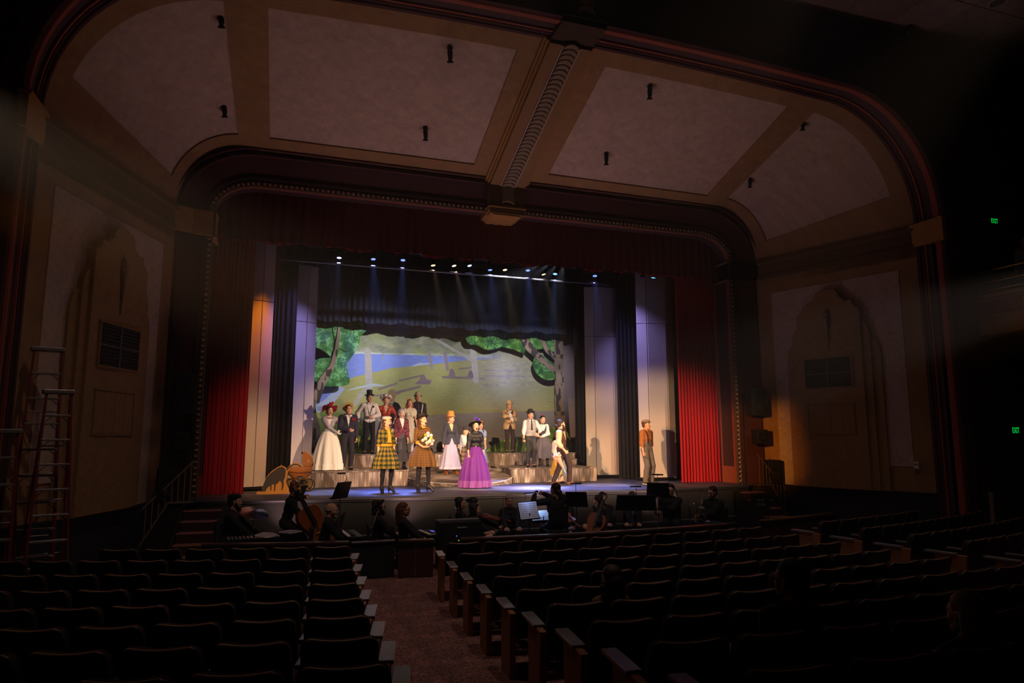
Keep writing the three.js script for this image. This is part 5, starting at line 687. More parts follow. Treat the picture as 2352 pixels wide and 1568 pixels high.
  const b = mergeGeometries(parts.map((g) => { const q = g.clone(); return q; }), false); mesh('body', [b], mat(0xffffff, 0.6, { vertexColors: true }), t);
  const eye = new THREE.SphereGeometry(0.0125, 10, 8); eye.rotateX(PI / 2); const ec = new THREE.Color(o.eye ?? 0x3a2a1c), wc = new THREE.Color(0xd8d2cc); const eg = colored(eye, (x, y, z) => (z > 0.0098 ? ec : wc));
  if (!o.noEyes) for (const s of [-1, 1]) mesh('eye', [eg.clone().translate(s * 0.032, 0.004, 0.0775).applyMatrix4(S.headM)], mat(0xffffff, 0.25, { vertexColors: true }), t);
  S.t = t; S.add = (n, g, m, parent) => mesh(n, Array.isArray(g) ? g : [g], m, parent ?? t); S.onHead = (n, g, m, parent) => mesh(n, (Array.isArray(g) ? g : [g]).map((x) => x.applyMatrix4(S.headM)), m, parent ?? t);
  for (const w2 of o.wear ?? []) w2(S); return S;
}

// ---------------------------------------------------------------- clothes, hair, hats: each returns a function of the skeleton
const cm = (c, r = 0.88) => (c && c.isMaterial ? c : c && c.isTexture ? mat(0xffffff, 0.9, { map: c }) : mat(c, r));
const top = (color, q = {}) => (S) => {
  const { u, w } = S, e = q.e ?? 0.014, hem = S.T(0, q.hem ?? 0.9, 0)[1], P = S.torso(e).filter((p, i) => i !== 5 || q.neck), sl = q.sleeve ?? 1;
  if (sl > 0) for (const sd of [1, -1]) P.push(...S.arm(sd, e + (q.loose ?? 0.004), sl)); 
  if (q.puff) for (const [s, el] of [[S.shL, S.elL], [S.shR, S.elR]]) P.push(ell(v3.lerp(s, el, 0.18), [0.085 * u, 0.085 * u, 0.085 * u]), ell(v3.lerp(s, el, 0.45), [0.066 * u, 0.07 * u, 0.066 * u]));
  if (q.flare) P.push(cap(S.T(-0.07, 0.93, -0.01), S.T(0.07, 0.93, -0.01), (0.115 + q.flare) * w + e, (0.115 + q.flare) * w + e), cap(S.T(-0.06, 0.82, 0), S.T(0.06, 0.82, 0), (0.12 + q.flare) * w + e));
  P.push(ell(S.T(0, 1.535, 0.02), [0.062 * w, (q.neckDrop ?? 0.055) * u, 0.08 * w], { sub: 1, k: 0.015 }));
  const vy = q.v && S.T(0, q.v, 0)[1], vs = q.vs ?? 0.3, oy = q.open && S.T(0, q.open, 0)[1];
  const clip = (x, y, z) => { let d = hem - y; if (q.v) { if (z > 0.02 + (S.T(0, y / u, 0)[2])) { const ww = (y - vy) * vs - Math.abs(x - (q.vx ?? 0)); d = Math.max(d, Math.min(ww, (z - 0.03) * 0.9)); } } if (q.open && y < oy && z > 0.03) d = Math.max(d, (oy - y) * (q.os ?? 0.35) + 0.004 - Math.abs(x)); return d; };
  const m = S.add(q.name ?? 'shirt', surfaceOf(P, q.cell ?? S.o.ccell2 ?? 0.013, 0.03, clip), cm(color)); return m;
};
const trousers = (color, q = {}) => (S) => { const { u, w } = S, e = q.e ?? 0.014; S.add(q.name ?? 'trousers', surfaceOf([...S.leg(1, e, 0.93), ...S.leg(-1, e, 0.93), cap(v3.lerp(S.knL, S.anL, 0.3), v3.lerp(S.knL, S.anL, 0.93), 0.056 * u + e * 0.4, (q.cuff ?? 0.06) * u), cap(v3.lerp(S.knR, S.anR, 0.3), v3.lerp(S.knR, S.anR, 0.93), 0.056 * u + e * 0.4, (q.cuff ?? 0.06) * u), ...S.torso(e - 0.003).slice(2, 4)], S.o.ccell2 ?? 0.013, 0.03, (x, y) => Math.max(y - S.T(0, q.top ?? 1.06, 0)[1], q.cut ? q.cut * u - y : -1)), cm(color)); };
const stockings = (color) => (S) => { S.add('stockings', surfaceOf([...S.leg(1, 0.005), ...S.leg(-1, 0.005), ...S.foot(1, 0.003), ...S.foot(-1, 0.003)], 0.013, 0.03), cm(color, 0.6)); };
const shoes = (color, q = {}) => (S) => { for (const sd of [1, -1]) { const a = sd > 0 ? S.anL : S.anR, k = sd > 0 ? S.knL : S.knR, P = S.foot(sd, 0.007); if (q.boot) P.push(cap(a, v3.lerp(a, k, q.boot), 0.047 * S.u, 0.054 * S.u)); const s = S.add('shoe', surfaceOf(P, 0.011, 0.02, q.boot ? null : (x, y) => y - a[1] + 0.012), cm(color, 0.45)); const d = sd > 0 ? S.fdL : S.fdR; if (q.sole) S.add('sole', [rbox(0.085, 0.025, 0.27, 0.01, [0, 0, 0]).rotateY(Math.atan2(d[0], d[2])).translate(a[0] + d[0] * 0.05, 0.014, a[2] + d[2] * 0.05)], cm(q.sole), s); if (S.heel) S.add('heel', [cyl(0.018, 0.012, S.heel + 0.035, [a[0] - d[0] * 0.035, (S.heel + 0.03) / 2, a[2] - d[2] * 0.035], undefined, 8)], cm(color, 0.45), s); } };
const skirt = (color, q) => (S) => { const { u } = S, yT = S.T(0, q.top ?? 1.08, 0)[1], yH = q.hem * u, p = S.T(0, q.top ?? 1.08, 0), n = q.pleats ?? 14, r0 = q.r0 ?? [0.135 * S.w, 0.105 * S.w], r1 = q.r1, sh = q.sharp ?? 0.6;
  const f = (k = 0) => grid((a, v) => { const th = a * 2 * PI, b = q.bell ? Math.sin((v * PI) / 2) ** q.bell : v; const wv = Math.sin(th * n + 1.3 * Math.sin(th * 2)), pl = (q.amp ?? 0.02) * v ** 0.7 * Math.abs(wv) ** sh * Math.sign(wv); const rx = lerp(r0[0], r1[0], b) * (1 + pl / r1[0]) + k, rz = lerp(r0[1], r1[1], b) * (1 + pl / r1[1]) + k; return [p[0] * (1 - v) + (q.dx ?? 0) * v + rx * Math.cos(th), lerp(yT, yH + (q.uneven ?? 0) * Math.sin(th * 3 + 1), v), p[2] * (1 - v) + (q.dz ?? 0) * v + rz * Math.sin(th)]; }, n * 8, 22, true);
  const g = f(); if (color && color.isTexture && !q.uv && color.image.height > 8) q = { ...q, uv: color === plaidTex ? [16, 5] : [30, 9] }; if (q.uv) { const uv = g.attributes.uv; for (let i = 0; i < uv.count; i++) uv.setXY(i, uv.getX(i) * q.uv[0], uv.getY(i) * q.uv[1]); } const m = S.add(q.name ?? 'skirt', g, cm(color));
  if (q.trim) S.add('hem_trim', grid((a, v) => { const th = a * 2 * PI, y = lerp(0, q.trimH ?? 0.07, v), k = 1.015 + 0.02 * Math.sin(th * (q.trimN ?? 40)), wv = Math.sin(th * n + 1.3 * Math.sin(th * 2)), pl = (q.amp ?? 0.02) * Math.abs(wv) ** sh * Math.sign(wv); return [(q.dx ?? 0) + (r1[0] + pl) * k * Math.cos(th), yH + y, (q.dz ?? 0) + (r1[1] + pl) * k * Math.sin(th)]; }, n * 8, 4, true), cm(q.trim), m);
  if (q.sash) S.add('waistband', [new THREE.TorusGeometry(1, 0.16, 8, 40).rotateX(PI / 2).scale(r0[0], 0.24, r0[1]).translate(p[0], p[1] + 0.005, p[2])], cm(q.sash), m); };
const belt = (color, y, q = {}) => (S) => { const p = S.T(0, y, 0); S.add(q.name ?? 'belt', [new THREE.TorusGeometry(1, 0.12, 8, 40).rotateX(PI / 2).scale((q.rx ?? 0.15) * S.w, q.h ?? 0.2, (q.rz ?? 0.118) * S.w).translate(...p)], cm(color, 0.5)); };
const buttons = (color, ys, x = 0, z = 0.12) => (S) => ys.forEach((y) => S.add('button', [ball(0.011, S.T(x, y, z), [1, 1, 0.5], 8)], cm(color, 0.4)));
const tie = (color, kind = 'long') => (S) => { const at = (x, y, z) => S.T(x, y, z); if (kind === 'bow') S.add('bow_tie', [slab([[0, 0], [0.05, 0.025], [0.05, -0.025]], 0.015, 0.004, at(0, 1.47, 0.078)), slab([[0, 0], [-0.05, 0.025], [-0.05, -0.025]], 0.015, 0.004, at(0, 1.47, 0.078)), ball(0.012, at(0, 1.47, 0.088))], cm(color)); else { const g = grid((a, v) => { const y = lerp(1.48, kind === 'long' ? 1.15 : 1.26, v), ww = lerp(0.014, 0.03, v) * (v > 0.93 ? 0.6 : 1), th = a * 2 * PI; return at(ww * Math.cos(th), y, 0.085 + 0.035 * Math.sin(Math.min(1, v * 2.2) * PI / 2) + 0.01 * Math.sin(th)); }, 10, 14, true); S.add('necktie', [g, ball(0.02, at(0, 1.475, 0.085))], cm(color)); } };
const collar = (color) => (S) => S.add('collar', [new THREE.TorusGeometry(0.06 * S.u, 0.016, 8, 24).rotateX(PI / 2 + 0.25).translate(...S.T(0, 1.475, 0.006)), slab([[0, 0], [0.06, -0.01], [0.045, -0.06]], 0.008, 0.004, S.T(0.0, 1.478, 0.085)), slab([[0, 0], [-0.06, -0.01], [-0.045, -0.06]], 0.008, 0.004, S.T(0.0, 1.478, 0.085))], cm(color));
const ribbon = (name, pts, r, color, q = {}) => (S) => S.add(name, [tube(pts.map((p) => S.T(...p)), r, 24, 6)].map((g) => g), cm(color), null);
const cuffs = (color, t = 0.72) => (S) => { for (const [el, wr] of [[S.elL, S.wrL], [S.elR, S.wrR]]) S.add('cuff', surfaceOf([cap(v3.lerp(el, wr, t - 0.08), v3.lerp(el, wr, t + 0.04), 0.045 * S.u)], 0.01, 0.01), cm(color)); };
// hair, in the head's frame
const hair = (color, style = 'short') => (S) => {
  const long = /long|wave|curl|pony/.test(style), P = [ell([0, 0.052, -0.024], [0.084, 0.083, 0.1])], m = cm(color, 0.65), cell = S.o.haircell ?? 0.008; 
  if (style !== 'buzz') P.push(ell([0, -0.015, -0.055], [0.078, 0.07, 0.06]));
  if (style === 'parted') P.push(cap([-0.05, 0.12, 0.03], [0.05, 0.1, 0.05], 0.035, 0.03));
  if (style === 'bald') { P.length = 0; P.push(ell([0, 0.0, -0.045], [0.082, 0.05, 0.075])); }
  if (style === 'bun' || style === 'updo') P.push(ell([0, style === 'bun' ? 0.13 : 0.05, style === 'bun' ? -0.07 : -0.13], [0.045, 0.042, 0.045]));
  if (style === 'lowbun') P.push(ell([0, -0.04, -0.125], [0.05, 0.045, 0.042])); if (style === 'bob') P.push(cap([0.07, 0.02, -0.01], [0.068, -0.07, 0.0], 0.03), cap([-0.07, 0.02, -0.01], [-0.068, -0.07, 0.0], 0.03), ell([0, -0.05, -0.06], [0.08, 0.06, 0.05]));
  if (style === 'pony') P.push(cap([0, 0.05, -0.11], [0, -0.02, -0.15], 0.03, 0.034), cap([0, -0.02, -0.15], [0, -0.2, -0.12], 0.034, 0.02));
  if (style === 'long') P.push(cap([0, 0, -0.08], [0, -0.24, -0.09], 0.075, 0.05), cap([0.06, 0, -0.05], [0.06, -0.22, -0.05], 0.04, 0.03), cap([-0.06, 0, -0.05], [-0.06, -0.22, -0.05], 0.04, 0.03));
  if (style === 'wave') for (let i = 0; i < 7; i++) for (const s of [-1, 1]) P.push(ell([s * (0.075 + 0.018 * (i % 2)), -0.02 - i * 0.033, -0.01 - 0.01 * i + (i > 3 ? 0.05 : 0)], [0.033, 0.03, 0.036])); if (style === 'wave') P.push(cap([0, 0, -0.08], [0, -0.2, -0.09], 0.07, 0.06));
  if (style === 'curl') { for (let i = 0; i < 26; i++) { const a = i * 2.4, y = 0.11 - i * 0.009, r = 0.088; const z = Math.cos(a) * r - 0.03; if (z > 0.04 && y < 0.08) continue; P.push(ell([Math.sin(a) * r, y, z], [0.032, 0.03, 0.032])); } }
  S.onHead('hair', surfaceOf(P, cell, style === 'wave' || style === 'curl' ? 0.012 : 0.025, (x, y, z) => { if (style === 'bald') return Math.max(y - 0.05, z - 0.02); const face = Math.min(z - 0.045 - Math.max(0, (y - 0.05)) * 0.8, 0.078 - y); return long && y < -0.03 ? Math.max(-0.02, Math.min(z - 0.06, 0.045 - Math.abs(x))) : face; }), m);
};
const beard = (color, len = 0.03) => (S) => S.onHead('beard', surfaceOf([cap([-0.055, -0.03, 0.03], [0, -0.1 - len * 0.6, 0.065], 0.026, 0.034), cap([0.055, -0.03, 0.03], [0, -0.1 - len * 0.6, 0.065], 0.026, 0.034), cap([-0.025, -0.046, 0.085], [0.025, -0.046, 0.085], 0.011), cap([0, -0.09, 0.07], [0, -0.11 - len, 0.065], 0.03, 0.022), ell([0, -0.064, 0.1], [0.022, 0.01, 0.03], { sub: 1, k: 0.008 })], 0.006, 0.018), cm(color, 0.8));
const glasses = (color = 0x141414) => (S) => { const g = S.onHead('glasses', [new THREE.TorusGeometry(0.023, 0.0035, 6, 18).translate(-0.032, 0.003, 0.1), new THREE.TorusGeometry(0.023, 0.0035, 6, 18).translate(0.032, 0.003, 0.1), rod([-0.01, 0.006, 0.102], [0.01, 0.006, 0.102], 0.0035, 6), rod([0.055, 0.006, 0.098], [0.078, 0.008, 0.0], 0.003, 6), rod([-0.055, 0.006, 0.098], [-0.078, 0.008, 0.0], 0.003, 6)], cm(color, 0.4)); S.onHead('lens', [cyl(0.021, 0.021, 0.002, [-0.032, 0.003, 0.1], [PI / 2, 0, 0], 14), cyl(0.021, 0.021, 0.002, [0.032, 0.003, 0.1], [PI / 2, 0, 0], 14)], mat(0xffffff, 0.05, { transmission: 1, thickness: 0, transparent: true }), g); };
// hats: profile lathed about the head, with tilt and offset
const hat = (name, prof, color, q = {}) => (S) => { const at = q.at ?? [0, 0.075, -0.012], rot = [q.tilt ?? -0.12, q.turn ?? 0, q.roll ?? 0]; const g = lathe(prof, [0, 0, 0], undefined, 36); if (q.wave) { const p = g.attributes.position; for (let i = 0; i < p.count; i++) { const x = p.getX(i), z = p.getZ(i), r = Math.hypot(x, z); if (r > 0.1) p.setY(i, p.getY(i) + q.wave * (r - 0.1) * Math.sin(Math.atan2(z, x) * (q.waveN ?? 3))); } g.computeVertexNormals(); } g.scale(1, 1, 1.1); place(g, at, rot); const m = S.onHead(name, [g], cm(color, q.rough ?? 0.8)); (q.extra ?? []).forEach(([n, gs, c]) => S.onHead(n, gs().map((x) => place(x, at, rot)), cm(c), m)); };
const bandOf = (r0, r1, h, y) => () => [new THREE.CylinderGeometry(r1, r0, h, 32, 1, true).translate(0, y + h / 2, 0).scale(1, 1, 1.1)];
const flower = (x, y, z, r) => () => { const g = [ball(r * 0.4, [x, y, z])]; for (let i = 0; i < 7; i++) { const a = i * 0.9; g.push(ball(r * 0.45, [x + r * 0.6 * Math.cos(a), y + r * 0.35 * Math.sin(a * 2), z + r * 0.6 * Math.sin(a)], [1, 0.8, 1], 8)); } return g; };
const H = {
  top: (c) => hat('top_hat', [[0.0, 0.155], [0.078, 0.155], [0.083, 0.15], [0.078, 0.08], [0.083, 0.012], [0.13, 0.02], [0.137, 0.016], [0.13, 0.006], [0.083, -0.004], [0.08, -0.02]], c, { extra: [['hat_band', bandOf(0.085, 0.083, 0.03, 0.012), 0x2a2628]], rough: 0.45 }),
  bowler: (c, ex) => hat('bowler_hat', [[0, 0.115], [0.05, 0.108], [0.078, 0.078], [0.086, 0.03], [0.085, 0.005], [0.118, 0.012], [0.128, 0.024], [0.13, 0.018], [0.118, 0.002], [0.085, -0.006], [0.083, -0.02]], c, { extra: [['hat_band', bandOf(0.0875, 0.087, 0.026, 0.004), 0x332a28], ...(ex ?? [])] }),
  boater: (c) => hat('boater_hat', [[0, 0.075], [0.083, 0.075], [0.086, 0.07], [0.086, 0.008], [0.15, 0.006], [0.151, 0], [0.086, -0.004], [0.083, -0.015]], c, { tilt: -0.75, at: [0, 0.06, -0.045], extra: [['hat_band', bandOf(0.088, 0.088, 0.03, 0.008), 0x8a6a3a]] }),
  pith: (c) => hat('sun_helmet', [[0, 0.1], [0.014, 0.1], [0.016, 0.088], [0.06, 0.076], [0.088, 0.035], [0.094, 0.004], [0.12, -0.016], [0.126, -0.026], [0.12, -0.026], [0.09, -0.012]], c, { extra: [['hat_band', bandOf(0.097, 0.094, 0.02, 0.0), 0xb0a890]] }),
  flatcap: (c) => (S) => { const m = S.onHead('flat_cap', surfaceOf([ell([0, 0.098, -0.005], [0.098, 0.036, 0.112]), ell([0, 0.075, -0.01], [0.085, 0.03, 0.1])], 0.008, 0.02), cm(c)); S.onHead('cap_peak', [grid((a, v) => { const t = lerp(-1.1, 1.1, a), r = lerp(0.085, 0.135, v * Math.cos(t * 0.8)); return [r * Math.sin(t), 0.075 - 0.018 * v, r * Math.cos(t) + 0.005]; }, 14, 3), grid((a, v) => { const t = lerp(-1.1, 1.1, a), r = lerp(0.085, 0.135, v * Math.cos(t * 0.8)); return [r * Math.sin(t), 0.068 - 0.018 * v, r * Math.cos(t) + 0.005]; }, 14, 3)], cm(c), m); },
  beret: (c) => (S) => S.onHead('beret', surfaceOf([ell([0.012, 0.1, -0.02], [0.108, 0.038, 0.11]), ell([0, 0.075, -0.01], [0.086, 0.032, 0.1])], 0.008, 0.02), cm(c)),
};
const wide = (name, c, r, crown, q) => hat(name, [[0, crown], [0.055, crown - 0.004], [0.078, crown - 0.03], [0.085, 0.01], [r * 0.75, 0.004], [r, q?.drop ?? -0.02], [r - 0.004, (q?.drop ?? -0.02) - 0.008], [0.085, -0.006], [0.083, -0.015]], c, q);
// the quick dark outfit of the musicians
const blacks = [(S) => top(0x0d0d10, { hem: 0.86, e: 0.016, name: 'black_shirt', cell: 0.018 })(S), (S) => trousers(0x0c0c0f)(S)];

// ---------------------------------------------------------------- the singers on the stage
const plaidTex = canvasTex(128, 128, (g) => { g.fillStyle = '#2c3a26'; g.fillRect(0, 0, 128, 128); g.fillStyle = 'rgba(176,136,40,0.75)'; g.fillRect(0, 14, 128, 34); g.fillRect(14, 0, 34, 128); g.fillStyle = 'rgba(20,28,26,0.6)'; g.fillRect(0, 84, 128, 22); g.fillRect(84, 0, 22, 128); g.fillStyle = 'rgba(210,180,80,0.7)'; g.fillRect(0, 64, 128, 5); g.fillRect(64, 0, 5, 128); });
const checkTex = canvasTex(64, 64, (g) => { g.fillStyle = '#6e4a22'; g.fillRect(0, 0, 64, 64); g.fillStyle = 'rgba(40,24,14,0.75)'; g.fillRect(0, 28, 64, 5); g.fillRect(28, 0, 5, 64); g.fillStyle = 'rgba(150,108,50,0.5)'; g.fillRect(0, 0, 64, 3); g.fillRect(0, 0, 3, 64); });
const shortsTex = canvasTex(64, 64, (g) => { g.fillStyle = '#8a765c'; g.fillRect(0, 0, 64, 64); g.fillStyle = 'rgba(60,44,36,0.6)'; g.fillRect(0, 10, 64, 16); g.fillRect(10, 0, 16, 64); g.fillStyle = 'rgba(220,200,170,0.6)'; g.fillRect(0, 46, 64, 4); g.fillRect(46, 0, 4, 64); });
const brocadeTex = dataTex(128, 128, (() => { const a = tileNoise(14, 61), b = tileNoise(30, 62); return (u, v) => { const n = a(u, v), m = b(u, v); return n > 0.58 ? [126 + 40 * m, 62, 72] : [58 + 24 * m, 36, 50]; }; })());
const plaidOn = (s) => { const t = plaidTex.clone(); t.repeat.set(s, s); return mat(0xffffff, 0.9, { map: t }); }, withTex = (x, s) => { const t = x.clone(); t.repeat.set(s, s); return mat(0xffffff, 0.9, { map: t }); };
const L1 = 0.4, L2 = 0.77, SK = 0xe0aa88, SKf = 0xe8b898;
const tulle = (c) => mat(c, 0.75, { sheen: 0.5, sheenColor: new THREE.Color(c), sheenRoughness: 0.6 });
const rodAt = (S, name, a, b, r, color) => S.add(name, [rod(a, b, r, 8)], cm(color, 0.5));
const scarf = (color, tails = 1) => (S) => { const k = S.add('scarf', [new THREE.TorusGeometry(0.062 * S.u, 0.022, 8, 24).rotateX(PI / 2 + 0.3).translate(...S.T(0, 1.468, 0.008))], cm(color)); if (tails) S.add('scarf_tail', [grid((a, v) => { const w = 0.028 + 0.022 * v; return S.T(-0.0 + 0.03 * v + lerp(-w, w, a), lerp(1.46, 1.13, v), 0.09 + 0.04 * Math.sin(Math.min(1, v * 2) * 1.57) + 0.012 * Math.sin(a * 9)); }, 8, 12)], cm(color), k); };
const neckband = (color, n = 12) => (S) => { for (let i = 0; i < n; i++) { const a = lerp(-1.4, 1.4, i / (n - 1)); S.add('bead', [ball(0.011, S.T(0.07 * Math.sin(a), 1.44 - 0.03 * Math.cos(a), 0.04 + 0.05 * Math.cos(a)), [1, 1, 1], 8)], cm(color, 0.35)); } };
const corsage = (color, x, y, z, r = 0.03) => (S) => { const p = S.T(x, y, z); S.add('flower', flower(0, 0, 0, r)().map((g) => g.rotateX(PI / 2).translate(...p)), cm(color)); };

person({ label: 'woman in a red brimmed hat, silver jacket and wide white gown', at: [-3.95, L1, -2.85], sex: 'f', H: 1.7, yaw: 6, skin: SKf, head: { yaw: 8, mouth: 0.35 }, L: [0.27, 1.08, 0.1], poleL: [1, -0.6, -0.2], R: [0.17, 1.02, 0.2], poleR: [-0.6, -0.6, -0.2], gloves: 0xf0ecea, cell: 0.018, noLegs: 1,
  wear: [top(mat(0xa8a2ac, 0.5), { e: 0.014, hem: 1.02, puff: 1, v: 1.2, vs: 0.35, name: 'jacket', flare: 0.0 }), top(0xe8e4e0, { e: 0.008, hem: 1.05, sleeve: 0.1, name: 'blouse', neckDrop: 0.08 }), skirt(tulle(0xe4e4dc), { top: 1.07, hem: 0.02, r1: [0.4, 0.36], pleats: 11, amp: 0.035, bell: 0.75, name: 'gown', trim: 0xf0ece6, trimH: 0.16, trimN: 22, sash: 0x9aa4a4 }), neckband(0x7a2a2a), hair(0x6a3018, 'bob'), wide('brimmed_hat', 0xa8121c, 0.2, 0.1, { tilt: -0.3, wave: 0.5, waveN: 3, at: [0, 0.08, -0.02], extra: [['hat_flower', flower(0.04, 0.1, 0.06, 0.06), 0xd02a30], ['hat_ribbon', bandOf(0.09, 0.088, 0.035, 0.0), 0x7a0c14]] })] });
person({ label: 'man in a navy suit with a straw boater, red bow tie and red lapel flower', at: [-3.46, L1, -2.85], sex: 'm', H: 1.75, yaw: 4, skin: SK, head: { yaw: 6, mouth: 0.2 }, R: [-0.02, 1.06, 0.24], poleR: [-1, -0.5, -0.3], L: [0.24, 0.84, -0.02],
  wear: [top(0x24243a, { e: 0.022, hem: 0.84, v: 1.14, vs: 0.34, flare: 0.0, name: 'suit_jacket', os: 0.2 }), top(0xf0ece8, { e: 0.012, sleeve: 0.2, hem: 1.0, name: 'shirt' }), (S) => S.add('lapel', [slab([[0, 0], [0.05, 0.24], [0.1, 0.26], [0.09, 0.16]], 0.01, 0.004, S.T(0.01, 1.17, 0.112)), slab([[0, 0], [-0.05, 0.24], [-0.1, 0.26], [-0.09, 0.16]], 0.01, 0.004, S.T(-0.01, 1.17, 0.112))], cm(0x1c1c30)), trousers(0x1e1c28), shoes(0x141414), collar(0xf4f0ea), tie(0x8a0c18, 'bow'), corsage(0xb00818, 0.115, 1.34, 0.125, 0.045), buttons(0x111118, [1.12, 1.04], 0.05, 0.125), hair(0x3a2416, 'short'), H.boater(0xd2ae5c)] });
person({ label: 'tall man in a white dinner jacket, black trousers and black top hat', at: [-2.68, L2, -4.65], sex: 'm', H: 1.79, yaw: 2, skin: SK, head: { yaw: 10, mouth: 0.2 }, R: [-0.25, 0.93, -0.14], poleR: [-1, 0, -0.6], L: [0.07, 1.07, 0.22], poleL: [1, -0.5, -0.4],
  wear: [top(0xeee9e4, { e: 0.024, hem: 0.82, v: 1.12, vs: 0.26, flare: 0.0, name: 'dinner_jacket', open: 0.95, os: 0.25 }), top(0xf6f2ee, { e: 0.012, sleeve: 0.2, hem: 1.0, name: 'shirt' }), (S) => S.add('lapel_piping', [tube([[-0.005, 1.12, 0.125], [-0.05, 1.28, 0.125], [-0.085, 1.42, 0.075]].map((p) => S.T(...p)), 0.006, 16, 6), tube([[0.005, 1.12, 0.125], [0.05, 1.28, 0.125], [0.085, 1.42, 0.075]].map((p) => S.T(...p)), 0.006, 16, 6)], cm(0x2a2a2e)), trousers(0x121214), shoes(0x0e0e10), collar(0xffffff), tie(0xc0502a, 'bow'), corsage(0x4a2a20, 0.1, 1.36, 0.12, 0.03), (S) => { for (const s of [-1, 1]) S.add('pocket_flap', [rbox(0.1, 0.025, 0.01, 0.004, S.T(s * 0.085, 1.0, 0.115))], cm(0xe0dcd6)); }, hair(0x1c1410, 'short'), H.top(0x141416)] });
person({ label: 'woman in an orange jacket, white gown and white feathered hat beside the top hat', at: [-2.18, L2, -4.7], sex: 'f', H: 1.71, yaw: -3, skin: SKf, head: { yaw: 4, mouth: 0.2 }, R: [-0.27, 1.06, 0.1], poleR: [-1, -0.6, -0.1], L: [0.25, 0.95, -0.02], poleL: [1, 0, -0.4], gloves: 0xf4f0ee, cell: 0.018, noLegs: 1,
  wear: [top(mat(0xb23c0e, 0.5), { e: 0.014, hem: 1.1, puff: 1, sleeve: 0.62, v: 1.24, vs: 0.4, name: 'orange_jacket' }), skirt(tulle(0xdcd6d0), { top: 1.1, hem: 0.03, r1: [0.3, 0.28], pleats: 9, amp: 0.025, bell: 0.8, name: 'gown', sash: 0xd8d0c8 }), neckband(0xe8e4da), hair(0x5a3a20, 'updo'), wide('feather_hat', 0xece6de, 0.16, 0.08, { tilt: -0.35, at: [0, 0.085, -0.015], extra: [['feather', () => { const g = []; for (let i = 0; i < 22; i++) { const a = i * 0.9; g.push(ball(0.045 + 0.015 * Math.sin(i * 3), [0.13 * Math.cos(a), 0.02 + 0.02 * Math.sin(i * 2.3), 0.13 * Math.sin(a)], [1, 0.7, 1], 8)); } return g; }, 0xf2ece6], ['hat_flower', flower(0.02, 0.09, 0.06, 0.035), 0xe8d8d0]] })] });
person({ label: 'woman with curly auburn hair in a cream buttoned dress and white boots', at: [-1.5, L2, -4.5], sex: 'f', H: 1.63, yaw: -2, skin: SKf, head: { yaw: 6, mouth: 0.2 }, L: [0.26, 0.84, 0.04], R: [-0.26, 0.84, 0.04],
  wear: [top(0xece2c8, { e: 0.012, hem: 1.02, sleeve: 0.2, puff: 1, name: 'dress_bodice', neckDrop: 0.075 }), skirt(0xe8dcc4, { top: 1.08, hem: 0.32, r1: [0.25, 0.22], pleats: 12, amp: 0.02, trim: 0xd8b8a0, trimH: 0.05, sash: 0xf0e8d4 }), buttons(0xb09060, [1.3, 1.22, 1.14], 0, 0.118), shoes(0xe8e4de, { boot: 0.5 }), hair(0xa8502c, 'wave'), (S) => S.onHead('hair_band', [new THREE.TorusGeometry(0.09, 0.01, 6, 24, PI).translate(0, 0.05, 0)], cm(0xc8a078))] });
person({ label: 'soldier in a navy coat with gold buttons, white cross belt and pale helmet', at: [-1.2, L2, -4.75], sex: 'm', H: 1.84, yaw: 0, skin: SK, head: { yaw: 6, mouth: 0.1 }, 
  wear: [top(0x15182c, { e: 0.022, hem: 0.84, flare: 0.0, name: 'coat', neckDrop: 0.03 }), trousers(0x15161f), shoes(0x101012), buttons(0xd0a850, [1.4, 1.32, 1.24, 1.16], 0, 0.128), belt(0xe4ded2, 1.02), (S) => S.add('cross_belt', [tube([[0.14, 1.44, 0.03], [0.12, 1.36, 0.11], [0.09, 1.2, 0.13], [0.07, 1.04, 0.12]].map((p) => S.T(...p)), 0.016, 20, 6)], cm(0xe8e2d4)), (S) => { for (const s of [-1, 1]) S.add('epaulette', [rbox(0.1, 0.02, 0.07, 0.008, S.T(s * 0.15, 1.462, 0))], cm(0xc89a3c, 0.4)); }, hair(0x3a2a1c, 'short'), H.pith(0xe2d8bc)] });
person({ label: 'older woman in a maroon brocade jacket, white scarf and long grey skirt', at: [-2.03, L1, -2.75], sex: 'f', H: 1.63, yaw: 8, skin: 0xe0b8a8, head: { yaw: 14, mouth: 0.45 }, brow: 0x8a8078, cell: 0.018,
  wear: [top(withTex(brocadeTex, 4), { e: 0.02, hem: 0.92, v: 1.16, vs: 0.24, name: 'brocade_jacket' }), top(0xf0ece6, { e: 0.012, sleeve: 0.1, hem: 1.0, name: 'white_scarf', neck: 1, neckDrop: 0.02 }), skirt(0x4e4a50, { top: 1.02, hem: 0.22, r1: [0.23, 0.2], pleats: 8, amp: 0.015 }), stockings(0x18161a), shoes(0x121214), hair(0xb0acae, 'updo'), (S) => S.onHead('grey_bonnet', surfaceOf([ell([0, 0.06, -0.03], [0.094, 0.09, 0.105])], 0.008, 0.02, (x, y, z) => Math.max(z - 0.052, 0.0 - y - z * 0.4)), cm(0x9a969c))] });
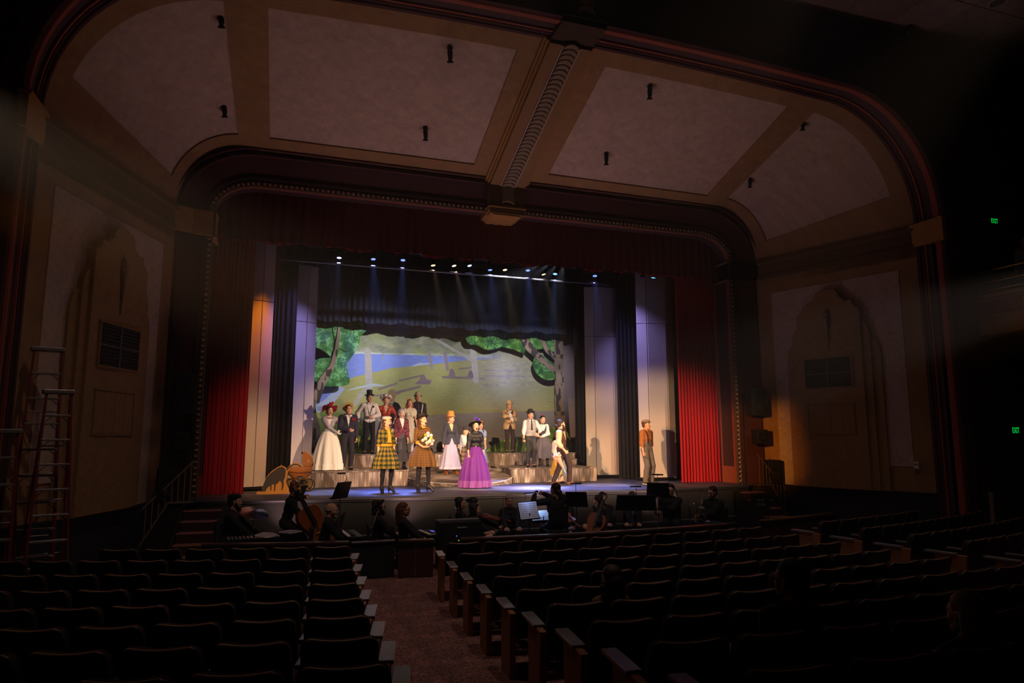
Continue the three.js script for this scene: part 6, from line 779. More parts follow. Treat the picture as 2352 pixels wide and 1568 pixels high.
person({ label: 'woman in a green and yellow plaid dress with a pale beret and yellow scarf', at: [-2.84, 0, 0.02], sex: 'f', H: 1.68, heel: 0.06, yaw: 12, skin: SKf, head: { yaw: 16, mouth: 0.8 }, L: [0.21, 0.82, 0.03], R: [-0.23, 0.8, 0.03], feet: { L: [0.13, -0.02, 24], R: [-0.1, 0.02, -6] }, cell: 0.014, hcell: 0.005,
  wear: [top(plaidOn(9), { e: 0.012, hem: 1.03, sleeve: 0.52, name: 'plaid_bodice', neckDrop: 0.05 }), skirt(plaidTex, { top: 1.06, hem: 0.58, r1: [0.31, 0.27], pleats: 11, amp: 0.028, sash: 0xcf9a22, bell: 0.9 }), stockings(0x1d181b), shoes(0x131214), scarf(0xd8a83c), (S) => { for (const [el, wr] of [[S.elL, S.wrL], [S.elR, S.wrR]]) S.add('cuff', surfaceOf([cap(v3.lerp(el, wr, 0.02), v3.lerp(el, wr, 0.12), 0.052)], 0.01, 0.01), cm(0xd2a030)); }, hair(0x54301a, 'wave'), H.beret(0xd8c4a0)] });
person({ label: 'woman in a brown checked dress with a dark hat holding a bouquet', at: [-2.01, 0, 0.05], sex: 'f', H: 1.73, heel: 0.06, yaw: 10, skin: SKf, head: { yaw: 24, mouth: 0.75, pitch: 4 }, L: [0.06, 1.06, 0.235], R: [-0.05, 1.05, 0.235], poleL: [1, -0.3, -0.4], poleR: [-1, -0.3, -0.4], palmL: [-0.8, 0, 0.6], palmR: [0.8, 0, 0.6], dirL: [-0.5, 0.5, 0.6], dirR: [0.5, 0.5, 0.6], curlL: 0.7, curlR: 0.7, feet: { L: [0.2, -0.04, 40], R: [-0.1, 0.02, -4] }, cell: 0.014, hcell: 0.005,
  wear: [top(withTex(checkTex, 16), { e: 0.012, hem: 1.03, sleeve: 0.55, name: 'checked_bodice' }), skirt(checkTex, { top: 1.06, hem: 0.6, r1: [0.32, 0.28], pleats: 10, amp: 0.03, bell: 0.9 }), stockings(0x1d181b), shoes(0x131214), scarf(0xd8a02c, 0), (S) => { for (const [el, wr] of [[S.elL, S.wrL], [S.elR, S.wrR]]) S.add('cuff', surfaceOf([cap(v3.lerp(el, wr, 0.1), v3.lerp(el, wr, 0.2), 0.05)], 0.01, 0.01), cm(0xd2a030)); }, hair(0x5a3018, 'wave'), wide('brimmed_hat', 0x2e2420, 0.14, 0.095, { tilt: -0.28, drop: 0.01 })] });
{ const b = thing('bouquet', 'bouquet of white and yellow roses held by the woman in brown', 'bouquet', [-1.955, 1.14, 0.32], 0.2); const rose = (x, y, z, c, r) => mesh('rose', [ball(r, [x, y, z], [1, 0.85, 1], 10), place(new THREE.TorusGeometry(r * 0.7, r * 0.35, 6, 12), [x, y, z + r * 0.3]), ball(r * 0.45, [x, y, z + r * 0.65])], cm(c, 0.7), b); let i = 0; for (const [x, y, z, c] of [[0.0, 0.16, 0.06, 0xf0ecf0], [0.06, 0.1, 0.09, 0xe8c848], [-0.07, 0.1, 0.07, 0xf0e4dc], [0.13, 0.05, 0.05, 0xf2e8e0], [-0.12, 0.06, 0.04, 0xf0dcc8], [0.02, 0.04, 0.11, 0xf4f0e6], [-0.05, 0.18, 0.02, 0xd8b040], [0.09, 0.17, 0.02, 0xf6f2f2], [-0.04, -0.0, 0.1, 0xe8d8b0], [0.09, -0.02, 0.08, 0xf0e6e0], [0.02, 0.22, 0.0, 0xf0ecec]]) rose(x, y, z, c, 0.034 + 0.006 * (i++ % 3)); for (let k = 0; k < 16; k++) { const a = k * 2.4, r = 0.07 + 0.06 * ((k * 37) % 10) / 10; const l = mesh('leaf', [place(new THREE.SphereGeometry(0.04, 8, 5).scale(0.45, 1, 0.12), [r * Math.cos(a), 0.08 + r * Math.sin(a), 0.02], [0.3 * Math.sin(k), 0.4 * Math.cos(k), a - 1.57])], cm(k % 2 ? 0x2c4a22 : 0x3c5c2c), b); } mesh('stem', [rod([0, 0.08, 0.0], [-0.02, -0.14, -0.02], 0.018), rod([0.02, 0.06, 0.01], [0.0, -0.13, -0.01], 0.012)], cm(0x3a5a28), b); }
person({ label: 'woman in a tan flowerpot hat, slate jacket and long lavender skirt on the round platform', at: [-0.64, discY(-2.75), -2.75], sex: 'f', H: 1.63, heel: 0.03, yaw: 6, skin: SKf, head: { yaw: 48, pitch: -10 }, L: [0.25, 0.84, 0.03], R: [-0.26, 0.83, 0.04], feet: { L: [0.14, 0, 30], R: [-0.14, 0, -5] },
  wear: [top(0x3a3c4c, { e: 0.02, hem: 0.86, v: 1.22, vs: 0.3, open: 1.05, os: 0.45, flare: 0.02, name: 'slate_jacket' }), top(0xe0c890, { e: 0.01, sleeve: 0.1, hem: 1.0, name: 'blouse' }), skirt(0xb8b0d4, { top: 1.04, hem: 0.16, r1: [0.3, 0.26], pleats: 9, amp: 0.02, trim: 0xd0c8e0, trimH: 0.06 }), shoes(0x8a4a20, { boot: 0.5 }), hair(0x8a5a38, 'updo'), hat('flowerpot_hat', [[0, 0.15], [0.07, 0.15], [0.075, 0.142], [0.088, 0.04], [0.09, 0.01], [0.13, 0.0], [0.134, -0.008], [0.09, -0.012], [0.085, -0.02]], 0xd89a4e, { tilt: -0.2, extra: [['hat_flower', flower(0.08, 0.09, 0.04, 0.035), 0xd8502a], ['hat_band', bandOf(0.094, 0.09, 0.03, 0.0), 0xe0a868]] })] });
person({ label: 'boy in a grey cap, pale open shirt and brown checked shorts', at: [-0.14, discY(-2.95), -2.95], sex: 'm', H: 1.27, yaw: -16, skin: SKf, head: { yaw: -28, pitch: 0 }, headScale: 1.1,
  wear: [top(0xb8bcd0, { e: 0.024, hem: 0.88, sleeve: 0.95, v: 0.86, vs: 0.28, name: 'open_shirt' }), top(0xe2dcd8, { e: 0.012, sleeve: 0.1, hem: 0.9, name: 'undershirt' }), trousers(withTex(shortsTex, 8), { cut: 0.42, e: 0.024, cuff: 0.08, name: 'shorts' }), shoes(0x3a2a20), hair(0x4a3424, 'short'), H.flatcap(0x4a4850)] });
person({ label: 'woman singing in a black jacket, purple tulle gown and black hat with purple flowers', at: [-0.46, 0, -0.85], sex: 'f', H: 1.64, heel: 0.03, yaw: 4, skin: SKf, head: { yaw: 6, mouth: 1, pitch: 2 }, R: [-0.235, 0.86, 0.1], L: [0.24, 0.86, 0.02], curlR: 0.95, cell: 0.016, hcell: 0.005, noLegs: 1,
  wear: [top(mat(0x0f0e12, 0.55), { e: 0.016, hem: 0.98, puff: 1, name: 'black_jacket', neck: 1, neckDrop: 0.02, open: 1.1, os: 0.5, flare: 0.0 }), skirt(tulle(0x6a1f8a), { top: 1.06, hem: 0.02, r1: [0.39, 0.36], pleats: 13, amp: 0.035, bell: 0.8, name: 'tulle_gown', trim: 0x8a4a9a, trimH: 0.17, trimN: 26 }), hair(0x140e0c, 'bob'), wide('black_hat', 0x121114, 0.165, 0.07, { tilt: -0.42, at: [0, 0.08, -0.03], extra: [['hat_flower', flower(0.03, 0.085, 0.05, 0.06), 0x4a1aa0], ['hat_flower', flower(0.1, 0.06, 0.03, 0.045), 0x5a2ab0]] })] });
{ const p = thing('closed_umbrella', 'black lace umbrella hanging from the purple-gowned woman’s hand'.replace('’', "'"), 'umbrella', [-0.69, 0, -0.72]); mesh('canopy', [lathe([[0.004, 0.06], [0.02, 0.1], [0.032, 0.3], [0.04, 0.5], [0.045, 0.6], [0.02, 0.66], [0.006, 0.68]], [0, 0, 0], undefined, 14)], mat(0x17141a, 0.8), p); mesh('tip', [rod([0, 0.01, 0], [0, 0.08, 0], 0.005)], M.chrome, p); mesh('handle', [tube([[0, 0.66, 0], [0, 0.78, 0], [0.0, 0.85, 0.01], [0.02, 0.87, 0.02], [0.035, 0.84, 0.025]], 0.009, 20, 6)], mat(0x9a7a40, 0.4), p); for (let i = 0; i < 6; i++) mesh('lace_frill', [place(new THREE.TorusGeometry(0.03 + 0.003 * i, 0.008, 5, 16), [0, 0.2 + i * 0.07, 0], [PI / 2, 0, 0])], mat(0x2c2830, 0.8), p); }
person({ label: 'girl in a pale blue dress and straw hat half hidden behind the purple gown', at: [0.42, discY(-3.4), -3.4], sex: 'f', H: 1.4, yaw: -6, skin: SKf, head: { yaw: 4 },
  wear: [top(0x8aa0c4, { e: 0.012, hem: 1.0, sleeve: 0.3, puff: 1, name: 'dress_bodice' }), skirt(0x8aa0c4, { top: 1.04, hem: 0.26, r1: [0.24, 0.22], pleats: 9, amp: 0.02 }), shoes(0x4a3020), hair(0x5a2e1c, 'pony'), (S) => S.onHead('braid', surfaceOf([cap([0.07, -0.02, 0.0], [0.085, -0.22, 0.06], 0.022, 0.018), cap([-0.07, -0.02, 0.0], [-0.085, -0.22, 0.06], 0.022, 0.018)], 0.007, 0.01), cm(0x5a2e1c)), wide('straw_hat', 0xb8843e, 0.13, 0.075, { tilt: -0.3 })] });
person({ label: 'man in a tan jacket, brown trousers and cream bowler cradling a small white dog', at: [1.73, L2, -4.6], sex: 'm', H: 1.6, yaw: -4, skin: SK, head: { yaw: 10, mouth: 0.2 }, R: [0.03, 1.26, 0.23], poleR: [-1, 0.1, -0.3], L: [-0.04, 1.06, 0.24], poleL: [1, -0.4, -0.2], palmR: [0.6, 0, 0.6], curlR: 0.6, curlL: 0.6,
  wear: [top(0xc8a878, { e: 0.024, hem: 0.8, v: 1.05, vs: 0.3, open: 1.0, os: 0.35, flare: 0.01, name: 'tan_jacket' }), top(0x3a2018, { e: 0.012, sleeve: 0.1, hem: 0.95, v: 1.3, vs: 0.4, name: 'brown_waistcoat' }), top(0xf0e8e0, { e: 0.006, sleeve: 0.1, hem: 1.1, name: 'shirt' }), trousers(0x35201a), shoes(0x18120e), tie(0x7a2a1c, 'bow'), collar(0xf0e8e0), (S) => { for (const s of [-1, 1]) S.add('pocket_flap', [rbox(0.1, 0.03, 0.012, 0.004, S.T(s * 0.09, 0.95, 0.125))], cm(0xb89868)); }, hair(0x5a3c24, 'short'), H.bowler(0xe0cfa0)] });
{ const d = thing('toy_dog', 'small white dog held against the tan jacket', 'dog', [1.66, L2 + 1.06, -4.36]); mesh('dog_body', [surfaceOf([cap([0.06, -0.02, 0.02], [0.0, 0.13, 0.03], 0.055, 0.05), cap([-0.02, 0.18, 0.04], [-0.06, 0.19, 0.1], 0.04, 0.028), ell([-0.035, 0.2, 0.04], [0.045, 0.042, 0.042]), cap([-0.02, 0.2, 0.0], [0.0, 0.15, -0.005], 0.02, 0.014), cap([-0.06, 0.21, 0.02], [-0.07, 0.17, 0.01], 0.02, 0.013), cap([0.0, 0.1, 0.07], [-0.05, 0.05, 0.11], 0.02, 0.018), cap([0.04, 0.1, 0.07], [0.0, 0.04, 0.12], 0.02, 0.018), cap([0.09, -0.05, 0.05], [0.06, -0.1, 0.1], 0.024, 0.018), cap([0.1, 0.0, 0.0], [0.15, 0.03, 0.02], 0.014, 0.01)], 0.008, 0.02)], mat(0xece4da, 0.95), d); mesh('nose', [ball(0.009, [-0.072, 0.192, 0.128])], M.black, d); mesh('eye', [ball(0.006, [-0.062, 0.215, 0.078])], M.black, d); mesh('eye', [ball(0.006, [-0.028, 0.218, 0.085])], M.black, d); }
person({ label: 'man in a black bowler, grey waistcoat and dark tie leaning on a cane', at: [1.74, L1, -2.7], sex: 'm', H: 1.62, yaw: -2, skin: SK, head: { yaw: 10, mouth: 0.25 }, R: [-0.27, 0.87, 0.12], L: [0.16, 1.02, 0.22], poleL: [1, -0.5, -0.3], curlR: 1, palmR: [0.3, -1, 0.2], thumbR: [1, 0, 0.3],
  wear: [top(0xece8e6, { e: 0.014, hem: 0.98, sleeve: 0.68, name: 'white_shirt', neckDrop: 0.04 }), top(0xa8a29e, { e: 0.026, sleeve: 0, hem: 0.96, v: 1.2, vs: 0.3, name: 'waistcoat' }), tie(0x1c2430, 'long'), collar(0xf4f0ee), buttons(0x4a4440, [1.16, 1.08, 1.0], 0.03, 0.125), trousers(0x3a3838), shoes(0x151314), hair(0x3a2618, 'short'), H.bowler(0x1a181a, [['hat_flower', flower(0.09, 0.04, 0.02, 0.022), 0xd81858]])] });
{ const c = thing('walking_cane', 'thin black walking cane under the hand of the man in the grey waistcoat', 'cane', [1.485, L1, -2.56]); mesh('cane_shaft', [rod([0, 0.012, 0], [0, 0.8, 0], 0.009)], M.blackGloss, c); mesh('cane_handle', [rod([-0.05, 0.81, 0], [0.05, 0.8, 0.02], 0.014)], M.blackGloss, c); mesh('ferrule', [rod([0, 0.0, 0], [0, 0.04, 0], 0.011)], M.chrome, c); }
person({ label: 'short woman in a white collared blouse and long grey pleated skirt with pink hair flower', at: [2.14, L1, -2.75], sex: 'f', H: 1.48, yaw: -8, skin: SKf, head: { yaw: 6, roll: -4 }, L: [-0.06, 1.04, 0.2], poleL: [1, -0.2, -0.1], R: [-0.2, 1.05, 0.16], poleR: [-1, -0.3, -0.2], feet: { L: [0.16, 0, 10], R: [-0.12, 0, -10] },
  wear: [top(0xece8e4, { e: 0.014, hem: 1.0, loose: 0.01, name: 'white_blouse', neckDrop: 0.04 }), top(0x4a4648, { e: 0.02, sleeve: 0, hem: 1.02, v: 1.22, vs: 0.5, name: 'bodice' }), collar(0xf6f2ee), tie(0x2a2628, 'bow'), skirt(0x59545a, { top: 1.06, hem: 0.3, r1: [0.36, 0.3], pleats: 16, amp: 0.02, sharp: 0.5, sash: 0x2c2a2e, bell: 0.8 }), stockings(0x18161a), shoes(0x121214), hair(0x16100e, 'updo'), (S) => S.onHead('hair_flower', flower(0.0, 0.125, 0.0, 0.035)(), cm(0xd81a5a))] });
person({ label: 'bearded man with tied back hair in a brown waistcoat walking with a peach parasol', at: [2.02, 0, -1.05], sex: 'm', H: 1.76, yaw: 52, skin: 0xdba888, head: { yaw: 32, pitch: 0 }, lean: -2, R: [-0.22, 0.9, 0.14], L: [0.25, 0.86, -0.08], curlR: 0.9, feet: { L: [0.12, 0.16, 20], R: [-0.08, -0.22, 5] }, crouch: 0.02, cell: 0.014, hcell: 0.005,
  wear: [top(0xd8c098, { e: 0.014, hem: 0.95, sleeve: 0.7, loose: 0.014, name: 'cream_shirt', v: 1.28, vs: 0.25 }), top(0x4e281e, { e: 0.028, sleeve: 0, hem: 0.88, v: 1.1, vs: 0.32, name: 'brown_waistcoat' }), trousers(0x33231c, { e: 0.018 }), shoes(0x6a3c22, { boot: 0.35 }), hair(0x2c1a12, 'lowbun'), beard(0x22130c, 0.05), buttons(0x2a1a12, [1.06, 0.98], 0.0, 0.13)] });
{ const p = thing('closed_parasol', 'closed peach ruffled parasol hanging from the bearded man’s hand'.replace('’', "'"), 'parasol', [1.96, 0.42, -0.78], 0); const q = new THREE.Group(); const pm = mat(0xe0a684, 0.8); const can = mesh('canopy', [lathe([[0.012, 0.0], [0.03, 0.06], [0.055, 0.2], [0.08, 0.34], [0.085, 0.42], [0.05, 0.46], [0.012, 0.47]], [0, 0, 0], undefined, 18)], pm, p); can.rotation.z = 0.5; for (let i = 0; i < 14; i++) { const a = i * 0.9, f = mesh('ruffle', [ball(0.04, [(0.07 + 0.012 * (i % 3)) * Math.cos(a), 0.4 + 0.05 * Math.sin(i * 1.7), 0.07 * Math.sin(a)], [1, 0.7, 1], 8)], mat(i % 2 ? 0xe8b498 : 0xd89a78, 0.85), p); f.rotation.z = 0.5; } for (const [n, y0, y1, c] of [['tip', -0.1, 0.02, 0xe8d8c8], ['handle', 0.45, 0.62, 0xc89a70]]) { const o = mesh(n, [rod([0, y0, 0], [0, y1, 0], 0.01)], cm(c, 0.5), p); o.rotation.z = 0.5; } }
person({ label: 'girl in a yellow and blue skirt standing hidden behind the bearded man', at: [2.16, 0, -1.62], sex: 'f', H: 1.4, yaw: 10, skin: SKf, head: { yaw: 10 },
  wear: [top(0xe8e2dc, { e: 0.014, hem: 1.0, sleeve: 0.6, puff: 1, name: 'white_blouse' }), skirt(canvasTex(128, 8, (g) => { g.fillStyle = '#c89a2c'; g.fillRect(0, 0, 128, 8); g.fillStyle = '#7c8a94'; g.fillRect(0, 0, 34, 8); g.fillRect(104, 0, 24, 8); }), { top: 1.05, hem: 0.3, r1: [0.25, 0.2], pleats: 10, amp: 0.02 }), shoes(0x201a1a), hair(0x5a3a22, 'updo')] });
person({ label: 'young man in a rust shirt, dark braces, grey trousers and tan cap at right', at: [4.25, 0, -0.42], sex: 'm', H: 1.73, yaw: 20, skin: SK, head: { yaw: 18, mouth: 0.7, pitch: 6 }, R: [-0.22, 0.84, 0.06], L: [0.21, 0.85, 0.0], curlR: 0.8, feet: { L: [0.15, 0.0, 48], R: [-0.12, 0.02, -4] }, cell: 0.014, hcell: 0.005,
  wear: [top(0xa8683a, { e: 0.016, hem: 1.02, loose: 0.008, name: 'rust_shirt', neckDrop: 0.045 }), collar(0xb0703e), trousers(0x6c6562, { e: 0.022, top: 1.16, cuff: 0.072 }), shoes(0x17171a, { sole: 0xe4dccc }), (S) => { for (const s of [-1, 1]) S.add('braces', [tube([[s * 0.1, 1.45, -0.02], [s * 0.105, 1.42, 0.07], [s * 0.095, 1.34, 0.112], [s * 0.08, 1.2, 0.118], [s * 0.072, 1.1, 0.112]].map((p) => S.T(...p)), 0.013, 24, 6)], cm(0x1e1614)); }, buttons(0x7a4a28, [1.4, 1.32, 1.24], 0, 0.115), hair(0x4a3020, 'short'), H.flatcap(0x9a8468)] });
{ const p = thing('paintbrush', "small dark paintbrush in the right hand of the man with braces", 'brush', [4.06, 0.76, -0.24], 0); mesh('brush_handle', [rod([0, 0, 0], [0.1, -0.06, 0.03], 0.006)], M.blackGloss, p); mesh('bristles', [rod([0.1, -0.06, 0.03], [0.125, -0.075, 0.037], 0.008, 8, 0.003)], mat(0x5a4630, 0.9), p); mesh('collar_ring', [rod([0.092, -0.055, 0.028], [0.102, -0.061, 0.031], 0.0075)], M.chrome, p); }

// ---------------------------------------------------------------- the orchestra pit: instruments and stands
function orient(o, y, z) { y = V(...y).normalize(); z = V(...z); const x = y.clone().cross(z).normalize(); z = x.clone().cross(y); o.quaternion.setFromRotationMatrix(new THREE.Matrix4().makeBasis(x, y, z)); return o; }
const PF = FLOOR;
function fiddle(name, label, L, at, y, z, color = 0x7a2f12, neckK = 1) { // body length L, origin at the tail end of the body, neck along y, belly towards z
  const t = orient(thing(name, label, name === 'cello' ? 'cello' : name === 'double_bass' ? 'double bass' : 'violin', at), y, z), w = L * 0.3, m = mat(color, 0.3, { clearcoat: 0.6, clearcoatRoughness: 0.2 }), d = L * (L > 0.5 ? 0.15 : 0.11);
  const half = [[0.25, 0.0], [0.8, 0.02], [0.98, 0.12], [1.0, 0.22], [0.9, 0.33], [0.66, 0.42], [0.6, 0.52], [0.62, 0.6], [0.76, 0.68], [0.82, 0.78], [0.78, 0.9], [0.55, 0.98], [0.12, 1.0]];
  const pts = [...half.map(([a, b]) => [a * w, b * L]), ...half.slice().reverse().map(([a, b]) => [-a * w, b * L])];
  const bodyG = new THREE.ExtrudeGeometry(smoothShape(pts), { depth: d * 0.6, bevelEnabled: true, bevelSize: 0.012 * L, bevelThickness: d * 0.2, bevelSegments: 2, curveSegments: 4 }); bodyG.translate(0, 0, -d * 0.5);
  mesh('sound_box', [bodyG], m, t); mesh('neck', [rodBox([0, L * 0.98, d * 0.15], [0, L * (1 + 0.42 * neckK), d * 0.12], 0.065 * L, 0.05 * L)], m, t);
  mesh('fingerboard', [rodBox([0, L * 0.62, d * 0.62], [0, L * (1 + 0.42 * neckK), d * 0.36], 0.075 * L, 0.022 * L)], M.blackGloss, t); mesh('tailpiece', [slab([[-0.03 * L, 0], [0.03 * L, 0], [0.055 * L, 0.28 * L], [-0.055 * L, 0.28 * L]], 0.012 * L, 0.002, [0, 0.04 * L, d * 0.4])], M.blackGloss, t); mesh('bridge', [box(0.14 * L, 0.015 * L, d * 0.35, [0, 0.45 * L, d * 0.42])], mat(0xc8a468, 0.5), t);
  mesh('scroll', [place(new THREE.TorusGeometry(0.04 * L, 0.022 * L, 8, 16), [0, L * (1 + 0.58 * neckK), d * 0.0], [0, PI / 2, 0]), rodBox([0, L * (1 + 0.41 * neckK), d * 0.15], [0, L * (1 + 0.56 * neckK), d * 0.02], 0.06 * L, 0.05 * L)], m, t);
  for (let i = 0; i < 4; i++) { mesh('string', [rod([(i - 1.5) * 0.016 * L, 0.3 * L, d * 0.52], [(i - 1.5) * 0.013 * L, L * (1 + 0.42 * neckK), d * 0.46], 0.0016 + L * 0.001, 5)], M.chrome, t); mesh('tuning_peg', [rod([-0.07 * L, L * (1 + (0.45 + 0.03 * i) * neckK), d * 0.1], [0.07 * L, L * (1 + (0.45 + 0.03 * i) * neckK), d * 0.1], 0.008 * L + 0.001, 6)], M.blackGloss, t); }
  if (L > 0.5) mesh('end_pin', [rod([0, 0, 0], [0, -0.3 * L * 0.6, 0], 0.008)], M.chrome, t); else mesh('chin_rest', [ball(0.03, [0.03, 0.02, d * 0.5], [1, 0.8, 0.4])], M.blackGloss, t); return t;
}
function bow(label, a, b) { const t = thing('bow', label, 'bow', a), e = v3.sub(b, a); mesh('bow_stick', [rod([0, 0, 0], e, 0.005, 6)], mat(0x5a2a14, 0.4), t); mesh('bow_hair', [rod(v3.add(v3.mul(e, 0.06), [0, -0.02, 0]), v3.add(v3.mul(e, 0.97), [0, -0.018, 0]), 0.0025, 5)], mat(0xcfc6b8, 0.6), t); mesh('frog', [box(0.02, 0.024, 0.05, v3.add(v3.mul(e, 0.05), [0, -0.01, 0]))], M.blackGloss, t); return t; }
const paper = canvasTex(128, 176, (g, w, h) => { g.fillStyle = '#f2f0ea'; g.fillRect(0, 0, w, h); g.fillStyle = '#3a3a3a'; for (let s = 0; s < 8; s++) { for (let l = 0; l < 5; l++) g.fillRect(10, 14 + s * 20 + l * 2.4, w - 20, 0.8); for (let n = 0; n < 12; n++) g.fillRect(16 + n * 8.4, 13 + s * 20 + ((n * 5 + s * 3) % 7) * 1.6, 3, 2.4); } });
const paperM = mat(0xffffff, 0.9, { map: paper });
function musicStand(label, x, z, turn, q = {}) {
  const t = thing('music_stand', label, 'music stand', [x, PF, z], turn), h = q.h ?? 0.95, W = q.w ?? 0.5, tilt = q.tilt ?? -0.35;
  for (let i = 0; i < 3; i++) mesh('stand_leg', [rod([0, 0.16, 0], [0.24 * Math.cos(i * 2.09 + 0.5), 0.015, 0.24 * Math.sin(i * 2.09 + 0.5)], 0.011, 6)], M.iron, t); mesh('stand_pole', [rod([0, 0.1, 0], [0, h, 0], 0.012, 8)], mat(0x5a5a5e, 0.35, { metalness: 0.8 }), t);
  const dsk = mesh('desk', [slab([[-W / 2, 0], [W / 2, 0], [W / 2 - 0.03, 0.34], [-W / 2 + 0.03, 0.34]], 0.012, 0.003, [0, 0, -0.012]), box(W, 0.012, 0.06, [0, 0.005, 0.03])], M.black, t); dsk.position.set(0, h - 0.12, 0.02); dsk.rotation.x = tilt;
  for (let i = 0; i < (q.sheets ?? 2); i++) { const p = mesh('sheet_music', [place(new THREE.PlaneGeometry(0.225, 0.31), [(i - ((q.sheets ?? 2) - 1) / 2) * 0.23, 0.175, 0.006])], paperM, dsk); p.rotation.y = 0; }
  if (q.lamp) { const c = q.color ?? 0xdfe8ff; mesh('lamp_neck', [tube([[0, 0.33, 0], [0, 0.42, -0.02], [0.0, 0.48, 0.05], [0, 0.47, 0.12]], 0.006, 20, 6)], M.blackGloss, dsk); mesh('lamp_head', [rbox(0.24, 0.022, 0.05, 0.008, [0, 0.472, 0.13])], M.blackGloss, dsk); mesh('lamp_tube', [box(0.2, 0.004, 0.03, [0, 0.459, 0.13])], mat(0x222222, 0.4, { emissive: new THREE.Color(c), emissiveIntensity: 0.9 }), dsk); const l = new THREE.RectAreaLight(c, (q.power ?? 2) * 9, 0.2, 0.03); l.name = 'stand_lamp_light'; l.position.set(0, 0.455, 0.13); l.rotation.set(-PI / 2 + 0.25, 0, 0); l.castShadow = true; dsk.add(l); }
  return t;
}
function chair(label, x, z, turn, h = 0.46) { const t = thing('pit_chair', label, 'chair', [x, PF, z], turn, 'black pit chairs'); mesh('seat', [rbox(0.42, 0.04, 0.4, 0.015, [0, h - 0.02, 0])], M.black, t); mesh('backrest', [rbox(0.4, 0.3, 0.025, 0.012, [0, h + 0.32, -0.2], [-0.1, 0, 0])], M.black, t); for (const [a, b] of [[-0.18, 0.17], [0.18, 0.17], [-0.18, -0.18], [0.18, -0.18]]) mesh('leg', [rod([a, 0, b * 1.1], [a, b < 0 ? h + 0.4 : h - 0.03, b], 0.011, 6)], M.iron, t); return t; }
const seated = (o) => { const u = (o.H ?? 1.72) / 1.75; const seat = clamp(o.top - PF - 0.887 * u, 0.3, 0.75), dy = (seat + 0.54 * u) / u - 1.395; o = { ...o, L: [o.L[0], o.L[1] + dy, o.L[2]], R: [o.R[0], o.R[1] + dy, o.R[2]] }; if (!o.noChair) chair('black pit chair under the ' + o.who, o.x, o.z, R(o.yaw), seat - 0.01); return person({ cell: 0.02, hcell: 0.0075, ccell: 0.007, ccell2: 0.018, haircell: 0.01, noEyes: o.back, ...o, at: [o.x, PF, o.z], seat, lean: o.lean ?? 0, skin: o.skin ?? 0xc89678 }); };
const shoesB = shoes(0x0c0c0e);
seated({ who: 'drummer', label: 'drummer in black with a dark cap, seated at the far left of the pit', x: -5.98, z: 2.75, top: 0.28, H: 1.8, w: 1.12, belly: 1, sex: 'm', yaw: 80, lean: 6, L: [0.16, 0.98, 0.5], R: [-0.16, 0.98, 0.5], curlL: 0.8, curlR: 0.8, wear: [...blacks, shoesB, hair(0x1a1210, 'short'), H.beret(0x17171a), beard(0x1a120e, 0.01)] });
seated({ who: 'bass player', label: 'bass player with a high hair bun standing behind the double bass', x: -5.02, z: 2.05, top: 0.42, H: 1.66, sex: 'm', yaw: 72, lean: 14, noChair: 1, head: { pitch: -14 }, L: [0.36, 1.42, 0.28], poleL: [1, -0.2, -0.4], R: [-0.08, 1.05, 0.5], curlL: 0.8, wear: [...blacks, shoesB, hair(0x4a2418, 'bun'), beard(0x3a1c12, 0.02)] });
{ const st = thing('bar_stool', 'black high stool under the bass player', 'stool', [-5.02, PF, 2.05]); mesh('seat', [cyl(0.17, 0.17, 0.05, [0, 0.55, 0])], M.black, st); for (let i = 0; i < 4; i++) mesh('leg', [rod([0.2 * Math.cos(i * 1.57), 0, 0.2 * Math.sin(i * 1.57)], [0.13 * Math.cos(i * 1.57), 0.53, 0.13 * Math.sin(i * 1.57)], 0.013, 6)], M.iron, st); }
fiddle('double_bass', 'amber brown double bass with a long dark neck leaning on its player', 0.95, [-4.22, PF + 0.2, 2.35], [-0.56, 1, -0.04], [0.35, 0.25, 1], 0x8a4a1a, 0.95);
seated({ who: 'grey haired keyboard player', label: 'balding grey-haired man in black playing a keyboard at the pit rail', x: -4.4, z: 3.15, top: 0.12, H: 1.7, sex: 'm', yaw: 82, lean: 12, head: { pitch: -8 }, L: [0.14, 0.98, 0.52], R: [-0.14, 0.95, 0.52], palmL: [0, -1, 0.1], palmR: [0, -1, 0.1], curlL: 0.3, curlR: 0.3, wear: [...blacks, shoesB, hair(0x8a8078, 'bald'), beard(0x8a8078, 0.0)] });
seated({ who: 'curly haired player', label: 'man with curly dark hair and beard facing right beside the pit gap', x: -3.36, z: 2.75, top: 0.07, H: 1.72, sex: 'm', yaw: 86, L: [0.14, 0.98, 0.42], R: [-0.14, 0.98, 0.42], palmL: [0, -1, 0.1], palmR: [0, -1, 0.1], wear: [...blacks, shoesB, hair(0x15100e, 'curl'), beard(0x17100c, 0.02), glasses()] });
seated({ who: 'long haired keyboard player', label: 'person with long auburn hair and glasses playing a small keyboard beside the amplifier', x: -2.98, z: 3.25, top: 0.02, H: 1.7, sex: 'm', yaw: 80, head: { yaw: 2 }, L: [0.16, 0.98, 0.5], R: [-0.14, 0.96, 0.5], palmL: [0, -1, 0.1], palmR: [0, -1, 0.1], curlL: 0.3, curlR: 0.3, wear: [...blacks, shoesB, hair(0x5a3020, 'long'), glasses()] });
seated({ who: 'hidden violinist', label: 'dark-haired violinist half hidden behind another violinist by the amplifier', x: -1.68, z: 2.35, top: 0.02, H: 1.66, sex: 'f', yaw: 70, L: [0.3, 1.2, 0.4], R: [-0.05, 1.05, 0.35], wear: [...blacks, shoesB, hair(0x15100e, 'bob')] });
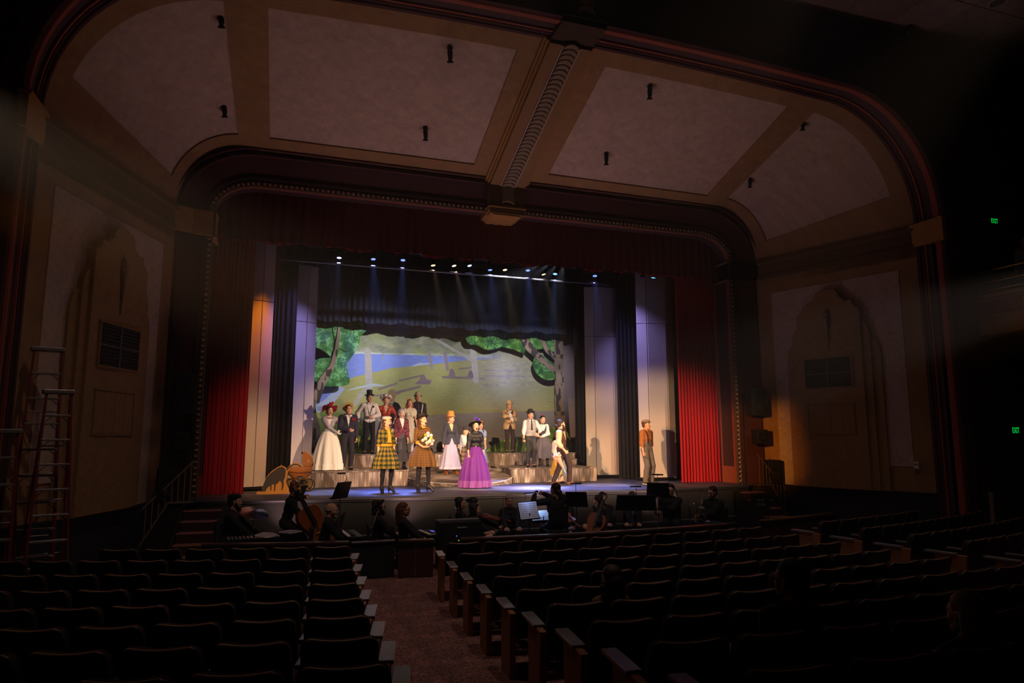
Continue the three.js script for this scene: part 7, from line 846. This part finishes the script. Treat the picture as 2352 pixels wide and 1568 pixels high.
seated({ who: 'violinist', label: 'violinist with pinned dark hair playing a red-brown violin, facing right', x: -1.5, z: 2.75, top: 0.06, H: 1.7, sex: 'f', yaw: 62, head: { yaw: 6, pitch: -10, roll: 12 }, L: [0.12, 1.13, 0.56], poleL: [0.6, -1, 0], palmL: [-0.2, 1, -0.5], curlL: 0.8, R: [-0.02, 0.96, 0.44], poleR: [-1, -0.5, 0], curlR: 0.8, wear: [...blacks, shoesB, hair(0x15100e, 'updo')] });
fiddle('violin', 'red-brown violin held up by the violinist near the amplifier', 0.36, [-1.36, -0.24, 2.86], [0.86, -0.2, 0.42], [0.1, 1, 0.25], 0x8a3414);
bow('violin bow crossing the red-brown violin near the amplifier', [-1.02, -0.56, 3.1], [-0.92, 0.1, 2.86]);
seated({ who: 'front violinist', label: 'dark-haired player seen from behind in front of the violinist', x: -1.72, z: 3.35, top: -0.08, H: 1.62, sex: 'f', yaw: 80, lean: 6, L: [0.16, 0.9, 0.4], R: [-0.16, 0.9, 0.4], wear: [...blacks, shoesB, hair(0x1a1210, 'bob')] });
seated({ who: 'white capped player', label: 'player in a pale knitted cap facing the hall, behind a small lamp', x: -0.62, z: 2.35, top: -0.0, H: 1.7, sex: 'f', yaw: -8, head: { pitch: -6 }, L: [0.1, 1.0, 0.36], R: [-0.12, 1.0, 0.36], wear: [...blacks, shoesB, hair(0x4a3a30, 'short'), (S) => S.onHead('knitted_cap', surfaceOf([ell([0, 0.075, -0.02], [0.09, 0.07, 0.1])], 0.009, 0.02, (x, y, z) => 0.06 - y - z * 0.1), cm(0xb0a8a4))] });
seated({ who: 'conductor', label: 'conductor in black seen from behind with raised arms and a short baton', x: 0.02, z: 3.3, top: 0.37, H: 1.74, sex: 'm', yaw: 176, head: { yaw: 24 }, back: 1, L: [0.34, 1.5, 0.3], poleL: [1, -0.6, -0.2], R: [0.1, 1.5, 0.42], poleR: [-1, -0.7, 0], curlR: 0.9, wear: [...blacks, shoesB, hair(0x2a1c14, 'lowbun')] });
{ const b = thing('baton', "thin white conductor's baton", 'baton', [0.02, 0.17, 2.86]); mesh('baton_stick', [rod([0, 0, 0], [-0.34, 0.1, -0.05], 0.0035, 6, 0.002)], M.white, b); mesh('baton_grip', [ball(0.014, [0.01, 0, 0], [1.4, 1, 1])], mat(0x9a7a58, 0.6), b); }
seated({ who: 'viola player', label: 'grey-templed viola player with glasses facing the hall, right of the conductor', x: 0.5, z: 2.55, top: -0.02, H: 1.7, sex: 'm', yaw: -14, head: { pitch: -6, yaw: -4 }, L: [0.1, 0.92, 0.5], poleL: [1, -0.7, 0], palmL: [-0.2, 1, -0.4], curlL: 0.8, R: [-0.14, 1.1, 0.34], curlR: 0.8, wear: [...blacks, shoesB, hair(0x2c2826, 'parted'), glasses()] });
fiddle('violin', 'orange-brown viola held by the player with glasses right of the conductor', 0.38, [0.46, -0.3, 2.66], [0.16, -0.32, 0.9], [-0.2, 1, 0.35], 0x9a4418); bow('viola bow held by the player with glasses right of the conductor', [0.36, -0.22, 2.84], [0.66, -0.5, 3.0]);
seated({ who: 'cellist', label: 'brown-haired cellist seen in profile bending over the cello', x: 1.24, z: 3.0, top: -0.1, H: 1.7, sex: 'f', yaw: -112, lean: 10, head: { pitch: -22, yaw: 10 }, L: [0.14, 1.12, 0.24], poleL: [1, 0, -0.2], curlL: 0.8, R: [-0.2, 0.8, 0.4], curlR: 0.8, wear: [...blacks, shoesB, hair(0x2c1a12, 'bob')] });
fiddle('cello', 'pale red-brown cello leaning against the cellist, neck rising to the right', 0.74, [0.72, PF + 0.14, 3.25], [0.5, 1, -0.16], [-0.6, 0.3, 0.75], 0x8a4a30);
seated({ who: 'dark haired reed player', label: 'reed player with dark hair and glasses, face lit pale, behind the cello neck', x: 1.52, z: 2.35, top: -0.06, H: 1.68, sex: 'm', yaw: -24, head: { pitch: -8 }, skin: 0xd0b0a8, L: [0.03, 1.0, 0.34], R: [0.0, 0.86, 0.36], curlL: 0.8, curlR: 0.8, wear: [...blacks, shoesB, hair(0x100c0c, 'short'), glasses()] });
seated({ who: 'tied hair reed player', label: 'woman with tied back brown hair playing a clarinet, left of the wide music stand', x: 2.14, z: 2.55, top: 0.05, H: 1.7, sex: 'f', yaw: -28, head: { pitch: -10, yaw: -6 }, L: [0.02, 1.06, 0.3], R: [0.0, 0.92, 0.36], curlL: 0.8, curlR: 0.8, wear: [...blacks, shoesB, hair(0x3a241a, 'pony')] });
{ const c = thing('clarinet', 'black clarinet played by the woman with tied back hair', 'clarinet', [2.05, -0.14, 2.72]); orient(c, [-0.28, -0.8, 0.5], [0, 0.4, 1]); mesh('tube', [rod([0, 0, 0], [0, 0.48, 0], 0.011, 10, 0.013)], M.blackGloss, c); mesh('bell', [lathe([[0.013, 0], [0.016, 0.04], [0.032, 0.08]], [0, 0.47, 0], undefined, 14)], M.blackGloss, c); for (let i = 0; i < 6; i++) mesh('key', [rbox(0.008, 0.03, 0.006, 0.002, [0.008 * (i % 2 ? 1 : -1), 0.1 + i * 0.06, 0.013])], M.chrome, c); }
seated({ who: 'flute player', label: 'man with glasses and short brown hair playing a flute near the tall music stand', x: 2.98, z: 2.75, top: 0.25, H: 1.8, sex: 'm', yaw: -36, head: { pitch: -8, yaw: 4 }, L: [-0.2, 1.28, 0.24], poleL: [1, -0.6, 0.2], R: [-0.26, 1.16, 0.2], poleR: [-0.4, -1, 0.2], curlL: 0.6, curlR: 0.6, wear: [...blacks, shoesB, hair(0x2c1a12, 'parted'), glasses()] });
{ const c = thing('flute', 'slim silver flute held at the lips of the man with glasses', 'flute', [2.84, 0.08, 2.88]); orient(c, [-1, -0.3, 0.25], [0, 0.3, 1]); mesh('tube', [rod([0, -0.04, 0], [0, 0.5, 0], 0.009, 10)], mat(0xc8b0a0, 0.35, { metalness: 0.8 }), c); mesh('lip_plate', [ball(0.014, [0, 0.0, 0.006], [0.8, 1.6, 0.4])], M.chrome, c); for (let i = 0; i < 7; i++) mesh('key', [cyl(0.006, 0.006, 0.006, [0, 0.14 + i * 0.04, 0.01], [PI / 2, 0, 0], 8)], M.chrome, c); }
seated({ who: 'horn player', label: 'horn player in black with blue jeans at the right end of the pit', x: 3.85, z: 3.1, top: 0.2, H: 1.8, w: 1.05, sex: 'm', yaw: -72, lean: 4, head: { pitch: -12 }, L: [-0.06, 1.14, 0.4], poleL: [1, -0.4, 0], R: [-0.12, 0.9, 0.3], curlL: 0.6, curlR: 0.5, wear: [(S) => top(0x0d0d10, { hem: 0.86, e: 0.018, name: 'black_shirt', cell: 0.018 })(S), trousers(0x1c2a4a), shoesB, hair(0x2a1a14, 'short'), glasses(), beard(0x2a1a12, 0.0)] });
{ const h = thing('french_horn', 'shiny silver French horn held by the player in blue jeans', 'French horn', [3.48, -0.36, 3.16], -1.25); const s = mat(0xb8b4b0, 0.22, { metalness: 1 }); const coil = []; for (let i = 0; i <= 40; i++) { const a = (i / 40) * 4.6 * PI, r = 0.14 - 0.012 * Math.floor(a / (2 * PI)); coil.push([r * Math.cos(a), r * Math.sin(a), 0.02 * (i / 40)]); } mesh('coil', [tube(coil, 0.009, 120, 8)], s, h); mesh('bell', [lathe([[0.015, 0], [0.025, 0.1], [0.05, 0.18], [0.15, 0.24], [0.155, 0.245]], [0.1, -0.12, 0.0], [0.4, 0, 2.4], 28)], s, h); mesh('lead_pipe', [tube([[0.1, 0.1, 0.02], [0.02, 0.24, 0.02], [-0.04, 0.4, -0.16], [-0.06, 0.44, -0.22]], 0.007, 24, 8)], s, h); for (let i = 0; i < 3; i++) mesh('valve', [cyl(0.018, 0.018, 0.07, [0.04 + i * 0.035, 0.05 + i * 0.01, 0.03], undefined, 12)], M.brass, h); mesh('slide', [tube([[0.05, 0.0, 0.03], [0.11, -0.04, 0.04], [0.12, -0.01, 0.04], [0.06, 0.04, 0.03]], 0.006, 16, 6)], s, h); }
// drums, keyboards, amplifier
{ const c = thing('cymbal', 'large shiny cymbal tilted on a stand at the left of the pit', 'cymbal', [-5.58, PF, 2.85]); const disc = mesh('cymbal_disc', [lathe([[0, 0.035], [0.03, 0.033], [0.05, 0.018], [0.15, 0.008], [0.26, -0.012], [0.262, -0.014]], [0, 0, 0], undefined, 48)], mat(0xa8a2a4, 0.22, { metalness: 1 }), c); disc.position.set(0, 1.04, 0); disc.rotation.set(0.3, 0, -0.18); mesh('stand_pole', [rod([0, 0.2, 0], [0, 1.08, 0], 0.012)], M.chrome, c); for (let i = 0; i < 3; i++) mesh('stand_leg', [rod([0, 0.4, 0], [0.25 * Math.cos(i * 2.09), 0.01, 0.25 * Math.sin(i * 2.09)], 0.01, 6)], M.chrome, c);
  const drum = (label, x, y, z, r, h, tilt = 0) => { const t = thing('drum', label, 'drum', [x, PF, z]); const d = mesh('drum_shell', [cyl(r, r, h, [0, 0, 0], undefined, 32)], M.blackGloss, t); d.position.set(0, y, 0); d.rotation.x = tilt; mesh('drum_head', [cyl(r * 0.97, r * 0.97, 0.006, [0, h / 2 + 0.002, 0], undefined, 32)], mat(0x8a8890, 0.5), d); mesh('hoop', [place(new THREE.TorusGeometry(r, 0.01, 8, 36), [0, h / 2, 0], [PI / 2, 0, 0])], M.chrome, d); mesh('hoop', [place(new THREE.TorusGeometry(r, 0.01, 8, 36), [0, -h / 2, 0], [PI / 2, 0, 0])], M.chrome, d); for (let i = 0; i < 6; i++) mesh('lug', [rod([r * 1.02 * Math.cos(i * 1.05), -h / 2, r * 1.02 * Math.sin(i * 1.05)], [r * 1.02 * Math.cos(i * 1.05), h / 2, r * 1.02 * Math.sin(i * 1.05)], 0.008, 6)], M.chrome, d); for (let i = 0; i < 3; i++) mesh('leg', [rod([r * 0.9 * Math.cos(i * 2.09), y - h / 2, r * 0.9 * Math.sin(i * 2.09)], [r * 1.1 * Math.cos(i * 2.09), 0, r * 1.1 * Math.sin(i * 2.09)], 0.01, 6)], M.chrome, t); return t; };
  drum('black snare drum with chrome hoops behind the left pit rail', -5.35, 0.62, 3.25, 0.18, 0.14, 0.1); drum('black tall drum with chrome legs right of the snare drum', -4.95, 0.5, 3.05, 0.2, 0.4);
  const keyb = (label, x, y, z, turn, w) => { const t = thing('keyboard', label, 'keyboard', [x, PF, z], turn); mesh('case', [rbox(w, 0.08, 0.28, 0.015, [0, y - 0.04, 0])], M.blackGloss, t); const n = Math.round(w / 0.0235); const wk = [], bk = []; for (let i = 0; i < n - 2; i++) { wk.push(box(0.021, 0.012, 0.13, [-w / 2 + 0.035 + i * 0.0235, y + 0.004, 0.06])); if (![2, 6].includes(i % 7)) bk.push(box(0.012, 0.014, 0.08, [-w / 2 + 0.047 + i * 0.0235, y + 0.012, 0.035])); } const k = mesh('white_keys', wk, M.white, t); k.userData.kind = 'stuff'; const b = mesh('black_keys', bk, M.blackGloss, t); b.userData.kind = 'stuff'; mesh('stand_leg', [rod([-w * 0.35, 0, 0.12], [w * 0.35, y - 0.08, -0.08], 0.014, 6)], M.iron, t); mesh('stand_leg', [rod([w * 0.35, 0, 0.12], [-w * 0.35, y - 0.08, -0.08], 0.014, 6)], M.iron, t); return t; };
  keyb('black keyboard under the hands of the grey-haired man', -3.92, 0.66, 3.25, -1.5, 0.9); const k2 = keyb('small black keyboard with lit blue screen beside the amplifier', -2.5, 0.62, 3.3, -1.45, 0.7); mesh('display_screen', [box(0.12, 0.004, 0.05, [-0.1, 0.622, -0.09])], mat(0x0a0a0a, 0.3, { emissive: new THREE.Color(0x3a60ff), emissiveIntensity: 1.2 }), k2);
  const mu = thing('xylophone', 'dark mallet instrument with pale bars behind the left pit rail', 'xylophone', [-5.55, PF, 3.3], 0.1); mesh('frame_rail', [rbox(0.9, 0.05, 0.04, 0.01, [0, 0.64, 0.14]), rbox(0.9, 0.05, 0.04, 0.01, [0, 0.64, -0.14])], M.black, mu); for (let i = 0; i < 14; i++) mesh('bar', [rbox(0.04, 0.014, 0.34 - i * 0.008, 0.004, [-0.4 + i * 0.061, 0.675, 0])], mat(0x6a6468, 0.4), mu); for (const a of [-0.4, 0.4]) mesh('leg', [rod([a, 0, 0], [a, 0.62, 0], 0.02)], M.iron, mu);
  const am = thing('amplifier', 'large black amplifier cabinet with a pale top edge and tiny status lights', 'amplifier', [-2.02, PF, 3.62], 0.02); mesh('cabinet', [rbox(0.8, 0.84, 0.36, 0.02, [0, 0.42, 0])], M.black, am); mesh('top_edge', [rbox(0.8, 0.03, 0.1, 0.01, [0, 0.85, -0.1])], M.grey, am); mesh('handle', [rbox(0.18, 0.03, 0.03, 0.01, [0, 0.74, 0.19])], M.grey, am); mesh('grille', [rbox(0.74, 0.7, 0.012, 0.005, [0, 0.38, 0.184])], mat(0x0f0f10, 0.95), am); for (const [x, y, c] of [[-0.1, 0.6, 0x4a90ff], [-0.06, 0.52, 0xb8e820], [0.02, 0.5, 0xb8e820]]) mesh('status_light', [ball(0.008, [x, y, 0.195])], mat(0x111111, 0.4, { emissive: new THREE.Color(c), emissiveIntensity: 1.5 }), am); }
// music stands
musicStand('black music stand with an unlit gooseneck lamp between bass and grey-haired man', -4.02, 1.95, -2.3, { h: 1.28, lamp: 1, power: 0.3, color: 0x554f4c, sheets: 1 });
musicStand('black music stand in front of the drummer, its lamp seen against the white tower', -4.8, 1.5, -1.95, { h: 1.2, lamp: 1, power: 2, sheets: 1 });
musicStand('music stand left of the gap in the pit rail, tilted towards the keyboard player', -3.55, 3.35, -1.7, { h: 0.85, lamp: 0, sheets: 1 });
musicStand('music stand with two bright blue-lit sheets left of the conductor', -0.62, 3.55, 0.35, { h: 0.92, lamp: 1, power: 5, color: 0x9ab4ff, tilt: -0.3 });
musicStand("conductor's low music stand with a bright blue-white lamp", -0.02, 2.75, 0.1, { h: 0.75, lamp: 1, power: 14, color: 0x86b4ff, tilt: -0.9 });
musicStand('music stand before the viola player with one bright sheet', 0.85, 2.45, 2.7, { h: 1.0, lamp: 1, power: 3.5, color: 0xa8bcff, sheets: 1 });
musicStand('wide black music stand before the two reed players', 1.95, 3.05, 2.75, { h: 0.95, w: 0.85, lamp: 1, power: 2.5, color: 0xd8d0ff });
musicStand('tall black music stand with a gooseneck lamp left of the flute player', 2.55, 2.95, 2.6, { h: 1.18, lamp: 1, power: 1.4, color: 0xffe0c8 });
musicStand('black music stand before the horn player, seen edge on', 3.25, 2.55, 1.2, { h: 1.1, lamp: 1, power: 1.8, color: 0xbcd0ff });
for (const [label, x, z, c] of [['clarinet standing on a peg beside the flute player', 3.12, 3.25, M.chrome], ['brass saxophone standing on a peg beside the flute player', 3.34, 3.2, M.brass]]) { const s = thing('instrument_on_stand', label, label.includes('sax') ? 'saxophone' : 'clarinet', [x, PF, z]); mesh('tube', [rod([0, 0.1, 0], [0, 0.88, 0], 0.022, 10, 0.013)], label.includes('sax') ? c : M.blackGloss, s); for (let i = 0; i < 8; i++) mesh('key', [ball(0.014, [0.012 * (i % 2 ? 1 : -1), 0.25 + i * 0.07, 0.02], [1, 0.7, 0.6], 8)], c, s); if (label.includes('sax')) mesh('neck_tube', [tube([[0, 0.87, 0], [0.01, 0.93, 0], [-0.06, 0.96, 0.02], [-0.1, 0.93, 0.03]], 0.012, 20, 8)], c, s); mesh('peg_base', [cyl(0.1, 0.12, 0.02, [0, 0.01, 0])], M.iron, s); mesh('peg', [rod([0, 0.01, 0], [0, 0.12, 0], 0.014)], M.iron, s); }
// added fill lamps on the pit floor, against the stage front, that brighten the plaster shell
for (const [i, x] of [-5.2, -2.6, 0.6, 3.6].entries()) { const t = thing('uplight', `added fill lamp in the pit against the stage front, ${ORD[i]} from the left`, 'uplight', [x, PF, 1.48 - 0.0139 * x * x]); mesh('housing', [rbox(0.18, 0.1, 0.14, 0.02, [0, 0.06, 0])], M.black, t); mesh('lamp_glass', [rbox(0.14, 0.01, 0.1, 0.003, [0, 0.113, 0])], mat(0x222222, 0.4, { emissive: new THREE.Color(0xffc8c0), emissiveIntensity: 1 }), t); const l = new THREE.SpotLight(0xffc4bc, 13, 0, R(58), 0.9, 2); l.name = 'uplight_light'; l.position.set(0, 0.13, 0); l.target.position.set(-x * 0.25, 6, 1.6); l.castShadow = true; l.shadow.radius = 3; t.add(l); t.add(l.target); }
// added fill lamps in the hall ceiling that brighten the front rows and the pit
for (const [x, w] of [[-5.2, 'left'], [-1.2, 'middle'], [2.8, 'right']]) { const t = thing('house_downlight', `added fill downlight in the hall ceiling over the front rows, ${w}`, 'downlight', [x, 10.36, 8.2]); mesh('ring', [place(new THREE.TorusGeometry(0.17, 0.03, 8, 24), [0, 0, 0], [PI / 2, 0, 0])], M.grey, t); mesh('lamp_glass', [cyl(0.15, 0.15, 0.01, [0, 0.012, 0])], mat(0x222222, 0.4, { emissive: new THREE.Color(0xffe0d0), emissiveIntensity: 0.6 }), t); const l = new THREE.SpotLight(0xffdccc, 30, 0, R(40), 1, 2); l.name = 'house_light'; l.position.set(0, -0.05, 0); l.target.position.set(0, -11, -2.6); l.castShadow = true; l.shadow.radius = 7; t.add(l); t.add(l.target); }
// ---------------------------------------------------------------- the few people watching from the seats and the balcony
const watcher = (q, x, z, h) => { const u = q.H / 1.75, y = floorY(z), seat = h - 0.887 * u; return person({ cell: 0.02, hcell: 0.0075, ccell2: 0.018, noEyes: 1, yaw: 180 + (q.turn ?? 0), at: [x, y, z], seat, ...q }); };
watcher({ label: 'woman with long dark wavy hair seen from behind among the centre seats', H: 1.6, sex: 'f', skin: 0xc08a6a, turn: 4, lean: -8, wear: [top(0x6a4a36, { hem: 0.9, name: 'brown_top' }), trousers(0x1a1a20), hair(0x2a1810, 'wave')] }, -2.37, 10.28, 1.08);
watcher({ label: 'man with short hair and glasses seen from behind among the right centre seats', H: 1.78, sex: 'm', skin: 0xb08878, turn: 6, head: { yaw: 14 }, lean: -8, wear: [top(0x101216, { hem: 0.9, e: 0.02, name: 'dark_jacket' }), trousers(0x101014), hair(0x15120f, 'short'), glasses()] }, -1.98, 12.1, 1.22);
watcher({ label: 'person with long fair hair barely visible in the dark right seats', H: 1.62, sex: 'f', skin: 0xa87858, turn: 0, lean: -8, wear: [top(0x15151a, { hem: 0.9, name: 'dark_top' }), trousers(0x101014), hair(0x6a4a34, 'long')] }, -1.6, 13.05, 1.05);
person({ label: 'person in a pale shirt standing in the dark balcony at the right edge', at: [10.55, 4.1, 5.7], yaw: -70, H: 1.66, sex: 'm', skin: 0xa88878, cell: 0.022, hcell: 0.009, ccell2: 0.02, noEyes: 1, wear: [top(0x8a8c98, { hem: 0.9, name: 'pale_shirt' }), trousers(0x101014), shoesB, hair(0x201814, 'short')] });

renderer.render(scene, camera);
